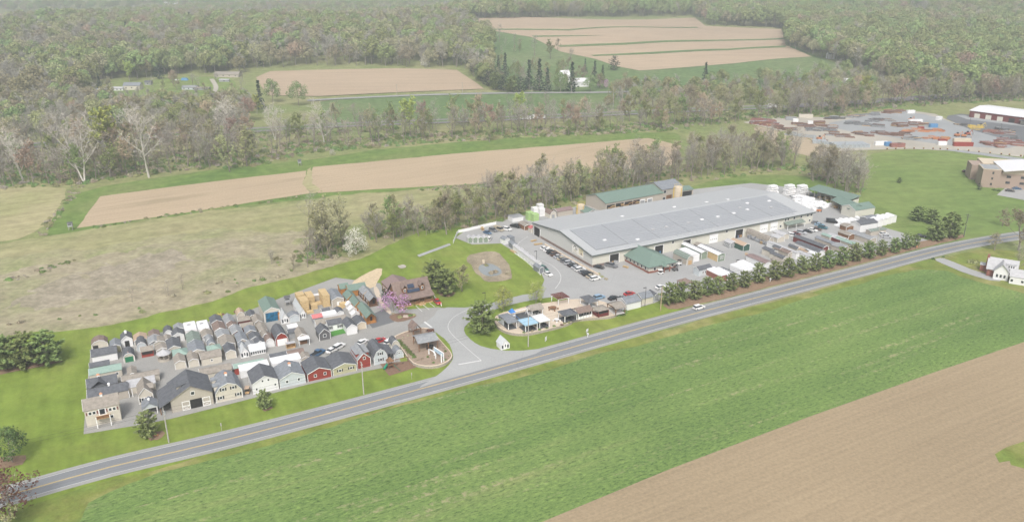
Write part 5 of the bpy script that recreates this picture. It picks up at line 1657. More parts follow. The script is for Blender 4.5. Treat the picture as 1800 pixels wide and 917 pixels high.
k = MB(); k.box((0, .7, .95), (2.8, .1, 1.8), MATS['wood']); k.box((-1.4, 0, .95), (.1, 1.4, 1.8), MATS['wood']); k.box((1.4, 0, .95), (.1, 1.4, 1.8), MATS['wood']); k.box((0, 0, .15), (2.7, 1.3, .12), MATS['wood'])
k.build('bin_body', b); MB().box((0, 0, 1.93), (3.0, 1.7, .1), MATS['palegrey']).build('roof', b)

# ---- the cottages and log cabins before the lodge
shed('dark grey cottage with charcoal roof and one white framed window', 562, 599.3, 581, 0, 5.2, 2.6, 1.6, 'darkgrey', 'charcoal', cat='cottage', name='display_cottage', group=None, win=[(0, 1.7, 1.0, 1.0)])
e = shed('white cottage with charcoal roof and shuttered windows behind a turf patch', 578, 583, 602.4, 0, 4, 2.4, 1.1, 'white', 'charcoal', 'gable', 'a', cat='cottage', name='display_cottage', group=None, win=[(-1.9, 1.4, .7, 1.1), (1.6, 1.4, .7, 1.1)], shut='shutter', door=[(0, .9, 2.0, 'trim')])
shed('plain white gabled shed with charcoal roof beside the turf patch', 611, 589.3, 628, 0, 6.5, 2.8, 1.7, 'white', 'charcoal')
shed('peach walled shed with charcoal roof beside the log cabin porch', 628.5, 580.3, 644, 0, 6, 2.3, 1.2, 'beige', 'charcoal')
shed('long white shed with tan brown roof behind the cottages', 557, 570.5, 609.8, 2.4, 4, 2.4, 1.1, 'white', 'tan', 'gable', 'a')
shed('small grey shed with pink red roof behind the long tan roof', 550, 559.5, 566.4, 2.2, 3, 2.2, .9, 'greywall', 'pink', 'gable', 'a')
shed('white roofed unit behind the long tan roof', 567, 555.5, 591.8, 2.2, 3, 2.2, .3, 'white', 'whiteroof', 'flat', 'a', name='wrapped_unit', cat='wrapped shed', group='white wrapped units')
shed('charcoal roofed shed behind the white roofed unit', 567, 548.5, 580, 2.4, 2.6, 2.4, 1.0, 'clay', 'charcoal', 'gable', 'a')
shed('white gabled shed with charcoal roof beside the white coops', 591.8, 550, 604, 2.3, 4, 2.3, 1.1, 'white', 'charcoal')
for i, (x, y) in enumerate([(609, 543), (614, 551.5), (619, 560)]):
    shed('white peaked chicken coop beside the log cabins, %s of the line' % ('farthest', 'middle', 'nearest')[i], x, y, x + 13, 0, 1.8, 1.5, .9, 'white', 'whiteroof', group='white chicken coops', name='chicken_coop', cat='coop', opening=(0, .6, .8))
e = shed('square tan garage with blue grey metal roof beside the lumber', 584.4, 540.5, 604.5, 0, 9, 3.0, .9, 'clay', 'bluegrey', cat='garage', name='garage', group=None, door=[(.4, 1.5, 2.0, 'trim')])
for a in [('orange log cabin with green roof and front porch, nearest the aisle', 642, 567, 659, 0, 9.5, 2.6, 1.5, 'log', 'greenmetal', 'b'),
          ('orange log cabin with green roof, second from the aisle', 623.5, 538, 637.5, 2.6, 7, 2.6, 1.5, 'log', 'greenmetal', 'b'),
          ('orange log cabin with green roof, third from the aisle', 609.5, 526, 627, 2.6, 5.5, 2.6, 1.5, 'log', 'greenmetal', 'b'),
          ('orange log cabin with long green roof at the sandy track', 613.5, 511.5, 644, 2.6, 5, 2.6, 1.5, 'log', 'greenmetal', 'a'),
          ('small orange log cabin with green roof at the grass edge', 598.5, 508, 613, 2.6, 4, 2.6, 1.3, 'log', 'greenmetal', 'a'),
          ('dark log cabin with grey roof beside the walkway, the nearer', 647.5, 537, 662.5, 0, 6, 2.6, 1.5, 'darklog', 'greyroof', 'b'),
          ('dark log cabin with grey roof beside the walkway, the farther', 638, 517.5, 655, 2.6, 5.5, 2.6, 1.4, 'darklog', 'greyroof', 'b')]:
    e = shed(*a[:10], 'gable', a[10], cat='log cabin', name='log_cabin', group='log cabins', trim='wood', opening=(.5, .8, 1.9), sidewin=2 if a[10] == 'b' else 0)
    if 'nearest' in a[0] or 'nearer' in a[0]:
        w = e['w']
        k = MB(); k.box((0, -.9, .2), (w, 1.8, .3), MATS[a[8]]); k.build('porch_deck', e)
        for x in (-w / 2 + .1, w / 2 - .1):
            MB().box((x, -1.7, 1.3), (.16, .16, 2.4), MATS[a[8]]).build('porch_post', e)
        k = MB(); roof_shell(k, profile('gable', w, 2.62, 1.45), -1.9, -.45, lambda u, v, zz: (u, v, zz), MATS[a[9]]); k.build('porch_roof', e)
        k = MB(); k.box((-w * .3, -1.75, .75), (w * .4, .06, .7), MATS[a[8]]); k.build('porch_rail', e)

# ---- the log lodge
def lodge():
    p0 = G(700.5, 529.5, 2.9)
    ang = 28.0
    W_ = width_to(p0, ang, 762)
    l = 10.5
    c, s = math.cos(R(ang)), math.sin(R(ang))
    e = thing('log_lodge', 'brown log lodge with two roof dormers and long front porch', 'lodge', (p0.x + c * W_ / 2, p0.y + s * W_ / 2, 0), R(ang))
    fn = lambda u, v, zz: (v - W_ / 2, u + l / 2 + 1, zz)
    w = MB(); w.ext([(-3.2, 0), (-3.2, 3.6), (.4, 7.6), (5.2, 2.9), (5.2, 0)], .3, W_ - .3, fn, MATS['midlog']); w.build('wall', e)
    r = MB(); pr = [(-6.3, 2.75), (-3.4, 3.75), (.4, 7.7), (5.4, 2.8)]
    roof_shell(r, pr, 0, W_, fn, MATS['brown'], ov=.35, th=.2); r.build('roof', e)
    for k in range(6):
        MB().box((-W_ / 2 + .5 + (W_ - 1) * k / 5, .2, 1.4), (.22, .22, 2.7), MATS['midlog']).build('porch_post', e)
    q = MB(); q.box((-2.6, .15, .85), (W_ * .55, .1, .9), MATS['midlog']); q.box((W_ * .36, .15, .85), (W_ * .25, .1, .9), MATS['midlog']); q.build('porch_rail', e)
    MB().box((0, 1.5, .2), (W_ - .6, 3.2, .3), MATS['wood']).build('porch_floor', e)
    MB().box((W_ * .14, -.7, .25), (2.4, 1.4, .4), MATS['wood']).build('porch_step', e)
    for x in (-W_ * .24, W_ * .26):
        d = MB(); d.box((x, 4.0, 5.4), (1.7, 2.6, 2.0), MATS['midlog']); do = d.build('dormer', e)
        rr = MB(); roof_shell(rr, profile('gable', 1.8, 6.4, 1.0), 2.7, 5.6, lambda u, v, zz: (x + u, v, zz), MATS['brown'], ov=.25); rr.build('dormer_roof', do)
        ww = MB(); ww.box((x, 2.67, 5.5), (.8, .08, 1.1), MATS['trim']); ww.box((x, 2.62, 5.5), (.55, .06, .85), MATS['glass']); ww.build('dormer_window', do)
    # solar panels flush with the roof slope
    d = Vector((0, 3.8, 3.95)).normalized()
    n = Vector((0, -d.z, d.y))
    def sp(x0, x1, t0, t1):
        b = Vector((0, 2.62, 3.98))
        q = MB()
        vs = []
        for off in (.05, .14):
            for x, t in ((x0, t0), (x1, t0), (x1, t1), (x0, t1)):
                v = b + d * t + n * (off + .2)
                vs.append((x, v.y, v.z))
        q.add(vs, [(0, 1, 2, 3), (4, 5, 6, 7), (0, 1, 5, 4), (1, 2, 6, 5), (2, 3, 7, 6), (3, 0, 4, 7)], MATS['solarblue'])
        q.build('solar_panel', e)
    sp(-1.6, .9, 2.0, 3.6)
    sp(-2.2, 2.6, .25, 1.5)
    for x in (-6.2, -4.4, -.6, 1.4, 5.0, 6.3):
        window_part(e, x, 1.7, .8, 1.1, lambda u, v, zz: (u, v + 3.05, zz), frame='midlog')
    MB().box((.6, 3.0, 1.2), (1.0, .08, 2.1), MATS['darklog']).build('door', e)
    # rear wing
    wf = lambda u, v, zz: (u - W_ / 2 + 5.0, v + 10.5, zz)
    w = MB(); w.ext([(-4.6, 0), (-4.6, 3.6), (0, 5.6), (4.6, 3.6), (4.6, 0)], 0, 9, wf, MATS['midlog']); wo_ = w.build('rear_wing', e)
    r = MB(); roof_shell(r, [(-4.6, 3.6), (0, 5.6), (4.6, 3.6)], -2.5, 9, wf, MATS['mauve'], ov=.3, th=.18); r.build('wing_roof', wo_)
    for k in range(4):
        q = MB(); q.box((-W_ / 2 + .36, 12 + 2 * k, 2.0), (.1, .8, 1.1), MATS['trim']); q.box((-W_ / 2 + .30, 12 + 2 * k, 2.0), (.08, .55, .85), MATS['glass']); q.build('wing_window', wo_)
lodge()
# ------------------------------------------------------------------ the factory
def factory():
    o = G(1041, 470.5)
    ang = 28.2
    LX = width_to(Vector((o.x, o.y, 0)), ang, 1427)
    D_, h, rise = 50.0, 5.6, 3.2
    e = thing('factory_hall', 'huge cream factory hall with solar covered grey metal roof and sign on its end wall', 'factory', o, R(ang))
    fn = lambda u, v, z: (v, u, z)
    pr = [(0, h), (D_ / 2, h + rise), (D_, h)]
    w = MB(); w.ext([(0, 0)] + pr + [(D_, 0)], .02, LX, fn, MATS['putty']); w.build('wall', e)
    w = MB(); w.ext([(.03, .02), (.03, h - .1), (D_ / 2, h + rise - .1), (D_ - .03, h - .1), (D_ - .03, .02)], -.06, .03, fn, MATS['putty_shaded']); w.build('end_wall_cladding', e)  # this skin carries the end wall's shading in its greyer colour
    w = MB(); w.box((-.12, D_ / 2 - 3, .6), (.14, D_ - 6.2, 1.2), MATS['wainscot']); w.box((5, -.06, .6), (10, .12, 1.2), MATS['wainscot']); w.build('wainscot', e)
    r = MB(); roof_shell(r, pr, 0, LX, fn, MATS['steelroof'], ov=.7, th=.3); ro = r.build('roof', e)
    g = MB(); g.box((LX / 2, -.74, h - .16), (LX + 1.4, .18, .5), MATS['darktrim']); g.build('gutter', e)
    g = MB()
    for s_ in (0, 1):
        a, b = pr[s_], pr[s_ + 1]
        g.ext([(a[0], a[1] - .42), (b[0], b[1] - .42), (b[0], b[1] - .02), (a[0], a[1] - .02)], -.74, -.60, fn, MATS['darktrim'])
    g.build('rake_trim', e)
    d = Vector((0, D_ / 2, rise)).normalized()
    n = Vector((0, -d.z, d.y))
    SL = math.hypot(D_ / 2, rise)
    def slab(mb, x0, x1, t0, t1, o0, o1, mat, back=False):
        vs = []
        for off in (o0, o1):
            for x, t in ((x0, t0), (x1, t0), (x1, t1), (x0, t1)):
                if back:
                    v = Vector((0, D_, h)) + Vector((0, -d.y, d.z)) * t + Vector((0, d.z, d.y)) * off
                else:
                    v = Vector((0, 0, h)) + d * t + n * off
                vs.append((x, v.y, v.z))
        mb.add(vs, [(3, 2, 1, 0), (4, 5, 6, 7), (0, 1, 5, 4), (1, 2, 6, 5), (2, 3, 7, 6), (3, 0, 4, 7)], mat)
    # solar field: seven blocks of panel rows
    nb = 7
    x0, x1 = 3.5, LX - 8
    bw = (x1 - x0) / nb
    m = MB(); slab(m, x0, x1, 2.7, SL - .85, .325, .345, MATS['solargap']); m.build('solar_backing', e)  # one darker sheet under the panel rows, showing through their gaps
    for b in range(nb):
        m = MB()
        rows = 14
        t0, t1 = 2.6 + (0 if b else 1.0), SL - .8
        for k in range(rows):
            a = t0 + (t1 - t0) * k / rows
            q = t0 + (t1 - t0) * (k + 1) / rows - .16
            slab(m, x0 + b * bw + .25, x0 + (b + 1) * bw - .25, a, q, .36, .42, MATS['solar'])
        m.build('solar_block', e)
    nr = int((LX - 18) / 2.2)
    m = MB()
    for k in range(nr):
        slab(m, 8 + k * 2.2, 9.3 + k * 2.2, 1.05, 1.75, .40, .46, MATS['solarframe'])
    m.build('snow_guard_row', e)
    rn = random.Random(3)
    sk = [(.09, .36), (.20, .17), (.30, .42), (.36, .42), (.46, .42), (.525, .44), (.60, .44), (.68, .46), (.755, .50), (.74, .63), (.86, .42), (.80, .75), (.90, .68), (.28, 1.25), (.52, 1.26), (.67, 1.22), (.76, 1.12)]
    for a, t in sk:
        m = MB()
        back = t > 1
        tt = (2 - t if back else t) * SL
        slab(m, a * LX, a * LX + 1.6, tt, tt + 1.1, .34, .7, MATS['palegrey' if t in (.42, .63) else 'whiteroof'], back)
        m.build('skylight', e)
    # front openings along the road side
    face = lambda u, v, z: (u, v, z)
    def gate(px, w_, hh, kind):
        lo, hi = 0, LX
        for _ in range(40):
            mm = (lo + hi) / 2
            q = o + Vector((math.cos(R(ang)) * mm, math.sin(R(ang)) * mm, 0))
            if proj((q.x, q.y, 1.5))[0] < px:
                lo = mm
            else:
                hi = mm
        f = MB()
        for u, z, a, b in ((lo - w_ / 2 - .15, hh / 2, .3, hh), (lo + w_ / 2 + .15, hh / 2, .3, hh), (lo, hh + .15, w_ + .6, .3)):
            f.ext([(u - a / 2, z - b / 2 + .02), (u + a / 2, z - b / 2 + .02), (u + a / 2, z + b / 2), (u - a / 2, z + b / 2)], -.12, .02, face, MATS['trim'])
        fo = f.build('gate_frame', e)
        q = MB(); q.ext([(lo - w_ / 2, .02), (lo + w_ / 2, .02), (lo + w_ / 2, hh), (lo - w_ / 2, hh)], -.04, .015, face, MATS['opening' if kind == 'open' else 'trim'])
        q.build('gate_opening' if kind == 'open' else 'gate_door', fo)
        if kind == 'open':
            q = MB()
            for k in range(3):
                q.box((lo + rn.uniform(-.3, .3) * w_, -.055, rn.uniform(.3, .9)), (rn.uniform(.6, 1.2), .03, rn.uniform(.5, 1.6)), MATS[rn.choice(['wood', 'steel', 'midlog', 'bluepaint'])])
            q.build('stored_goods', fo)
        else:
            q = MB()
            for k in range(4):
                u = lo - w_ * .36 + w_ * .24 * k
                q.box((u, -.06, hh * .45), (.45, .04, .3), MATS['glass'])
            q.build('door_window', fo)
    for a in [(1079.5, 4.6, 4.2, 'open'), (1158, 4.4, 4.0, 'open'), (1207, 4.2, 4.0, 'open'), (1254, 4.4, 4.2, 'shut'), (1299, 4.4, 4.1, 'open'), (1342, 4.4, 4.2, 'shut'), (1360, 4.0, 4.2, 'shut')]:
        gate(*a)
    for px, z in [(1128, 4.6), (1183, 4.3), (1277.5, 4.4), (1381, 4.3), (1385.5, 4.3), (1396, 4.3), (1408.5, 4.3), (1420, 4.3), (1426, 4.3), (1372, 1.6), (1413, 1.6), (1423, 1.6), (1399, 1.6), (1394, 1.6)]:
        lo, hi = 0, LX
        for _ in range(40):
            mm = (lo + hi) / 2
            q = o + Vector((math.cos(R(ang)) * mm, math.sin(R(ang)) * mm, 0))
            if proj((q.x, q.y, z))[0] < px:
                lo = mm
            else:
                hi = mm
        window_part(e, min(lo, LX - 1), z, 1.2, 1.1, face)
    # green awning near the far end
    u = LX * .895
    a = MB(); a.ext([(0, 3.4), (-2.8, 2.6), (-2.8, 2.4), (0, 3.2)], u - 6, u + 6, lambda q, v, z: (v, q, z), MATS['sage']); ao = a.build('awning', e)
    for x in (u - 5.6, u, u + 5.6):
        MB().box((x, -2.6, 1.25), (.2, .2, 2.5), MATS['trim']).build('awning_post', ao)
    # big door on the end wall, its sign and a small lamp
    q = MB(); q.box((-.10, D_ - 4.0, 2.1), (.1, 5.4, 4.2), MATS['opening']); q.build('end_gate', e)
    q = MB()
    for y in (D_ - 6.85, D_ - 1.15):
        q.box((-.12, y, 2.1), (.16, .3, 4.2), MATS['trim'])
    q.build('end_gate_frame', e)
    s = MB(); s.box((-.12, 11.2, 3.9), (.1, 8.6, 3.6), MATS['signface']); so = s.build('sign_board', e)
    k = MB(); k.box((-.19, 8.6, 4.2), (.04, 3.2, 2.6), MATS['signyellow']); k.build('sign_panel', so)
    # emblem: a dark open arch with a light heart of clapboard, and short bars where the lettering is too small to read
    k = MB()
    for i in range(10):
        a0, a1 = PI * i / 10, PI * (i + 1) / 10
        for r0, r1, mm, x in ((.75, 1.15, 'darkgrey', -.20),):
            k.add([(x, 13.4 - math.cos(a0) * r0, 4.5 + math.sin(a0) * r0), (x, 13.4 - math.cos(a0) * r1, 4.5 + math.sin(a0) * r1), (x, 13.4 - math.cos(a1) * r1, 4.5 + math.sin(a1) * r1), (x, 13.4 - math.cos(a1) * r0, 4.5 + math.sin(a1) * r0)], [(0, 1, 2, 3)], MATS[mm])
    k.box((-.20, 12.3, 4.3), (.03, 1.6, .28), MATS['darkgrey'])
    k.build('emblem', so)
    k = MB()
    for y, z, wd in ((13.2, 3.7, 2.4), (13.2, 3.35, 1.9), (13.0, 2.6, 3.4), (8.6, 4.9, 2.8), (8.6, 4.5, 1.8)):
        k.box((-.22, y, z), (.03, wd, .16), MATS['clay' if z < 3 else 'olive'])
    k.build('faded_lettering', so)
    k = MB(); k.box((-.22, 8.2, 3.5), (.03, 1.1, .8), MATS['mauve']); k.build('sign_picture', so)
    MB().box((-.25, 6.2, 4.3), (.3, .3, .4), MATS['steel']).build('wall_lamp', e)
    return e, o, ang, LX
FAC, FO, FA, FLX = factory()
def fac_point(u, v, z=0.0):
    c, s = math.cos(R(FA)), math.sin(R(FA))
    return Vector((FO.x + u * c - v * s, FO.y + u * s + v * c, z))

# office under a green hipped roof
def office():
    p = G(1140, 481)
    ang = 28.0
    W_ = width_to(p, ang, 1187)
    l = 17.0
    c, s = math.cos(R(ang)), math.sin(R(ang))
    e = thing('office_building', 'low office with green hipped metal roof and small entry gable before the hall', 'office', (p.x + c * W_ / 2, p.y + s * W_ / 2, 0), R(ang))
    MB().box((0, l / 2, 1.9), (W_, l, 2.0), MATS['putty']).build('wall', e)
    MB().box((0, l / 2, .5), (W_ + .1, l + .1, 1.0), MATS['brick']).build('brick_base', e)
    r = MB()
    x, y0, y1, h, rise = W_ / 2 + .8, -.8, l + .2, 2.9, 3.2
    k = W_ / 2
    r.add([(-x, y0, h), (x, y0, h), (x, y1, h), (-x, y1, h), (0, k, h + rise), (0, l, h + rise)], [(0, 1, 4), (1, 2, 5, 4), (2, 3, 5), (3, 0, 4, 5), (3, 2, 1, 0)], MATS['greenmetal'])
    r.build('roof', e)
    g = MB(); g.box((0, -.82, h - .06), (2 * x, .12, .2), MATS['darktrim']); g.box((-x - .02, (y0 + y1) / 2, h - .06), (.12, y1 - y0, .2), MATS['darktrim']); g.build('gutter', e)
    q = MB(); roof_shell(q, profile('gable', 3.2, 2.75, .9), -2.4, 2.6, lambda u, v, z: (u + .8, v, z), MATS['greenmetal'], ov=.2); po = q.build('entry_roof', e)
    q = MB(); q.ext([(-1.5, 2.7), (0, 3.55), (1.5, 2.7)], -2.3, -2.2, lambda u, v, z: (u + .8, v, z), MATS['putty']); q.build('entry_gable', po)
    for xx in (-.6, 2.2):
        MB().box((xx, -2.1, 1.35), (.3, .3, 2.7), MATS['brick']).build('entry_post', e)
    face = lambda u, v, z: (u, v, z)
    for xx in (-W_ * .28, W_ * .38):
        window_part(e, xx, 1.6, 1.2, 1.2, face)
    panel_part(e, 'door', .8, .05, 1.2, 2.1, face, 'glass', v=-.07)
    sf = lambda u, v, z: (-W_ / 2 + v, l - u, z)
    for k in range(6):
        window_part(e, 1.8 + k * 2.6, 1.7, 1.1, 1.2, sf)
office()

# long green roofed shed behind the hall
def rear_shed():
    p = G(1065, 357.5, 5.2)
    ang = 31.0
    W_ = width_to(p, ang, 1166)
    c, s = math.cos(R(ang)), math.sin(R(ang))
    l, h, rise = 17.0, 5.2, 2.6
    e = thing('storage_barn', 'long tan storage barn with green metal roof and open lumber bays behind the hall', 'barn', (p.x + c * W_ / 2, p.y + s * W_ / 2, 0), R(ang))
    fn = lambda u, v, z: (v - W_ / 2, u, z)
    pr = [(0, h), (l / 2, h + rise), (l, h)]
    w = MB(); w.ext([(0, 0)] + pr + [(l, 0)], 0, W_, fn, MATS['clay']); w.build('wall', e)
    r = MB(); roof_shell(r, pr, 0, W_, fn, MATS['greenmetal'], ov=.4, th=.2); r.build('roof', e)
    face = lambda u, v, z: (u, v, z)
    rn = random.Random(9)
    for k in range(4):
        u = -W_ / 2 + W_ * .085 + k * W_ * .15
        panel_part(e, 'open_bay', u, .05, W_ * .132, 4.0, face, 'opening', v=-.04)
        q = MB()
        for j in range(9):
            q.box((u + rn.uniform(-.05, .05) * W_, -.3, .3 + .38 * j), (W_ * rn.uniform(.05, .09), .5, .16), MATS[rn.choice(['wood', 'newwood', 'midlog', 'rust'])])
        q.build('stored_lumber', e)
    for k in (0.63, .76):
        u = -W_ / 2 + W_ * k
        f = panel_part(e, 'door_frame', u, .02, 3.6, 3.7, face, 'trim', v=-.06)
        panel_part(e, 'door', u, .05, 2.9, 3.2, face, 'greywall', v=-.09).parent = f
    panel_part(e, 'side_door', -W_ / 2 + W_ * .695, .03, 1.0, 2.2, face, 'shutter', v=-.06)
    # two storey section at its far end
    W2 = 14.0
    f2_ = lambda u, v, z: (v + W_ / 2 + .05, u + 1.0, z)
    pr2 = [(0, 6.6), (7, 9.0), (14, 6.6)]
    e2 = thing('two_storey_annex', 'two storey tan annex with grey roof between the long green roof and the silo', 'annex', (p.x + c * (W_ + .05), p.y + s * (W_ + .05), 0), R(ang))
    f3 = lambda u, v, z: (v, u + 1.0, z)
    w = MB(); w.ext([(0, 0)] + pr2 + [(14, 0)], 0, W2, f3, MATS['clay']); w.build('wall', e2)
    r = MB(); roof_shell(r, pr2, 0, W2, f3, MATS['bluegrey'], ov=.4, th=.2); r.build('roof', e2)
    fc = lambda u, v, z: (u, v + 1.0, z)
    for u, z in ((2, 5.2), (9, 5.2), (1.6, 1.6), (8.8, 1.6), (11.5, 1.6)):
        window_part(e2, u, z, 1.8, 1.6, fc)
    panel_part(e2, 'open_bay', 5, .05, 3.8, 3.0, fc, 'midlog', v=-.04)
rear_shed()
def silo(label, px, py, r, h):
    p = G(px, py)
    e = thing('silo', label, 'silo', p)
    b = MB()
    for k in range(6):
        b.tube((0, 0, h * k / 6), (0, 0, h * (k + 1) / 6 - .05), r, r, MATS['beige'], 16)
    b.build('silo_body', e)
    c = MB(); c.tube((0, 0, h), (0, 0, h + .5), r * .98, r * .35, MATS['beige'], 16); c.build('silo_cap', e)
    q = MB()
    for k in range(10):
        a = 2 * PI * k / 10
        q.tube((math.cos(a) * r, math.sin(a) * r, h), (math.cos(a) * r, math.sin(a) * r, h + 1.0), .04, .04, MATS['yellow'], 4)
        a2 = 2 * PI * (k + 1) / 10
        q.tube((math.cos(a) * r, math.sin(a) * r, h + 1.0), (math.cos(a2) * r, math.sin(a2) * r, h + 1.0), .04, .04, MATS['yellow'], 4)
    q.build('guard_rail', e)
    q = MB(); q.tube((-r - .15, -.6, 0), (-r - .15, -.6, h), .22, .22, MATS['yellow'], 6); q.tube((r * .5, -r - .1, 0), (r * .5, -r - .1, h), .15, .15, MATS['yellow'], 6); q.build('feed_pipe', e)
silo('tall tan silo with railing beside the two storey annex', 1190.5, 359, 2.3, 9.5)
silo('short tan silo at the left end of the long green roofed barn', 1021, 378, 1.9, 5.5)
shed('small green roofed shed with exposed rafters beside the short silo', 1031, 375, 1050, 3.0, 10, 3.0, 1.8, 'clay', 'greenmetal', ang=YARDA, group=None, opening=(0, 2.4, 2.0))
shed('green roofed open shed at the far end behind the silo', 1197, 336, 1219, 3.6, 8, 3.6, 1.3, 'clay', 'greenmetal', 'gable', 'a', ang=YARDA, group=None, opening=(0, 6.5, 3.0))

# sheds on the right side of the works
def lean_to():
    a = G(1421, 346)
    b = G(1492, 366)
    d = (b - a)
    ln = d.length
    ang = math.atan2(d.y, d.x)
    e = thing('lean_to_shed', 'long open lean-to shed with sloping green roof below the bare trees', 'open shed', a, ang)
    w = MB(); w.box((ln / 2, 7.4, 2.6), (ln, .2, 5.2), MATS['putty']); w.box((ln - .1, 3.6, 1.9), (.2, 7.4, 3.8), MATS['putty']); w.build('wall', e)
    r = MB(); r.ext([(-1.2, 4.4), (8.2, 5.4), (8.2, 5.6), (-1.2, 4.6)], -.5, ln + .5, lambda u, v, z: (v, u, z), MATS['greenmetal']); r.build('roof', e)
    for k in range(8):
        MB().box((.2 + (ln - .4) * k / 7, -.2, 2.2), (.22, .22, 4.4), MATS['clay']).build('post', e)
    rn = random.Random(4)
    q = MB()
    for k in range(16):
        q.box((rn.uniform(1, ln - 1), rn.uniform(1, 6), .5), (rn.uniform(1, 3), rn.uniform(.8, 1.6), rn.uniform(.6, 1.8)), MATS[rn.choice(['newwood', 'wood', 'steel', 'greywall'])], rz=rn.uniform(-.3, .3))
    q.build('stored_lumber', e)
lean_to()
def open_shed(label, pa, pb, depth, h, rise, wall='putty', roof='greenmetal', name='open_shed', ends=True):
    """open front runs from pa to pb on the ground; the shed lies behind it"""
    a, b = G(*pa), G(*pb)
    d = b - a
    ln = d.length
    e = thing(name, label, 'open shed', a, math.atan2(d.y, d.x))
    fn = lambda u, v, z: (v, u, z)
    w = MB(); w.box((ln / 2, depth - .1, h / 2), (ln, .2, h), MATS[wall])
    if ends:
        for x in (.1, ln - .1):
            w.ext([(0.1, 0), (0.1, h), (depth / 2, h + rise - .1), (depth - .3, h), (depth - .3, 0)], x - .1, x + .1, fn, MATS[wall])
    w.build('wall', e)
    r = MB(); roof_shell(r, [(0, h), (depth / 2, h + rise), (depth, h)], 0, ln, fn, MATS[roof], ov=.5, th=.2); r.build('roof', e)
    n = max(3, int(ln / 4))
    for k in range(n):
        MB().box((.2 + (ln - .4) * k / (n - 1), .15, h / 2), (.22, .22, h), MATS['clay']).build('post', e)
    rn = random.Random(int(pa[0]))
    q = MB()
    for k in range(int(ln)):
        q.box((rn.uniform(.8, ln - .8), rn.uniform(1.5, depth - 2), rn.uniform(.4, .9)), (rn.uniform(.8, 2), rn.uniform(.8, 1.6), rn.uniform(.8, 1.8)), MATS[rn.choice(['wood', 'steel', 'greywall', 'scrap', 'white'])], rz=rn.uniform(-.4, .4))
    q.build('stored_goods', e)
    return e
open_shed('open green roofed equipment shed beside the white wrapped bundles', (1461, 365), (1491, 381), 9, 4.2, 1.9)
shed('cream building with green roof joined to the open equipment shed', 1502, 385, 1536, 0, 9, 4.4, 1.8, 'putty', 'greenmetal', 'gable', 'a', ang=24, group=None, name='storage_building', cat='storage building')
shed('open shed with blue grey roof behind the white topped trailers', 1528.8, 387, 1549.6, 3, 6, 3, .9, 'greywall', 'bluegrey', 'gable', 'a', ang=24, group=None, opening=(0, 4, 2.4))

# ---- sheds and units standing in the works yard
GY = 'units in the works yard'
def ys(*a, **k):
    k.setdefault('ang', YARDA)
    k.setdefault('group', GY)
    return shed(*a, **k)
ys('tan shed with sage roof and open front, first of the row before the hall', 1207, 466.5, 1218, 0, 9, 2.8, 1.3, 'clay', 'sage', 'gambrel', opening=(0, 1.8, 2.0, 'wood'))
ys('white wrapped unit beside the sage roofed tan shed', 1217, 461.5, 1229, 0, 9, 3.0, .4, 'wrap', 'whiteroof', 'flat', name='wrapped_unit', cat='wrapped shed')
ys('grey green half house with split white and charcoal roof, the nearer to the office', 1232, 456.5, 1242.5, 0, 13, 3.2, .8, 'sagewall', 'charcoal', roof2='whiteroof')
e = ys('grey green half house with split white and charcoal roof and two dark windows', 1261, 460.5, 1273.5, 0, 13, 3.2, .8, 'sagewall', 'charcoal', roof2='whiteroof', win=[(-.3, 1.8, .5, 1.2), (.7, 1.8, .5, 1.2)])
MB().box((-e['w'] / 2 - .06, 3.4, 1.5), (.08, 6.6, 2.9), MATS['newwood']).build('sheathing', e)
MB().box((-e['w'] / 2 - .06, 9.8, 1.5), (.08, 5.6, 2.9), MATS['opening']).build('side_opening', e)
ys('brown roofed shed behind the two half houses', 1236, 436, 1247, 2.6, 6, 2.6, 1.0, 'clay', 'tan')
ys('small blue grey house with white windows before the half houses', 1228, 486, 1250.5, 0, 3.4, 2.7, 1.3, 'paleblue', 'charcoal', 'gable', 'a', win=[(-1.2, 1.4, .6, 1.3), (0, 1.4, .6, 1.3), (1.3, 1.4, .6, 1.3)])
ys('long unit with split white and charcoal roof behind the roadside pines', 1287, 487, 1301, 2.6, 10, 2.6, .7, 'white', 'charcoal', roof2='whiteroof')
ys('brick red sided white flat unit behind the roadside pines', 1268, 486, 1283, 2.4, 9, 2.4, .3, 'brick', 'whiteroof', 'flat')
ys('white tarped unit, the nearer of two behind the pines', 1311, 478, 1326, 2.6, 9, 2.6, .3, 'wrap', 'whiteroof', 'flat', name='wrapped_unit', cat='wrapped shed')
ys('white tarped unit, the farther of two behind the pines', 1326, 474, 1338, 2.6, 10, 2.6, .3, 'wrap', 'whiteroof', 'flat', name='wrapped_unit', cat='wrapped shed')
ys('small grey shed with pale roof beside the dark green shed', 1283, 437, 1295, 0, 4, 2.4, 1.1, 'greywall', 'palegrey', win=[(0, 1.3, .6, .8)], sidewin=2)
ys('dark green shed with peach tan roof before the hall', 1306, 442, 1317.5, 0, 8.5, 2.6, 1.2, 'darkgreen', 'peach', sidewin=0)
e = ys('long tan hoop shed hung with a rumpled grey tarpaulin', 1350, 432.5, 1358.5, 0, 14, 2.6, 1.5, 'clay', 'tan', 'gambrel', opening=(0, 1.5, 1.9, 'midlog'))
rn_ = random.Random(6); k = MB()
for i in range(34):
    k.box((-e['w'] / 2 - .25, 1.2 + i * .34, rn_.uniform(.5, 1.5)), (rn_.uniform(.3, .7), .5, rn_.uniform(.7, 1.6)), MATS['tarp'], rz=rn_.uniform(-.5, .5))
k.build('tarpaulin', e)
ys('cream low coop unit beside the tan hoop shed, the nearer', 1366, 427, 1378.5, 0, 4.5, 2.2, .9, 'cream', 'palegrey')
ys('cream low coop unit behind the nearer one by the parked cars', 1375, 422, 1386, 0, 6, 2.3, .9, 'cream', 'palegrey')
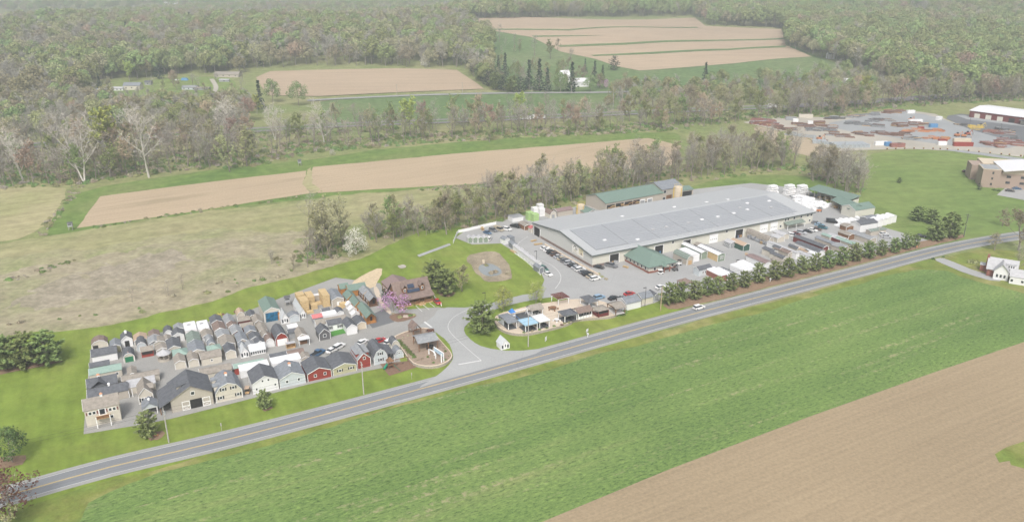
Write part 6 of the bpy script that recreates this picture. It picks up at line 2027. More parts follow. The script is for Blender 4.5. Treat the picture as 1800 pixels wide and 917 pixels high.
ys('cream shed with charcoal roof, foremost of the yard rows', 1356.4, 454, 1366, 0, 6, 2.7, 1.0, 'cream', 'charcoal', door=[(0, .8, 1.9, 'trim')])
ys('small cream shed with charcoal roof behind the foremost one', 1370, 437.5, 1377, 2.6, 4, 2.6, 1.0, 'cream', 'charcoal')
ys('charcoal roofed shed next to the foremost cream shed', 1376.5, 454, 1385, 2.4, 7.5, 2.4, 1.0, 'cream', 'charcoal')
ys('shed with split brown and charcoal roof among cream sheds', 1385.5, 445.5, 1395.5, 2.4, 8, 2.4, .9, 'clay', 'charcoal', roof2='brown')
ys('low brown roofed shed behind the pine trunks', 1374, 463, 1385, 2.2, 6, 2.2, .9, 'clay', 'tan')
ys('long pale grey strip roofed unit between charcoal roofs', 1399.5, 446, 1405.5, 2.6, 17, 2.6, .3, 'white', 'palegrey', 'flat')
ys('short charcoal roofed shed beside the long pale strip', 1401, 437.5, 1406.5, 2.4, 5, 2.4, 1.0, 'clay', 'charcoal')
ys('very long charcoal roofed unit with white edge, the farther of two', 1447, 435, 1456.5, 2.6, 17, 2.6, .7, 'maroon', 'charcoal')
ys('long charcoal roofed unit with white edge, the nearer of two', 1440, 442.5, 1450, 2.6, 13.5, 2.6, .7, 'white', 'charcoal')
ys('peach roofed unit between the white strip and charcoal roof', 1418, 443.5, 1423.5, 2.4, 7.5, 2.4, .3, 'cream', 'peach', 'flat')
ys('white flat unit behind the pines before the long charcoal roofs', 1434, 448.5, 1440.5, 2.4, 6.5, 2.4, .3, 'white', 'whiteroof', 'flat')
ys('pale grey flat unit nearest the pines in the yard rows', 1424.5, 453, 1432, 2.2, 8, 2.2, .3, 'white', 'palegrey', 'flat')
ys('blue grey roofed unit with orange framed end', 1470, 431, 1477.5, 2.4, 12, 2.4, .9, 'clay', 'bluegrey', gable='orange')
ys('pale grey tan roofed shed beside the orange framed unit', 1480.5, 437, 1495, 2.4, 6, 2.4, 1.0, 'clay', 'greyroof')
ys('seafoam roofed unit beside the grey tan roof in the yard', 1500, 430, 1508.6, 2.4, 10, 2.4, .9, 'clay', 'seafoam')
ys('pale roofed unit with dark red end in the yard rows', 1477.5, 422, 1489.7, 2.4, 8, 2.4, .9, 'maroon', 'palegrey')
ys('seafoam flat roofed shed behind the pale roofed unit', 1459, 417, 1466, 2.4, 5, 2.4, .7, 'clay', 'seafoam')
ys('long grey roofed unit, last in the yard rows', 1529, 421, 1541, 2.4, 13, 2.4, .9, 'clay', 'greyroof')
ys('brown framed shed beside the long grey roofed unit', 1492, 414, 1503, 2.4, 6, 2.4, .9, 'midlog', 'tan')
e = ys('large white walled shed with charcoal roof and tan gable end', 1510.5, 409, 1540.5, 0, 6, 3.8, 1.4, 'white', 'charcoal', 'gable', 'a', ang=22)
for i in range(4):
    x, y = 1542 + i * 8.2, 399.5 - i * 2.4
    ys('white trailer with domed white top, %s from the large white shed' % ('first', 'second', 'third', 'fourth')[i], x, y, x + 7.6, 0, 4.5, 3.2, .6, 'white', 'whiteroof', 'arch', 'b', ang=22, name='white_trailer', cat='trailer', group='white domed trailers')
for i in range(3):
    x, y = 1530 + i * 9, 389 - i * 2
    ys('white domed unit behind the trailers, %s of the rear line' % ('first', 'middle', 'last')[i], x, y + 3, x + 8, 1.5, 4, 2.8, .6, 'white', 'whiteroof', 'arch', 'b', ang=22, name='white_trailer', cat='trailer', group='white domed trailers')
ys('dark roofed low unit with green patch before the large white shed', 1531, 407, 1558, 2.2, 3, 2.2, .7, 'clay', 'sage', 'gable', 'a', ang=22)
ys('tan roofed low shed near the wrapped lumber', 1488, 399, 1502, 2.2, 4, 2.2, .8, 'midlog', 'tan', ang=24)
ys('low grey shed with small windows at the corner behind the hall', 1368, 352, 1384, 2.6, 5, 2.6, .8, 'clay', 'tan', 'gable', 'a', ang=24)
pavilion('brown roofed gazebo behind the roadside pines', 1202, 499, 1217, 4, 2.5, 1.5, 'brown', 'hip', 'midlog', group=None, z=2.5, name='gazebo', cat='gazebo')
ys('pale pink roofed long unit behind the roadside pines', 1345, 463, 1357, 2.2, 11, 2.2, .6, 'white', 'mauve')
# left of the hall
for i in range(4):
    x = 822.8 + i * 9.2
    ys('grey green narrow unit in the line of four, %s from the white fence' % ('first', 'second', 'third', 'fourth')[i], x, 427.3 - i * .25, x + 7.6, 0, 3.2, 2.3, .8, 'sagewall', 'palegrey', ang=12, group='grey green units by the white fence')
ys('grey sided shed with white gable on the yard curb', 887, 430, 896, 0, 3.5, 2.3, 1.0, 'white', 'bluegrey', ang=35)
ys('blue grey box shed beside the grey sided one', 897.5, 428.5, 904.5, 0, 3, 2.4, .6, 'bluegrey', 'bluegrey', 'flat', ang=35)
for i, (x, y) in enumerate([(905, 440), (912.5, 446.5), (922.5, 454), (933, 462), (943.5, 470)]):
    ys('%s shed in the curb line, %s from the yard corner' % ('grey' if i == 0 else 'white', ('first', 'second', 'third', 'fourth', 'fifth')[i]), x, y, x + 7.5, 0, 6, 2.1, 1.0, 'bluegrey' if i == 0 else 'white', 'bluegrey' if i == 0 else 'palegrey', group='sheds along the yard curb')
ys('grey shed at the end of the curb line', 948, 481, 956, 0, 5, 2.2, 1.0, 'bluegrey', 'bluegrey', group='sheds along the yard curb')
ys('cream mini barn with brown roof and double doors behind the hall', 967, 384.5, 977.5, 0, 6, 2.3, 1.4, 'cream', 'brown', 'gambrel', door=[(0, 1.6, 1.9, 'greywall')])
ys('long grey tan building with brown roof behind the hall corner', 980, 381, 1007, 0, 5, 2.6, 1.2, 'clay', 'mauve', 'gable', 'a')
ys('brown open shed between the parked vehicles and the hall', 922, 397.5, 935, 2.2, 6, 2.2, .9, 'midlog', 'tan')
ys('little shed with red brown roof at the hall corner', 934, 402, 944, 2.2, 3, 2.2, .9, 'cream', 'pink')
ys('white open topped unit with dark load behind the vehicles', 901, 391, 920, 0, 5, 2.2, .2, 'white', 'greyroof', 'flat', 'a')
for i, (x, y, c) in enumerate([(931, 386, 'lime'), (940, 389, 'lime'), (940, 378, 'wrap'), (951, 379, 'wrap'), (949, 372, 'wrap')]):
    e = thing('wrapped_stack', ('lime green wrapped stack, %s' if c == 'lime' else 'white wrapped stack, %s') % ('at the outer corner', 'nearest the hall', 'behind the lime green ones', 'nearest the mini barn', 'tallest and rearmost')[i], 'wrapped stack', G(x, y), R(YARDA), 'wrapped stacks behind the hall')
    k = MB()
    for j in range(3):
        k.box((0, 0, .75 + 1.35 * j), (3.0, 3.0, 1.3), MATS[c])
    k.build('bales', e)
    k = MB(); k.box((0, 0, .05), (3.1, 3.1, .1), MATS['wood']); k.build('pallet', e)
# ------------------------------------------------------------------ vehicles
VC = {}
def car_meshes(kind):
    if kind in VC:
        return VC[kind]
    dims = dict(sedan=(4.6, 1.8, 1.42), suv=(4.7, 1.9, 1.72), pickup=(5.6, 2.0, 1.85), van=(5.4, 2.0, 2.1))[kind]
    L_, W_, H_ = dims
    belt = .92 if kind == 'sedan' else (1.08 if kind == 'suv' else 1.15)
    x = L_ / 2
    if kind == 'sedan':
        body = [(-x, .38), (-x + .05, .80), (-x + .9, .95), (x - 1.3, .92), (x - .1, .72), (x, .40), (x - .3, .25), (-x + .3, .25)]
        cab = [(-x + .55, belt - .02), (-x + 1.15, H_ - .06), (x - 2.1, H_ - .06), (x - 1.25, belt - .02)]
    elif kind == 'suv':
        body = [(-x, .42), (-x + .05, 1.05), (-x + .5, 1.1), (x - 1.3, 1.06), (x - .1, .88), (x, .45), (x - .3, .28), (-x + .3, .28)]
        cab = [(-x + .12, belt - .02), (-x + .45, H_ - .06), (x - 2.0, H_ - .06), (x - 1.25, belt - .02)]
    elif kind == 'pickup':
        body = [(-x, .5), (-x, 1.12), (-x + 2.2, 1.15), (x - 1.5, 1.12), (x - .1, .98), (x, .5), (x - .3, .35), (-x + .3, .35)]
        cab = [(-x + 2.1, belt - .03), (-x + 2.25, H_ - .06), (x - 2.1, H_ - .06), (x - 1.45, belt - .03)]
    else:
        body = [(-x, .42), (-x, 1.2), (-x + .3, 1.22), (x - .9, 1.15), (x - .08, .95), (x, .45), (x - .3, .28), (-x + .3, .28)]
        cab = [(-x + .02, belt), (-x + .12, H_ - .08), (x - 1.5, H_ - .08), (x - .8, belt)]
    VC[kind] = (dims, body, cab)
    return VC[kind]

PAINT = dict(white=(.75, .75, .74), silver=(.42, .43, .45), grey=(.17, .175, .185), black=(.022, .023, .025), red=(.42, .025, .025), blue=(.05, .12, .22), paleblue=(.22, .34, .46), tan=(.42, .37, .28), green=(.03, .10, .08), teal=(.03, .12, .15), brown=(.12, .07, .05), maroon=(.14, .03, .03))
for k_, v_ in PAINT.items():
    P('paint_' + k_, v_, var=.04, rough=.28, spec=.5)
CARM = {}
def car(kind, colour, px, py, ang, label, group=None, flip=False, bed=None):
    key = (kind, colour)
    if key not in CARM:
        (L_, W_, H_), body, cab = car_meshes(kind)
        fn = lambda u, v, z: (u, v, z)
        pm = MATS['paint_' + colour]
        b = MB()
        b.ext(body, -W_ / 2, W_ / 2, fn, pm)
        if kind == 'pickup':
            b.box((-L_ / 2 + 1.15, 0, 1.14), (1.9, W_ - .3, .06), MATS['blackmetal'])
        c = MB()
        n = len(cab)
        z0 = cab[0][1]
        vs = []
        for s_ in (-1, 1):
            for (u, z) in cab:
                vs.append((u, s_ * (W_ / 2 - (.04 if z == z0 else .22)), z))
        c.add(vs, [tuple(range(n)), tuple(range(2 * n - 1, n - 1, -1))] + [(i, i + n, (i + 1) % n + n, (i + 1) % n) for i in range(n)], MATS['glass'])
        t = MB()
        u0, u1 = cab[1][0], cab[2][0]
        t.box(((u0 + u1) / 2, 0, H_ - .03), (u1 - u0 + .1, W_ - .42, .08), pm)
        for u, q in ((u0, 0), ((u0 + u1) / 2, 0), (u1, 0)):
            pass
        if kind in ('van',):
            t.box(((u0 + cab[0][0]) / 2 + .75, 0, (H_ + z0) / 2), (1.9, W_ - .12, H_ - z0 - .05), pm)
        w = MB(); w.tube((0, -.11, 0), (0, .11, 0), .34, .34, MATS['tyre'], 10)
        w.tube((0, -.125, 0), (0, .125, 0), .19, .19, MATS['steel'], 8)
        h = MB()
        for s_ in (-1, 1):
            h.box((L_ / 2 - .06, s_ * (W_ / 2 - .3), .68 if kind == 'sedan' else .82), (.1, .4, .16), MATS['wrap'])
        r = MB()
        for s_ in (-1, 1):
            r.box((-L_ / 2 + .02, s_ * (W_ / 2 - .22), .72 if kind == 'sedan' else .92), (.08, .3, .18), MATS['maroon'])
        CARM[key] = [b.mesh('body'), c.mesh('cabin_glass'), t.mesh('roof_panel'), h.mesh('headlight'), r.mesh('tail_light'), w.mesh('wheel')]
    ms = CARM[key]
    (L_, W_, H_), _, _ = car_meshes(kind)
    p = G(px, py)
    p.z = .13
    nm = dict(sedan='parked_car', suv='parked_car', pickup='pickup_truck', van='delivery_van')[kind]
    e = thing(nm, label, 'van' if kind == 'van' else ('pickup' if kind == 'pickup' else 'car'), p, R(ang + (180 if flip else 0)), group)
    for nm2, me in zip(('body', 'cabin_glass', 'roof_panel', 'headlights', 'tail_lights'), ms[:5]):
        link(nm2, me, e)
    for sx in (-1, 1):
        for sy in (-1, 1):
            link('wheel', ms[5], e, (sx * L_ * .305, sy * (W_ / 2 - .1), .34))
    return e

g1 = 'cars along the end wall of the hall'
x0, y0, x1, y1 = 958, 438.5, 1046, 492
rowc = [('sedan', 'white'), ('sedan', 'white'), ('suv', 'black'), ('suv', 'brown'), ('sedan', 'silver'), ('sedan', 'tan'), ('suv', 'grey'), ('suv', 'silver'), ('sedan', 'black'), ('sedan', 'silver'), ('suv', 'white'), ('sedan', 'grey'), ('suv', 'black'), ('sedan', 'tan'), ('suv', 'white')]
ordn = ['first', 'second', 'third', 'fourth', 'fifth', 'sixth', 'seventh', 'eighth', 'ninth', 'tenth', 'eleventh', 'twelfth', 'thirteenth', 'fourteenth', 'last']
for i, (k_, c_) in enumerate(rowc):
    t = i / 14
    t = t * .93 + .07 * t * t
    car(k_, c_, x0 + (x1 - x0) * t, y0 + (y1 - y0) * t, 27, '%s %s nosed at the end wall, %s in the row from the open gate' % (c_, 'estate' if k_ == 'suv' else 'saloon', ordn[i]), g1)
for a in [('sedan', 'black', 1053, 471.5, -35, 'black saloon parked beside the hall corner'), ('pickup', 'grey', 1074, 469, -35, 'dark grey pickup before the first open gate'),
          ('sedan', 'white', 963, 484, -50, 'white saloon nose out at the end of the curb line'), ('suv', 'green', 956, 475, -58, 'dark green cart under a white canopy at the curb line end'),
          ('sedan', 'red', 769, 533, -65, 'red car parked by the log lodge porch'), ('suv', 'white', 1228, 543, 30, 'white car driving along the main road'),
          ('suv', 'paleblue', 1053, 525, 30, 'blue estate parked behind the charcoal pavilion'), ('sedan', 'black', 1078, 526, 40, 'black saloon half hidden behind the brown timber pavilion'),
          ('sedan', 'red', 1106, 518.5, 28, 'red saloon behind the white garage by the road'), ('sedan', 'black', 1091, 527, 60, 'dark car beside the white garage end'),
          ('sedan', 'white', 1161, 507, 28, 'white car under the first roadside pine'), ('sedan', 'white', 584, 618, 60, 'white saloon on the aisle behind the low tan garage'),
          ('suv', 'white', 596, 612, 60, 'white estate on the aisle behind the low tan garage'), ('pickup', 'blue', 559, 624, 60, 'dark blue pickup behind the red garage'),
          ('sedan', 'white', 637, 604, 60, 'white car half hidden behind the tall red barn'), ('sedan', 'red', 668, 601, 40, 'red car behind the pale grey gambrel barn'),
          ('suv', 'white', 686, 604, 50, 'white estate beside the garden wall'),
          ('suv', 'white', 1393, 416, -40, 'white estate first in the row by the green awning'), ('sedan', 'maroon', 1399, 413, -40, 'dark red saloon behind the first white estate'), ('suv', 'silver', 1409, 411, -40, 'silver estate in the row by the green awning'),
          ('sedan', 'black', 1419.5, 408.5, -40, 'black saloon in the row by the green awning'), ('sedan', 'white', 1428, 406.5, -40, 'white saloon in the row by the green awning'), ('sedan', 'brown', 1436, 404.5, -40, 'brown saloon in the row by the green awning'),
          ('suv', 'teal', 1446, 402, -40, 'dark teal estate last in the row by the green awning'), ('sedan', 'paleblue', 1440, 397, -25, 'pale blue saloon behind the dark teal estate'), ('sedan', 'grey', 1434, 393.5, -25, 'grey saloon close by the hall end'),
          ('van', 'black', 1462, 392, -20, 'black van standing alone beside the wrapped bundles'),
          ('suv', 'white', 860, 422, 80, 'white minivan beside the grey green units'), ('sedan', 'blue', 857, 411, -45, 'small dark blue car by the yard edge'), ('suv', 'grey', 867, 407, -45, 'dark grey estate by the yard edge'),
          ('van', 'tan', 877.5, 405.5, -45, 'tan van loaded on the yard edge'), ('suv', 'white', 891.5, 405, -35, 'white estate by the yard edge'), ('pickup', 'black', 906.5, 400, -35, 'black pickup by the brown open shed'), ('suv', 'silver', 919, 399, -35, 'silver estate by the brown open shed'),
          ('sedan', 'maroon', 1698, 303, 0, 'dark maroon car beside the clipped evergreen'), ('sedan', 'grey', 1712, 315, 0, 'grey car at the brick building corner'), ('sedan', 'black', 1775, 337, -15, 'black car before the brick building entrance, the nearer'),
          ('sedan', 'blue', 1787, 333, -15, 'dark blue car before the brick building entrance, the farther'), ('sedan', 'black', 1780, 215, -8, 'black car at the red warehouse doors'),
          ('sedan', 'black', 1497, 434, 20, 'black car in the yard rows'), ('sedan', 'white', 1552, 413, 20, 'white car among the units behind the utility pole'), ('sedan', 'silver', 1558, 418, -20, 'silver car behind the pine near the row end'), ('sedan', 'black', 1618, 417, -10, 'black car at the yard corner by the road'),
          ('sedan', 'red', 960, 164.5, 5, 'red car on the back road before the farmhouse'), ('sedan', 'white', 386, 138, 5, 'white car beside the far bungalow'), ('sedan', 'silver', 362, 169, 0, 'white car on the meadow beside the grey ruin')]:
    k_, c_, x, y, an, lb = a
    car(k_, c_, x, y, an, lb)

# lorries on the highway
def lorry(label, px, py, ang, box='wrap'):
    p = G(px, py)
    e = thing('box_truck', label, 'truck', p, R(ang))
    MB().box((-1.2, 0, 2.3), (8.5, 2.5, 2.8), MATS[box]).build('cargo_box', e)
    MB().box((4.2, 0, 1.6), (1.9, 2.4, 2.2), MATS['paint_white']).build('cab', e)
    MB().box((4.9, 0, 2.0), (.6, 2.2, .9), MATS['glass']).build('windscreen', e)
    for x in (-4, -2.8, 3.9):
        for y in (-1.1, 1.1):
            w = MB(); w.tube((x, y - .15, .5), (x, y + .15, .5), .5, .5, MATS['tyre'], 10); w.build('wheel', e)
lorry('white box truck on the highway below the willow', 922, 211, 5)
lorry('white box truck on the highway ahead of the other', 948, 209.5, 5)
lorry('white box truck on the highway behind the steel yard trees', 1361, 190, 5)

def golf_cart(label, px, py, ang, top='beige', seat='wood'):
    e = thing('golf_cart', label, 'golf cart', G(px, py), R(ang))
    MB().box((0, 0, .55), (2.4, 1.2, .5), MATS[seat]).build('body', e)
    MB().box((-.1, 0, .95), (.9, 1.1, .4), MATS['blackmetal']).build('seat', e)
    MB().box((-.1, 0, 1.9), (2.0, 1.3, .1), MATS[top]).build('roof', e)
    for x in (-.95, .8):
        for y in (-.55, .55):
            MB().box((x, y, 1.3), (.06, .06, 1.2), MATS['blackmetal']).build('post', e)
            w = MB(); w.tube((x, y - .1, .25), (x, y + .1, .25), .25, .25, MATS['tyre'], 8); w.build('wheel', e)
golf_cart('tan roofed golf cart between the cream gambrel and white barns', 435.5, 690, 100, 'peach')
golf_cart('white roofed golf cart beside the office entry', 1161, 481.5, 10, 'wrap', 'paint_white')

def forklift(label, px, py, ang, c='paint_white'):
    e = thing('forklift', label, 'forklift', G(px, py), R(ang))
    MB().box((-.2, 0, .75), (2.2, 1.3, .9), MATS[c]).build('body', e)
    k = MB()
    for x in (-.8, .6):
        for y in (-.55, .55):
            k.box((x, y, 1.6), (.08, .08, 1.2), MATS['blackmetal'])
    k.box((-.1, 0, 2.2), (1.6, 1.2, .08), MATS['blackmetal']); k.build('cage', e)
    k = MB()
    for y in (-.35, .35):
        k.box((1.05, y, 1.3), (.12, .12, 2.4), MATS['steel']); k.box((1.6, y, .12), (1.1, .12, .06), MATS['steel'])
    k.build('mast', e)
    for x in (-.8, .65):
        for y in (-.6, .6):
            w = MB(); w.tube((x, y - .14, .35), (x, y + .14, .35), .36, .36, MATS['tyre'], 10); w.build('wheel', e)
forklift('white forklift with raised mast beside the sage roofed shed', 1194, 465.5, -20)
forklift('black and white forklift by the office entry', 1187, 475.5, 20, 'darkgrey')
forklift('orange red forklift before the white wrapped bundles', 1440, 372, 10, 'orange')
forklift('tan forklift with dark mast behind the white tarped units', 1297, 466, 90, 'beige')

# ------------------------------------------------------------------ wrapped bundles and lumber
def bundle(label, px, py, ang, size, group, mat='wrap', z=0.0, n=1):
    p = G(px, py)
    e = thing('wrapped_bundle', label, 'wrapped bundle', (p.x, p.y, z), R(ang), group)
    k = MB()
    x, y, h = size
    prof = [(-y / 2, .15), (-y / 2 - .05, h * .75), (-y * .3, h), (y * .35, h * .97), (y / 2 + .04, h * .7), (y / 2, .15)]
    k.ext(prof, -x / 2, x / 2, lambda u, v, zz: (v, u, zz), MATS[mat]); k.build('wrapping', e)
    q = MB()
    for t in (-.3, .3):
        q.box((x * t, 0, .07), (.3, y, .14), MATS['wood'])
    q.build('bearer', e)
    return e
bn = random.Random(21)
lab0 = 'white wrapped bundle lying on the concrete behind the hall'
for r_, (xa, ya, xb, yb, n) in enumerate([(1397, 353, 1440, 359, 9), (1402, 358, 1450, 366, 10), (1412, 364, 1436, 371, 5), (1422, 357, 1458, 363, 7), (1410, 350.5, 1426, 352.5, 4)]):
    for i in range(n):
        t = (i + .5) / n
        bundle(lab0, xa + (xb - xa) * t + bn.uniform(-1, 1), ya + (yb - ya) * t + bn.uniform(-.6, .6), bn.choice([24, 115, 30, 110]) + bn.uniform(-8, 8), (bn.uniform(3.6, 5.2), bn.uniform(1.4, 2.2), bn.uniform(1.0, 1.9)), 'white wrapped bundles behind the hall')
lab1 = 'white wrapped bundle in the row beside the black van'
for i in range(9):
    t = i / 8
    bundle(lab1, 1472 + 38 * t, 391.5 - 4 * t + (i % 2) * 2.0, 110 + bn.uniform(-6, 6), (4.4, 1.8, bn.uniform(1.2, 1.8)), 'white wrapped bundles beside the black van')
for i in range(4):
    bundle('white wrapped bundle at the corner of the van side row, one of four low ones', 1473 + 5 * i, 399 - 1.5 * i, 110, (4.2, 1.5, .9), 'low wrapped bundles beside the black van')
for i, (x, y) in enumerate([(1356, 343), (1386, 342), (1408, 342.5)]):
    for j in range(5):
        bundle('white wrapped bundle in the %s tall stack on the grass edge, level %s' % (('first', 'second', 'third')[i], ('one', 'two', 'three', 'four', 'five')[j]), x + (j % 2), y, 25, (6.5 - .5 * j, 3.6, 1.05), 'tall wrapped stacks on the grass edge', z=1.15 * j)
for i in range(5):
    bundle('white covered bundle along the hall back corner, one of five', 1322 + 7 * i, 344.5 + 1.2 * i, 25, (4.5, 2.4, 1.3), 'white covered bundles at the hall back corner')
for i in range(3):
    bundle('white covered bundle left of the third tall stack, one of three', 1398 + 7 * i, 346.5 + .5 * i, 20, (4.0, 2.0, 1.0), 'white covered bundles by the third stack')

def lumber(label, px, py, w, d, h, ang=LOTA):
    e = thing('lumber_stack', label, 'lumber stack', G(px, py), R(ang), 'yellow lumber stacks')
    n = max(1, round(h / .95))
    for j in range(n):
        k = MB(); k.box((0, d / 2, .14 + j * .95 + .4), (w * (1 - .02 * (j % 2)), d, .82), MATS['newwood'])
        k.build('board_pack', e)
        q = MB()
        for t in (-.35, 0, .35):
            q.box((w * t, d / 2, .07 + j * .95), (.12, d * .98, .12), MATS['wood'])
        q.build('spacer', e)
for a in [('tall yellow lumber stack, nearest the greenhouse', 537.5, 549.5, 2.9, 4.5, 4.6), ('tall yellow lumber stack behind the nearest one', 530.5, 539, 2.9, 3.5, 4.6), ('yellow lumber stack standing between the tall ones', 548, 537.5, 2.7, 5.5, 4.0),
          ('low yellow lumber stack at the foot of the tall one', 546, 551.5, 2.4, 1.6, 1.0), ('low yellow lumber stack, two packs high', 553, 544, 2.4, 2.2, 2.0), ('low yellow stack by the wooden fence bay', 560.5, 536.5, 2.6, 2, 1.0),
          ('tall narrow lumber stack beside the square tan garage', 575, 539.5, 2.6, 7, 4.6), ('short pale lumber pack before the square tan garage', 598, 543.5, 2.6, 1.6, 1.0), ('short pale lumber pack beside the white coops', 604.5, 541, 2.4, 1.6, 2.0)]:
    lumber(*a)
for i, (x, y, w_, h_, lb) in enumerate([(946, 430, 4, 1.0, 'beside the open end gate of the hall'), (938, 424, 3, .8, 'just outside the end gate'), (1168, 462, 2.4, 1.2, 'between office and sage roofed shed'), (1312, 447, 3, .5, 'in front of the dark green shed'), (1338, 428, 2.4, 1.4, 'at the tan hoop shed corner'),
        (848, 404, 3, 1.6, 'at the yard edge by the white fence'), (902, 443, 4, .8, 'by the start of the curb line'), (1100, 470, 2.5, .8, 'beside the office corner'), (1290, 430, 2.4, 1.2, 'against the hall near the grey shed'), (1246, 446, 2.2, 1.0, 'between the two half houses')]):
    e = thing('pallet_stack', 'low stack of wooden pallets ' + lb, 'pallet stack', G(x, y), R(20 + 17 * i), 'wooden pallet stacks in the works')
    for j in range(max(1, int(h_ / .35))):
        k = MB()
        for q in range(5):
            k.box((0, -.5 + q * .26, .2 + .35 * j), (w_, .18, .06), MATS['newwood' if j % 2 else 'wood'])
        for q in (-.4, 0, .4):
            k.box((w_ * q, 0, .1 + .35 * j), (.12, 1.2, .14), MATS['wood'])
        k.build('pallet', e)
e = thing('wood_bay', 'weathered wooden bay with white top between the lumber stacks', 'wood bay', G(558, 531), R(LOTA))
MB().box((0, .6, 1.4), (3.4, 1.2, 2.8), MATS['clay']).build('bay_wall', e)
MB().box((0, .6, 2.9), (3.6, 1.6, .16), MATS['whiteroof']).build('bay_top', e)

# ------------------------------------------------------------------ garden island and terrace
def slab_poly(name, label, cat, px, z, top, side, rim=None, h0=-.1):
    """raised bed: outline given at its top level"""
    pts = [G(a, b, z) for a, b in px]
    out = []
    n = len(pts)
    for i in range(n):
        a, b = pts[i], pts[(i + 1) % n]
        out += [a * .75 + b * .25, a * .25 + b * .75]
    c = sum(out, Vector()) / len(out)
    c.z = 0
    e = thing(name, label, cat, c)
    loc = [(p.x - c.x, p.y - c.y) for p in out]
    m = len(loc)
    w = MB()
    w.add([(x, y, h0) for x, y in loc] + [(x, y, z) for x, y in loc], [(i, (i + 1) % m, (i + 1) % m + m, i + m) for i in range(m)], MATS[side]); w.build('stone_wall', e)
    t = MB(); t.add([(x, y, z - .06) for x, y in loc], [tuple(range(m))], top); t.build('bed_surface', e)
    if rim:
        r = MB()
        inn = [(x * .965, y * .965) for x, y in loc]
        vs = [(x, y, z - .02) for x, y in loc] + [(x, y, z - .02) for x, y in inn] + [(x, y, z + .08) for x, y in loc] + [(x, y, z + .08) for x, y in inn]
        fs = []
        for i in range(m):
            j = (i + 1) % m
            fs += [(i + 2 * m, j + 2 * m, j + 3 * m, i + 3 * m), (i, j, j + 2 * m, i + 2 * m), (i + m, i + 3 * m, j + 3 * m, j + m)]
        r.add(vs, fs, MATS[rim]); r.build('capstone', e)
    return e
GZ = .95
slab_poly('garden_bed', 'raised garden island with curved stone wall beside the road entrance', 'garden bed', [(691, 592), (706, 612), (722, 636), (740, 643), (766, 643.5), (785, 637), (796, 627), (792, 617), (780, 604), (768, 590), (756, 577), (740, 575), (716, 581), (700, 587)], GZ, m_gardenmulch, 'stonewall', 'capstone')
pavilion('long grey metal roofed timber pavilion in the garden island', 736.5, 618, 770, 6.2, 3.0, 1.0, 'greyroof', 'gable_a', 'midlog', zb=GZ, group=None, ang=24, posts=3)
pavilion('small brown gabled timber pavilion in the garden island', 727, 592, 741, 4.2, 2.6, 1.8, 'brown', 'gable', 'midlog', zb=GZ, group=None, ang=30)
e = thing('entry_sign', 'white arched entry sign with pale blue panel in the garden island', 'sign', G(754, 622, GZ), R(-52))
k = MB()
for i in range(8):
    a0, a1 = PI * i / 8, PI * (i + 1) / 8
    k.tube((2.0 - 2.0 * math.cos(a0), 0, 1.3 + .8 * math.sin(a0)), (2.0 - 2.0 * math.cos(a1), 0, 1.3 + .8 * math.sin(a1)), .16, .16, MATS['trim'], 6)
k.build('arch', e)
for x in (0, 4.0, 7.4):
    MB().box((x, 0, .9 if x < 7 else 1.5), (.3, .3, 1.8 if x < 7 else 3.0), MATS['trim']).build('post', e)
MB().box((4.6, .9, 2.3), (5.6, .2, 1.3), MATS['signblue']).build('sign_panel', e)
MB().box((4.6, .9, 3.02), (5.8, .3, .14), MATS['trim']).build('panel_cap', e)
for x in (1.85, 7.3):
    MB().box((x, .9, 1.5), (.22, .28, 3.0), MATS['trim']).build('panel_post', e)
for i in range(8):
    t = i / 7
    shrub('green', 701 + 27 * t, 599 + 28 * t, .75, 'round green shrub in the line along the garden island wall, %s' % ('uppermost', 'second', 'third', 'fourth', 'fifth', 'sixth', 'seventh', 'lowest')[i], 'round shrubs along the garden wall', GZ)
shrub('red', 756, 582, 1.2, 'round dark red shrub at the top of the garden island', None, GZ)
for i, (x, y, c) in enumerate([(735, 632, 'brown'), (742, 630, 'brown'), (752, 627, 'green'), (760, 632, 'brown'), (762, 637, 'green'), (775, 621, 'red'), (783, 617, 'green'), (789, 625, 'brown'), (782, 632, 'green'), (776, 634, 'gold'), (708, 594, 'brown'), (717, 590, 'brown'), (780, 612, 'brown')]):
    shrub(c, x, y, .45, 'small low plant scattered in the garden island mulch', 'low plants in the garden island', GZ, 'garden_plant')
TZ = 1.0
slab_poly('display_terrace', 'raised display terrace with curved stone wall beside the main road', 'terrace', [(868, 558), (871, 571), (885, 581), (905, 586), (928, 586), (955, 580), (980, 574), (1003, 567), (1009, 561), (1045, 558), (1075, 556), (1090, 549), (1086, 538), (1050, 527), (1005, 525), (975, 530), (940, 535), (900, 545), (880, 550)], TZ, m_paver, 'stonewall', 'capstone')
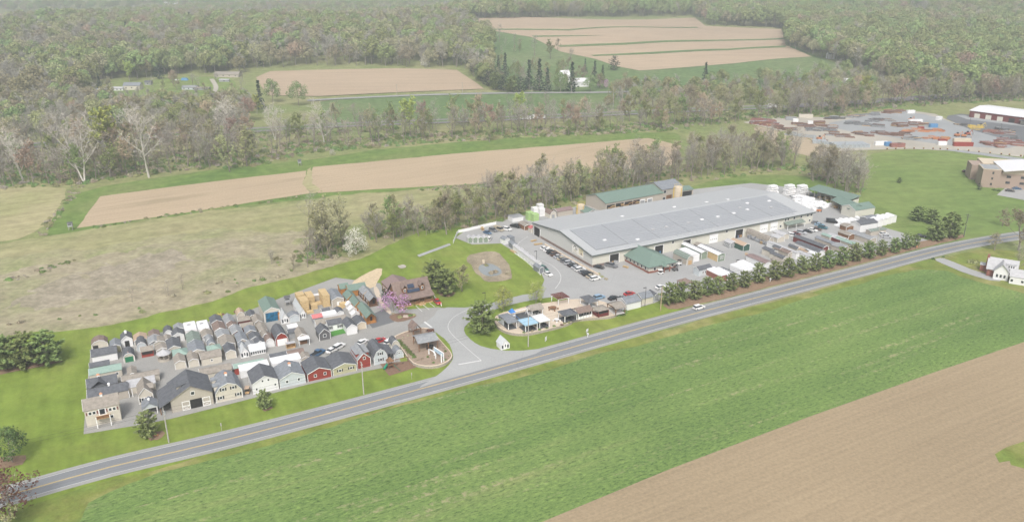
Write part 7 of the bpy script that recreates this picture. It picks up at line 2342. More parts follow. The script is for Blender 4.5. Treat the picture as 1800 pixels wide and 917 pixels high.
for a in [('blue grey flat roofed pavilion with white posts at the terrace end', 893.5, 580, 909, 7.5, 2.5, .5, 'bluegrey', 'gable_a', 'trim', 'rubber'),
          ('pergola with pale blue canopy and white posts', 923.5, 584, 945, 5.0, 2.5, .3, 'bluetop', 'flat', 'trim', 'rubber'),
          ('pergola with white canopy beside the pale blue one', 948.5, 578, 966, 5.2, 2.5, .3, 'whiteroof', 'flat', 'trim', 'rubber'),
          ('charcoal hip roofed pavilion with white posts over dark seating', 992.5, 567.5, 1014.5, 4.6, 2.6, 1.2, 'charcoal', 'hip', 'trim', 'rubber'),
          ('brown roofed pavilion with white arched screens', 1016.5, 562, 1040.5, 4.2, 2.5, 1.2, 'brown', 'gable_a', 'trim', 'concrete'),
          ('charcoal roofed white pavilion at the back of the terrace', 1035, 543, 1050.5, 6.0, 2.5, 1.2, 'charcoal', 'hip', 'trim', 'concrete'),
          ('tan gabled pavilion with arched white braces', 935, 557, 954.5, 4.2, 2.5, 1.2, 'tan', 'gable_a', 'trim', 'concrete'),
          ('brown timber pavilion with stone hearth and shrubs', 1082, 554, 1099, 5.5, 2.5, .9, 'tan', 'gable_a', 'midlog', 'concrete'),
          ('dark red screened porch with tan roof', 1051.5, 558, 1070, 4.0, 2.4, .8, 'tan', 'hip', 'maroon', 'maroon')]:
    e = pavilion(*a[:10], a[10], TZ)
    w = e['w']; l = e['l']
    if 'arched screens' in a[0]:
        for j in range(5):
            q = MB(); q.box((-w / 2 + w * (j + .5) / 5, .1, .55), (w / 5 - .2, .08, 1.0), MATS['trim']); q.build('screen_panel', e)
            q = MB(); q.box((-w / 2 + w * (j + .5) / 5, .14, 1.6), (w / 5 - .5, .06, 1.0), MATS['opening']); q.build('arch_opening', e)
    if 'screened porch' in a[0]:
        q = MB(); q.box((0, .1, .6), (w, .1, 1.1), MATS['maroon']); q.box((-w / 2 + .05, l / 2, .6), (.1, l, 1.1), MATS['maroon']); q.build('railing', e)
        q = MB(); q.box((0, .3, 1.6), (w - .4, .06, 1.0), MATS['opening']); q.build('screen', e)
    if 'blue grey flat' in a[0]:
        MB().box((-w / 2 + .1, l * .72, 1.2), (.12, l * .5, 2.3), MATS['paleblue']).build('side_wall', e)
        MB().box((0, l - .2, 1.2), (w - .4, .12, 2.3), MATS['paleblue']).build('back_wall', e)
    if 'hearth' in a[0]:
        MB().box((.4, l * .6, .8), (1.6, 1.0, 1.5), MATS['rock']).build('hearth', e)
pavilion('maroon slatted pergola on white posts at the back of the terrace', 981, 537, 1000, 5.0, 2.5, .2, 'maroon', 'flat', 'trim', None, TZ, slats=True, name='pergola', cat='pergola')
shed('white garage with charcoal roof beside the terrace', 1101, 546, 1126, 0, 6, 2.7, 1.3, 'white', 'bluegrey', 'gable', 'a', ang=YARDA, group=None, name='garage', cat='garage')
shed('cream garage with charcoal roof next to the white one', 1128, 537, 1147.5, 0, 5, 2.7, 1.3, 'cream', 'bluegrey', 'gable', 'a', ang=YARDA, group=None, name='garage', cat='garage')
shed('grey shed with charcoal roof half behind the first roadside pine', 1149, 530, 1158, 0, 4, 2.4, 1.2, 'greywall', 'charcoal', ang=YARDA, group=None)
def seat(label, px, py, n=4, r=1.2, mat='wrap', name='picnic_table', tz=TZ):
    e = thing(name, label, 'table', G(px, py, tz))
    k = MB(); k.tube((0, 0, .7), (0, 0, .78), r * .75, r * .75, MATS[mat], 10); k.build('table_top', e)
    k = MB(); k.tube((0, 0, 0), (0, 0, .7), .12, .12, MATS['steel'], 6); k.build('leg', e)
    for i in range(n):
        a = 2 * PI * i / n
        MB().box((math.cos(a) * r, math.sin(a) * r, .25), (.5, .5, .45), MATS[mat]).build('seat', e)
seat('white round picnic table with seats beside the charcoal pavilion', 978.5, 564)
seat('dark dining table with chairs under the pale blue canopy', 933, 578, 6, 1.3, 'blackmetal', 'dining_table')
seat('dark dining table with chairs under the white canopy', 956, 572, 4, 1.3, 'blackmetal', 'dining_table')
seat('dark table and chairs under the tan gabled pavilion', 943, 550, 4, 1.2, 'blackmetal', 'dining_table')
seat('ring of dark chairs around a fire table on the paved terrace', 972, 543, 5, 1.8, 'midlog', 'fire_table')
seat('dark lounge set under the charcoal hip pavilion', 1004, 561, 4, 1.5, 'blackmetal', 'lounge_set')
seat('table with chairs under the long grey pavilion in the garden island', 757, 611, 5, 1.4, 'blackmetal', 'dining_table', GZ)
# blue play set with slide and swing bar
def playset(label, px, py, ang, zb, top, slide, frame):
    e = thing('play_set', label, 'play set', G(px, py, zb), R(ang))
    for x in (-.8, .8):
        for y in (-.8, .8):
            MB().box((x, y, 1.4), (.14, .14, 2.8), MATS[frame]).build('post', e)
    MB().box((0, 0, 1.4), (1.7, 1.7, .12), MATS[frame]).build('platform', e)
    MB().box((0, 0, 3.4), (2.1, 2.1, 1.4), MATS[top], taper=.05).build('roof', e)
    k = MB(); k.ext([(.8, 1.45), (3.4, .15), (3.6, .15), (3.6, .3), (3.4, .32), (.8, 1.65)], -.4, .4, lambda u, v, z: (u * .5 + .4, -u * .9 + .2 + v * .5, z), MATS[slide]); k.build('slide', e)
    k = MB(); k.tube((-.8, .4, 1.5), (-2.2, -.4, .5), .4, .4, MATS[slide], 8); k.build('tube_slide', e)
    k = MB(); k.tube((.8, .3, 2.5), (6.2, .3, 2.5), .12, .12, MATS[frame], 6); k.build('swing_beam', e)
    for y in (-.9, 1.5):
        k = MB(); k.tube((6.2, .3, 2.5), (6.2, y, 0), .08, .08, MATS[frame], 5); k.build('swing_leg', e)
    for x in (2.4, 4.4):
        k = MB()
        for d in (-.25, .25):
            k.tube((x + d, .3, 2.5), (x + d, .3, .7), .02, .02, MATS['blackmetal'], 3)
        k.box((x, .3, .65), (.55, .22, .06), MATS['blackmetal']); k.build('swing', e)
e = thing('rubber_mat', 'dark rubber mat under the blue play set', 'mat', G(919, 557, TZ + .02), R(28))
MB().box((0, 0, 0), (9.5, 7.5, .06), MATS['rubber']).build('mat_sheet', e)
playset('white and blue play set with blue roof and slide', 900, 560, 28, TZ, 'slideblue', 'slideblue', 'trim')
playset('wooden play set with brown roof and green slide beside the garden wall', 686, 647, 28, 0, 'midlog', 'slidegreen', 'midlog')
for i, (x, y, c) in enumerate([(921, 584.5, 'green'), (935.5, 582, 'brown'), (948.5, 579.5, 'green'), (961, 576.5, 'deep'), (974, 573, 'green'), (987.5, 571, 'red'), (992.5, 568.5, 'gold'), (1000, 567, 'gold')]):
    shrub(c, x, y, .55, 'small shrub on the terrace edge, %s from the pine' % ordn[i], 'shrubs on the terrace edge', TZ)
for x, y, c, lb in [(1075, 551, 'deep', 'dark green shrub at the dark red porch corner'), (1086, 553.5, 'green', 'green shrub before the brown timber pavilion'), (1093, 553, 'deep', 'dark shrub mass beside the brown timber pavilion'), (1098, 549, 'green', 'green shrub against the white garage')]:
    shrub(c, x, y, 1.2, lb)
for x, y, c, r_, lb in [(1052, 482, 'gold', .9, 'yellow shrub at the hall corner bed, the upper'), (1058, 487, 'gold', .8, 'yellow shrub at the hall corner bed, the middle'), (1065, 491, 'brown', .9, 'dry brown shrub at the tip of the hall corner bed'), (703, 558, 'gold', 1.0, 'yellowish shrub in the mulch island'), (721, 555, 'green', .8, 'green shrub in the mulch island'), (727, 554, 'gold', .8, 'second yellowish shrub in the mulch island'), (691, 552, 'brown', .7, 'thin brown shrub in the mulch island'), (727, 535, 'green', 1.3, 'narrow green shrub before the lodge porch'),
                        (1640, 456, 'deep', .9, 'round dark shrub at the farm drive mouth, the nearer'), (1658, 452, 'deep', .7, 'round dark shrub at the farm drive mouth, the farther'), (1710, 462, 'gold', 1.8, 'yellow green shrub before the white roofed house'), (1748, 335, 'deep', 1.2, 'dark clipped shrub by the school parking'), (1755, 336, 'deep', 1.2, 'second dark clipped shrub by the school parking'),
                        (1797, 498, 'deep', 1.2, 'dark shrub before the white garage with two windows'), (855, 467, 'gold', 1.0, 'reed tuft on the pond bank'), (870, 479, 'brown', 1.4, 'tan reed clump in the pond'), (864, 481, 'brown', 1.3, 'second tan reed clump in the pond'), (893, 482, 'brown', 1.4, 'reed clump on the pond edge')]:
    shrub(c, x, y, r_, lb)
e = thing('boulder', 'pinkish boulder lying in the mulch island', 'rock', G(713, 557))
k = MB(); k.box((0, 0, .4), (2.2, 1.2, .8), MATS['rock'], taper=.6); k.build('boulder_stone', e)
e = thing('pond_stone', 'pale standing stone with water chute at the pond head', 'fountain stone', G(850, 464))
k = MB(); k.box((0, 0, 1.0), (1.0, .5, 2.0), MATS['beige'], taper=.8); k.build('stone_slab', e)
k = MB(); k.box((-.2, -.6, .8), (.4, .8, .2), MATS['rock']); k.build('chute', e)

# ------------------------------------------------------------------ poles, lamps, signs, fences
def upole(label, px, py, ytop, mat='greypole', arm=True, light=False):
    p = G(px, py)
    h = height_to(p, ytop)
    e = thing('utility_pole', label, 'utility pole', p, R(28), 'utility poles along the road')
    k = MB(); k.tube((0, 0, 0), (0, 0, h), .19, .13, MATS[mat], 8); k.build('pole', e)
    if arm:
        k = MB(); k.box((0, 0, h - .5), (.12, 2.4, .14), MATS[mat]); k.box((0, 0, h - 1.3), (.12, 1.8, .12), MATS[mat]); k.build('crossarm', e)
        for y in (-1.1, -.5, .5, 1.1):
            q = MB(); q.tube((0, y, h - .43), (0, y, h - .2), .05, .04, MATS['steel'], 5); q.build('insulator', e)
    return p + Vector((0, 0, h - .3))
tops = [upole('grey utility pole before the dark barn, with a transformer drum', 297, 777, 716, arm=False), upole('utility pole with two crossarms before the tall red barn', 639.5, 692.5, 636), upole('pale utility pole before the pale blue canopy pergola', 928.5, 609, 557, arm=False),
        upole('tan wooden utility pole at the start of the pine row', 1161, 546, 503, 'woodpole', arm=False), upole('grey utility pole with orange bird box top among the roadside pines', 1537.5, 453, 398)]
e = thing('transformer', 'grey transformer drum hanging on the pole before the dark barn', 'transformer', tops[0] + Vector((.35, -.2, -1.6)))
k = MB(); k.tube((0, 0, 0), (0, 0, 1.0), .28, .28, MATS['steel'], 10); k.build('drum', e)
k = MB(); k.tube((0, 0, 1.0), (0, 0, 1.15), .05, .05, MATS['blackmetal'], 5); k.build('bushing', e)
far_top = upole('slim utility pole at the field edge across from the white roofed house', 1694, 416, 376, 'darkgrey')
wm = MB()
seq = [G(-150, 880) + Vector((0, 0, 10))] + tops + [far_top]
for a, b in zip(seq[:-1], seq[1:]):
    for dy in (0, .5):
        prev = None
        for i in range(13):
            t = i / 12
            q = a.lerp(b, t)
            q.z -= 5 * .35 * t * (1 - t) * (b - a).length / 60 + dy * 2
            if prev is not None:
                wm.tube(prev, q, .022, .022, MATS['blackmetal'], 3, cap=False)
            prev = q
tag(wm.build('power_line'), 'sagging overhead cables strung between the roadside poles', 'cable')
for px, py, yt, lb in [(743, 222, 188, 'dark utility pole on the highway, first of a pair'), (749, 224, 192, 'dark utility pole on the highway, second of a pair'), (1077, 203, 152, 'tall dark pole in the trees by the highway'), (1093, 185, 158, 'dark pole across the highway'),
                       (698, 167, 148, 'thin pole beside the valley field'), (935, 165, 152, 'pale pole on the back road before the windbreak'), (1004, 165, 150, 'pale pole on the back road before the white barn'), (813, 163, 145, 'thin pole at the valley field corner'), (878, 205, 175, 'thin pole below the back road')]:
    p = G(px, py)
    e = thing('utility_pole', lb, 'utility pole', p, 0, 'poles of the far roads')
    h = height_to(p, yt)
    k = MB(); k.tube((0, 0, 0), (0, 0, h), .22, .16, MATS['greypole'], 6); k.build('pole', e)
    MB().box((0, 0, h - .6), (2.4, .15, .16), MATS['greypole']).build('crossarm', e)
def lamp(label, px, py, ytop):
    p = G(px, py)
    h = height_to(p, ytop)
    e = thing('street_lamp', label, 'lamp', p, R(28), 'dark yard lamps')
    k = MB(); k.tube((0, 0, 0), (0, 0, h), .09, .07, MATS['blackmetal'], 6); k.build('pole', e)
    MB().box((-.5, 0, h), (1.2, .35, .16), MATS['blackmetal']).build('lamp_head', e)
lamp('dark shoebox lamp on the curb facing the row of cars', 943, 467, 441)
lamp('dark shoebox lamp before the cream garage', 1133.5, 539, 505)
lamp('dark lamp on the lawn beside the driveway', 853, 535, 514)
lamp('dark lamp in the yard near the works fence', 1703, 225, 203)
lamp('dark lamp in front of the red warehouse', 1757, 238, 218)
def board_sign(label, px, py, w, h, z, mat='wrap', ang=28):
    e = thing('road_sign', label, 'sign', G(px, py), R(ang))
    MB().box((0, 0, z + h / 2), (w, .06, h), MATS[mat]).build('sign_face', e)
    k = MB(); k.tube((0, .06, 0), (0, .06, z + h), .05, .05, MATS['greypole'], 5); k.build('post', e)
board_sign('small white sign on the grass before the terrace wall', 959.5, 601, 1.2, 1.5, .5, ang=60)
board_sign('small grey white sign on the grass near the road middle', 1032, 588, 1.2, 1.0, 1.2, ang=50)
board_sign('thin marker post sign on the verge before the white barn', 390, 757, .3, .9, 1.6, 'greypole')
board_sign('thin marker sign on the verge by the garden island', 724, 667, .3, .8, 1.6, 'greypole')
board_sign('small white sign under the pines by the utility pole', 1566, 441, .8, 1.0, .6)
board_sign('small orange sign at the end of the pine row', 1611, 438, .8, .9, .8, 'orange')
def mailbox(label, px, py, m='wrap'):
    e = thing('mailbox', label, 'mailbox', G(px, py), R(28))
    k = MB(); k.tube((0, 0, 0), (0, 0, 1.1), .12, .12, MATS[m], 5); k.build('post', e)
    MB().box((0, 0, 1.35), (.4, .7, .5), MATS[m]).build('mail_case', e)
mailbox('white mailbox on a post in the mulch strip', 1353.5, 495.5)
mailbox('white mailbox on the verge past the terrace', 1033, 592.5)
e = thing('flag_marker', 'bright orange red cloth lying in the mulch ring under the young pine', 'cloth', G(273.5, 765))
k = MB(); k.box((0, 0, .22), (1.8, .9, .4), MATS['orange'], taper=.6); k.build('cloth_heap', e)
def rail_fence(name, label, px, h, mat, posts, cat='fence', panel=True, th=.06):
    pts = spline([G(*p) for p in px], 3.0)
    e = thing(name, label, cat, pts[0])
    o = pts[0]
    if panel:
        q = MB()
        for a, b in zip(pts[:-1], pts[1:]):
            a, b = a - o, b - o
            d = (b - a)
            ln = d.length
            q.box(((a.x + b.x) / 2, (a.y + b.y) / 2, h / 2), (ln, th, h * .8), MATS[mat], rz=math.atan2(d.y, d.x))
        q.build('fence_panel', e)
    step = max(1, int(len(pts) / posts))
    for p in pts[::step]:
        MB().box((p.x - o.x, p.y - o.y, h / 2), (.16, .16, h + .1), MATS[mat]).build('post', e)
rail_fence('white_fence', 'white panel fence curving round the yard corner above the ditch', [(797, 428), (801, 419), (806, 410), (822, 406.5), (850, 400), (872, 395)], 1.8, 'trim', 16)
rail_fence('stone_curb', 'low stone retaining wall along the end wall of the hall', [(958, 431), (985, 447), (1020, 467), (1052, 484)], .9, 'capstone', 10, 'wall', th=.6)
rail_fence('white_fence', 'low white fence along the curb line of sheds', [(905, 446), (922, 458), (938, 472), (950, 484)], .8, 'trim', 8)
rail_fence('lodge_fence', 'short white fence beside the red car at the lodge', [(764, 524), (771, 531), (776, 538)], .9, 'trim', 5)
# concrete posts along the steel yard
bp = spline([G(*p) for p in [(1544, 263.5), (1590, 262), (1640, 262.5), (1690, 265), (1740, 270), (1800, 276), (1840, 281)]], 2.0)
q0 = MB(); q0.box((0, 0, .55), (.7, .7, 1.1), MATS['rust']); pm_ = q0.mesh('post_block')
q0 = MB(); q0.box((0, 0, 1.15), (.76, .76, .1), MATS['yellow']); cm_ = q0.mesh('post_cap')
acc = 0
for a, b in zip(bp[:-1], bp[1:]):
    acc += (b - a).length
    if acc > 4.4:
        acc = 0
        e = thing('bollard', 'short brown bollard in the long line between green field and steel yard', 'bollard', b, 0, 'bollards along the steel yard')
        link('post_block', pm_, e); link('post_cap', cm_, e)
# deer blinds in the meadow
for px, py, lb in [(527, 291, 'dark hunting blind on stilts at the gap in the stubble field'), (125, 404, 'dark hunting blind on stilts at the dry meadow corner'), (506, 537, 'grey hunting blind on stilts behind the greenhouses')]:
    e = thing('hunting_blind', lb, 'hunting blind', G(px, py), R(20))
    for x in (-.8, .8):
        for y in (-.8, .8):
            MB().box((x, y, .9), (.14, .14, 1.8), MATS['greypole']).build('stilt', e)
    MB().box((0, 0, 2.7), (2.0, 2.0, 1.8), MATS['steel']).build('cabin', e)
    MB().box((0, -1.0, 3.0), (1.5, .06, .5), MATS['opening']).build('lookout', e)
    MB().box((0, 0, 3.68), (2.3, 2.3, .16), MATS['darkgrey']).build('roof', e)
for px, py, lb in [(386, 555, 'rusty yellow implement on the grass behind the sheds'), (420, 549, 'small rusty rake on the grass behind the sheds')]:
    e = thing('farm_implement', lb, 'implement', G(px, py), R(15))
    k = MB()
    for i in range(6):
        a = 2 * PI * i / 6
        k.tube((0, 0, .7), (math.cos(a) * 1.5, math.sin(a) * .5, .7 + math.sin(a) * .7), .07, .05, MATS['yellow'], 4)
    k.tube((-1.6, 0, .5), (1.6, 0, .5), .08, .08, MATS['rust'], 5); k.build('frame', e)
    for x in (-1.3, 1.3):
        q = MB(); q.tube((x, -.1, .5), (x, .1, .5), .5, .5, MATS['rust'], 10); q.build('wheel', e)

# ------------------------------------------------------------------ the steel yard
yr = random.Random(77)
def beams(label, px, py, ln, wd, hh, mat, ang, group):
    e = thing('beam_stack', label, 'beam stack', G(px, py), R(ang), group)
    k = MB()
    rows = max(2, int(wd / .6))
    lv = max(1, int(hh / .5))
    for j in range(lv):
        for i in range(rows):
            if yr.random() < .9 - .12 * j:
                s = yr.uniform(-.6, .6)
                k.box((s, -wd / 2 + (i + .5) * wd / rows, .35 + j * .5), (ln * yr.uniform(.78, 1), .32, .4), MATS[mat if yr.random() < .7 else yr.choice(['rust', 'scrap', 'steel', 'wood', 'galv'])])
    k.build('beams', e)
    q = MB()
    for t in (-.3, .3):
        q.box((ln * t, 0, .08), (.3, wd, .14), MATS['wood'])
    q.build('bearer', e)
CN = dict(rust='rusty brown', rustred='rust red', scrap='dark grey', galv='grey galvanised', orange='orange', steel='grey', yellow='yellow', darkgrey='black', red='red')
def yard_row(x0, y0, x1, y1, n, mat, where, ln=(6, 10), wd=(2.0, 3.6), hh=(.8, 2.2), ang=-12):
    n = int(n * 2.3)
    for i in range(n):
        t = (i + .5) / n
        beams('%s steel stack %s' % (CN[mat], where), x0 + (x1 - x0) * t + yr.uniform(-5, 5), y0 + (y1 - y0) * t + yr.uniform(-1.7, 1.7), yr.uniform(*ln), yr.uniform(*wd), yr.uniform(*hh) * 1.35, mat, ang + yr.uniform(-24, 24), '%s steel stacks %s' % (CN[mat], where))
yard_row(1322, 214, 1356, 216, 4, 'rustred', 'at the far corner of the yard, back line', hh=(1.5, 2.5))
yard_row(1322, 218, 1368, 222, 5, 'rustred', 'at the far corner of the yard, front line', hh=(1.5, 2.8))
yard_row(1364, 224, 1388, 230, 3, 'rust', 'beside the dirt track')
yard_row(1402, 220, 1440, 229, 4, 'rust', 'in the first long pile of the yard')
yard_row(1430, 218, 1468, 226, 4, 'rust', 'behind the first long pile')
yard_row(1425, 229, 1468, 231, 4, 'scrap', 'before the first long pile')
yard_row(1385, 236, 1428, 243, 5, 'galv', 'along the dirt track edge', hh=(.6, 1.5))
yard_row(1458, 237, 1492, 242, 4, 'rust', 'in the middle of the pale gravel', ln=(6, 9))
yard_row(1500, 233, 1528, 239, 3, 'rust', 'right of the pale gravel middle', ln=(6, 9))
yard_row(1432, 249, 1450, 252, 2, 'galv', 'near the grey trailers')
yard_row(1456, 210, 1480, 208, 3, 'darkgrey', 'along the back fence of the yard')
yard_row(1485, 206, 1545, 201, 6, 'scrap', 'along the back fence of the yard', hh=(.6, 1.4))
yard_row(1552, 198, 1590, 197, 4, 'rust', 'along the back fence of the yard')
yard_row(1494, 217, 1545, 223, 6, 'scrap', 'in the dark central pile')
yard_row(1528, 215, 1570, 212, 4, 'scrap', 'behind the dark central pile')
yard_row(1570, 222, 1626, 220, 4, 'rust', 'in the long brown line of the yard')
yard_row(1540, 235, 1588, 238, 5, 'rust', 'in the broad brown pile')
yard_row(1590, 231, 1655, 230, 7, 'orange', 'in the orange line of machinery', hh=(.8, 1.8), ln=(5, 9))
yard_row(1626, 242, 1668, 246, 5, 'orange', 'before the red machines', hh=(.6, 1.6), ln=(4, 7))
yard_row(1590, 244, 1612, 246, 2, 'scrap', 'by the trailers')
yard_row(1735, 232, 1772, 236, 4, 'rustred', 'beside the warehouse lane')
yard_row(1730, 252, 1758, 259, 4, 'rustred', 'at the front corner of the yard', hh=(1, 2.4), ln=(5, 8))
yard_row(1758, 250, 1794, 256, 5, 'rustred', 'in the big red pile at the yard corner', hh=(1.5, 3.2))
yard_row(1762, 241, 1782, 244, 2, 'darkgrey', 'above the big red pile', ln=(5, 8))
yard_row(1683, 221, 1700, 223, 2, 'darkgrey', 'beside the yellow machines', ln=(5, 8))
yard_row(1702, 225, 1728, 227, 3, 'yellow', 'in the yellow machine line', ln=(5, 8), hh=(1, 2))
yard_row(1752, 227, 1776, 231, 3, 'darkgrey', 'on the warehouse lane edge', ln=(4, 6))
def container(label, px, py, mat, ang=8, ln=9.0, name='shipping_container', h=2.6):
    e = thing(name, label, 'container', G(px, py), R(ang))
    k = MB(); k.box((0, 0, h / 2 + .15), (ln, 2.5, h), MATS[mat])
    n = int(ln / .6)
    for i in range(n):
        k.box((-ln / 2 + (i + .5) * ln / n, -1.27, h / 2 + .15), (.22, .06, h - .3), MATS[mat])
    k.build('container_box', e)
    q = MB(); q.box((ln / 2 + .03, 0, h / 2 + .15), (.06, 2.2, h - .3), MATS['steel']); q.build('door', e)
    q = MB()
    for x in (-ln * .4, ln * .4):
        q.box((x, 0, .08), (.3, 2.3, .16), MATS['blackmetal'])
    q.build('skid', e)
for a in [('long red shipping container at the front of the yard', 1692, 257, 'red', -2, 13), ('pinkish container beside the white trailer', 1574, 258.5, 'rustred', 5, 7.5), ('second pinkish container at the yard front', 1583, 258.5, 'rustred', 5, 5), ('blue container next to the white trailer', 1560, 256.5, 'bluepaint', 5, 4.5),
          ('white trailer box at the yard front', 1548, 255.5, 'wrap', 5, 9), ('small red skip near the yard front', 1656, 251.5, 'red', 0, 5.5), ('white flat trailer before the small red skip', 1655, 255.5, 'wrap', 0, 6), ('white tank trailer in the yard', 1608, 216, 'wrap', 6, 11),
          ('cream office cabin at the back of the yard', 1416, 207, 'cream', -8, 11), ('grey cabin beside the cream office cabin', 1390, 211.5, 'greywall', -8, 8), ('white cabin behind the red corner stacks', 1398, 215, 'wrap', -8, 4), ('pale machine cabin behind the red container', 1690, 250, 'beige', 0, 12),
          ('white lorry at the back of the yard', 1600, 199.5, 'wrap', 10, 7), ('dark blue tank box in the yard', 1640, 224, 'bluepaint', 5, 6), ('red box on the orange line', 1618, 229, 'red', 5, 4), ('white mixer truck near the warehouse', 1650, 211, 'wrap', 30, 5), ('white block in the pale gravel', 1424, 219, 'wrap', -20, 4)]:
    container(*a)
def grey_trailers(label, px, py, n, ang, w=3.0, ln=11):
    for i in range(n):
        t = i - (n - 1) / 2
        p = G(px, py)
        c, s = math.cos(R(ang)), math.sin(R(ang))
        e = thing('grey_formwork', label, 'steel formwork', p + Vector((c * t * w, s * t * w, 0)), R(ang), 'grey steel formwork stacks')
        k = MB(); k.box((0, 0, 1.2), (w - .3, ln, 2.2), MATS['galv']); k.build('formwork_panels', e)
        k = MB(); k.box((0, 0, .06), (w - .3, ln, .12), MATS['wood']); k.build('bearer', e)
grey_trailers('grey galvanised formwork stack at the front of the steel yard', 1493, 257.5, 8, 5)
grey_trailers('low grey formwork stack by the dirt track', 1440, 252, 3, -20, 3, 6)
def excavator(label, px, py, ang, c='orange'):
    e = thing('excavator', label, 'excavator', G(px, py), R(ang))
    for y in (-1, 1):
        MB().box((0, y, .4), (3.4, .5, .8), MATS['blackmetal']).build('track', e)
    MB().box((-.2, 0, 1.4), (3.0, 2.2, 1.1), MATS[c]).build('body', e)
    MB().box((.6, .5, 2.3), (1.2, 1.0, 1.2), MATS['glass']).build('cab', e)
    k = MB(); k.tube((1.2, -.4, 1.6), (3.4, -.4, 3.6), .25, .2, MATS[c], 5); k.tube((3.4, -.4, 3.6), (4.6, -.4, 1.2), .2, .15, MATS[c], 5); k.build('boom', e)
    MB().box((4.6, -.4, .8), (.8, .9, .7), MATS['steel']).build('bucket', e)
for a in [('red orange excavator by the dirt track', 1440, 246, 20, 'orange'), ('orange excavator at the red machine group', 1682, 240, 10, 'orange'), ('second orange excavator at the red machine group', 1694, 241, -20, 'orange'), ('orange machine in the middle line', 1600, 213, 30, 'orange'), ('yellow excavator by the warehouse lane', 1722, 224, 0, 'yellow'), ('red machine at the front of the red group', 1700, 237.5, 15, 'red')]:
    excavator(*a)

# red warehouse
def warehouse():
    p = G(1703, 206)
    b = G(1850, 226)
    d = b - p
    ang = math.atan2(d.y, d.x)
    ln = d.length
    e = thing('red_warehouse', 'long dark red warehouse with white roof and cream doors', 'warehouse', p, ang)
    MB().box((ln / 2, 19, 2.7), (ln, 38, 5.4), MATS['maroon']).build('wall', e)
    r = MB(); roof_shell(r, [(0, 5.4), (19, 7.2), (38, 5.4)], 0, ln, lambda u, v, z: (v, u, z), MATS['whiteroof'], ov=.6, th=.3); r.build('roof', e)
    for k in range(10):
        x = 6 + k * 8.6
        if x < ln - 3:
            q = MB(); q.box((x, -.06, 1.9), (4.2, .12, 3.4), MATS['opening' if k == 3 else 'putty']); q.build('dock_door', e)
    q = MB(); q.box((46, -2.5, 3.6), (16, 5, .3), MATS['darktrim']); q.build('canopy', e)
warehouse()
# brick building with the curved roof
def brick_hall():
    p = G(1728, 331.5)
    ang = -17.0
    e = thing('brick_building', 'three storey tan brick building with white curved roof', 'brick building', p, R(ang))
    MB().box((3.5, 9, 5.2), (9, 12, 10.4), MATS['tanbrick']).build('stair_tower', e)
    MB().box((3.5, 9, 10.5), (9.3, 12.3, .3), MATS['beige']).build('tower_parapet', e)
    MB().box((3.5, 9, 10.55), (8.2, 11.2, .3), MATS['greywall']).build('tower_roof', e)
    MB().box((31, 11, 4.2), (46, 14, 8.4), MATS['tanbrick']).build('wall', e)
    n = 12
    prof = []
    for i in range(n + 1):
        t = i / n
        prof.append((9 + 46 * t, 8.6 + 3.8 * math.sin(PI * min(1, t * .8 + .12))))
    prof2 = [(u, z + .35) for u, z in reversed(prof)]
    r = MB(); r.ext(prof + prof2, 1.0, 26, lambda u, v, z: (u, v, z), MATS['whiteroof']); r.build('curved_roof', e)
    w = MB(); w.ext([(9.2, 8.3)] + [(u, z - .02) for u, z in prof] + [(54.5, 8.3)], 3.9, 25, lambda u, v, z: (u, v, z), MATS['beige']); w.build('gable_wall', e)
    MB().box((18, 30, 4.8), (30, 14, 9.6), MATS['beige']).build('rear_block', e)
    MB().box((1, 26, 4.4), (8, 12, 8.8), MATS['tanbrick']).build('rear_tower', e)
    for k in range(4):
        q = MB(); q.box((8 + 5 * k, 22.9, 8.6), (2.6, .2, 1.2), MATS['glass']); q.build('window', e)
    for z in (2.2, 5.4, 8.6):
        q = MB(); q.box((4.2, 2.95, z), (.9, .12, 1.3), MATS['glass']); q.build('window', e)
    for x in (12.5, 19.5, 25):
        for z in (3.4, 6.7):
            if not (x == 25 and z < 5):
                q = MB(); q.box((x, 3.95, z), (2.2, .12, 1.3), MATS['glass']); q.build('window', e)
    q = MB(); q.box((33, 3.6, 3.8), (6, 1.0, 7.4), MATS['glass']); q.box((33, 3.2, 7.7), (7, 2, .4), MATS['trim']); q.build('entrance', e)
brick_hall()
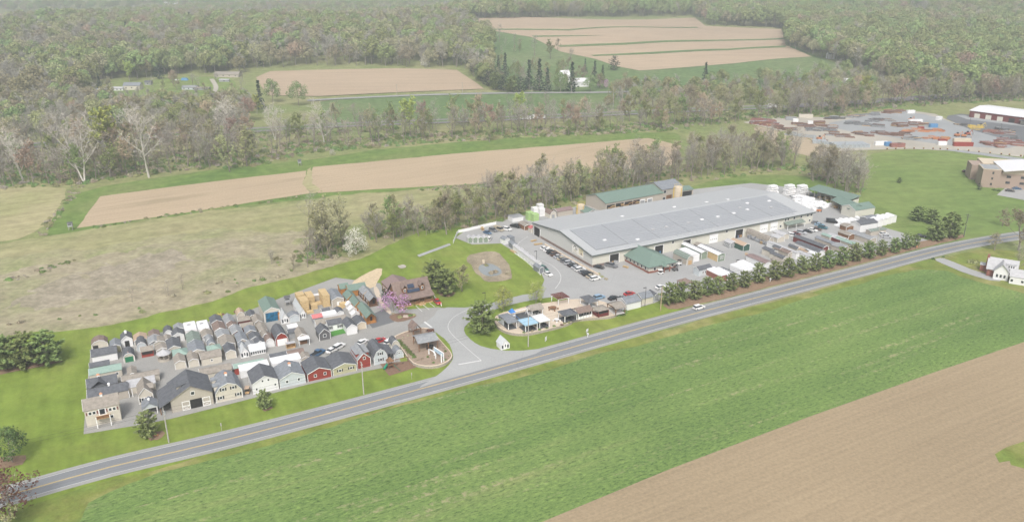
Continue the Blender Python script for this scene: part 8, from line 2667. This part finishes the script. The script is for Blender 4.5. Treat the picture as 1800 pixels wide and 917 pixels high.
# white roofed brick house and its garage beside the farm drive
def farmhouse():
    p = G(1733, 484.5)
    e = thing('brick_house', 'brick house with white cross gabled roof, chimney and dormers', 'house', p, R(-32))
    MB().box((5, 4.5, 1.7), (10, 9, 3.4), MATS['brick']).build('wall', e)
    fn = lambda u, v, z: (v, u, z)
    r = MB(); roof_shell(r, [(0, 3.3), (4.5, 6.8), (9, 3.3)], 0, 10, fn, MATS['palegrey'], ov=.5, th=.18); r.build('roof', e)
    g = MB(); g.ext([(.2, 3.3), (4.5, 6.6), (8.8, 3.3)], -.02, .3, fn, MATS['white']); g.ext([(.2, 3.3), (4.5, 6.6), (8.8, 3.3)], 9.7, 10.02, fn, MATS['white']); g.build('gable', e)
    c = MB(); roof_shell(c, [(2.2, 3.6), (5.0, 6.6), (7.8, 3.6)], -2.5, 5, lambda u, v, z: (u, v, z), MATS['palegrey'], ov=.4, th=.18); c.build('cross_roof', e)
    c = MB(); c.ext([(2.4, 0), (2.4, 3.6), (5, 6.35), (7.6, 3.6), (7.6, 0)], -2.4, .1, lambda u, v, z: (u, v, z), MATS['white']); wo_ = c.build('front_wing', e)
    for x in (3.7, 5, 6.3):
        q = MB(); q.box((x, -2.44, 1.7), (.7, .1, 1.2), MATS['glass']); q.build('wing_window', wo_)
    c = MB(); c.box((-.4, 4.5, 3.9), (.9, 1.2, 7.8), MATS['brick']); c.build('chimney', e)
    d = MB(); d.box((8.0, 1.9, 5.0), (3.0, 1.8, 1.5), MATS['white']); d.box((8.0, 2.0, 5.85), (3.4, 2.4, .15), MATS['palegrey']); do = d.build('dormer', e)
    for x in (7.2, 8.0, 8.8):
        q = MB(); q.box((x, .97, 5.0), (.45, .08, .9), MATS['glass']); q.build('dormer_window', do)
    q = MB(); q.box((-1.4, 6.8, 1.3), (2.6, 3.2, 2.6), MATS['brick']); q.box((-1.4, 6.8, 2.7), (3.0, 3.6, .2), MATS['palegrey']); q.build('side_porch', e)
    for y in (2.4, 6.2):
        q = MB(); q.box((-.04, y, 1.8), (.1, 1.0, 1.2), MATS['trim']); q.build('window', e)
farmhouse()
shed('white garage with pale roof and two dark windows at the farm drive end', 1773, 498, 1812, 0, 8, 3.0, 2.0, 'white', 'palegrey', 'gable', 'a', ang=-30, group=None, name='garage', cat='garage', win=[(-3.0, 1.5, 1.0, 1.1), (.6, 1.5, 1.0, 1.1)])

# ------------------------------------------------------------------ far houses
def far_house(label, px, py, w, l, h, rise, wall, roof, ang=5, wins=2, cat='house'):
    p = G(px, py)
    e = thing('far_house', label, cat, p, R(ang), 'houses across the valley')
    fn = lambda u, v, z: (v - w / 2, u, z)
    b = MB(); b.ext([(0, -.5), (0, h), (l / 2, h + rise), (l, h), (l, -.5)], 0, w, fn, MATS[wall]); b.build('wall', e)
    r = MB(); roof_shell(r, [(0, h), (l / 2, h + rise), (l, h)], 0, w, fn, MATS[roof], ov=.4, th=.25); r.build('roof', e)
    for k in range(wins):
        q = MB(); q.box((-w / 2 + w * (k + .5) / wins, -.05, h * .55), (1.0, .12, 1.1), MATS['glass']); q.build('window', e)
for a in [('pale house with grey roof in the valley clearing', 232, 159, 16, 8, 4.5, 2.4, 'cream', 'bluegrey', 0, 3), ('long low house end beside the pale house', 206, 160, 11, 6, 2.4, 1.0, 'white', 'palegrey', 0, 3), ('white caravan at the end of the low house', 178, 162, 10, 3, 2.6, .4, 'white', 'whiteroof', 0, 2),
          ('small grey shed beside the pale house', 260, 150, 6, 5, 3, 1.2, 'greywall', 'charcoal', 0, 1), ('low grey green house in the lane loop', 332, 158.5, 14, 8, 2.6, 1.2, 'paleblue', 'greyroof', -3, 3), ('low brown ruin beside the grey green house', 354, 159, 14, 6, 2.2, .6, 'greywall', 'tan', -3, 2),
          ('far bungalow with tan roof at the wood edge', 398, 136, 26, 10, 3, 2.0, 'clay', 'tan', -4, 4), ('small shed below the far bungalow', 394, 144.5, 10, 3, 2.2, .6, 'greywall', 'palegrey', -3, 1), ('white barn with white roof by the farmhouse spruces', 995, 146, 9, 9, 8, 4, 'white', 'whiteroof', 20, 2),
          ('white roofed farmhouse below the narrow spruces', 1023, 153, 15, 9, 5, 3, 'white', 'whiteroof', 10, 3), ('white house beside the tall lone spruce', 1243, 167, 13, 9, 5.5, 3.2, 'white', 'palegrey', -15, 3), ('small cream house with brown roof by the highway', 1186, 164, 13, 8, 3.2, 2.2, 'cream', 'brown', 5, 3),
          ('dark fronted house in the scrub across the highway', 1403, 150, 14, 8, 4.5, 2, 'greywall', 'charcoal', 0, 2), ('white house in the scrub across the highway', 1482, 151, 15, 8, 4.5, 2, 'white', 'whiteroof', 0, 3), ('small white house at the ridge wood edge', 1462, 104, 7, 7, 5.5, 3, 'white', 'bluegrey', 10, 1),
          ('long white house hidden in the scrub before the ridge wood', 1690, 144, 28, 9, 3.6, 1.6, 'white', 'palegrey', 0, 4), ('small pale house at the far highway end', 1725, 154, 10, 7, 3.2, 1.4, 'cream', 'palegrey', 0, 2)]:
    far_house(*a)
e = thing('blue_canopy', 'blue tarp covered heap on the valley lawn', 'tarp heap', G(325, 141.5))
MB().box((0, 0, 1.2), (7, 4, 2.4), MATS['bluepaint'], taper=.7).build('tarp', e)
MB().box((-9, 0, .5), (6, 3, 1.0), MATS['whiteroof'], taper=.7).build('white_sheet', e)
# the hazy plain beyond the left hill
fr = random.Random(31)
for i in range(16):
    x, y = fr.choice([(445, 12), (150, 27), (300, 9), (330, 8), (430, 8), (520, 5), (400, 5), (250, 4), (90, 22), (470, 9), (560, 7), (540, 3)])
    far_house('hazy white farm building on the plain beyond the wooded hill', x + fr.uniform(-12, 12), y + fr.uniform(-1.5, 1.5), fr.uniform(14, 40), fr.uniform(10, 18), fr.uniform(4, 7), fr.uniform(2, 4), fr.choice(['white', 'white', 'cream', 'red']), fr.choice(['whiteroof', 'palegrey', 'greyroof']), fr.uniform(-30, 30), 0)
patch('plain_field', [(-80, 46), (60, 42), (75, 26), (60, 23), (-80, 24)], m_hilltan, smooth=False, far=True)
patch('plain_field', [(300, 6), (420, 7), (400, 3), (310, 3)], m_dry, far=True)
patch('plain_field', [(440, 5), (560, 6), (600, 2), (450, 1)], m_hilltan, far=True)
pr_ = random.Random(41)
stuff_instances('plain_trees', scatter([(-150, 26), (60, 22), (150, 20), (300, 14), (520, 13), (620, 10), (620, 3), (300, 9), (120, 12), (-150, 14)], 16, pr_, ymax=4200, dens=.5), FARK, [4, 4, 4, 2, 2, 1, 1, .3, 3, 3, .2, 3], pr_, .8, 1.2, 'hazy tree belts on the plain beyond the hill')
# ------------------------------------------------------------------ the air
def haze():
    mb = MB()
    x0, x1, y0, y1, z0, z1 = -6100, 6100, -1600, 9100, -3, 132
    mb.box(((x0 + x1) / 2, (y0 + y1) / 2, (z0 + z1) / 2), (x1 - x0, y1 - y0, z1 - z0), MATS['white'])
    o = mb.build('haze')
    o.data.materials.clear()
    m = bpy.data.materials.new('haze')
    m.use_nodes = True
    t = m.node_tree
    t.nodes.clear()
    v = t.nodes.new('ShaderNodeVolumePrincipled')
    v.inputs['Color'].default_value = (.70, .755, .765, 1)
    v.inputs['Density'].default_value = HAZE
    v.inputs['Anisotropy'].default_value = 0.0
    u = t.nodes.new('ShaderNodeOutputMaterial')
    t.links.new(v.outputs[0], u.inputs['Volume'])
    o.data.materials.append(m)
    structure(o, 'stuff')
    o.display_type = 'WIRE'
HAZE = 0.00036
haze()
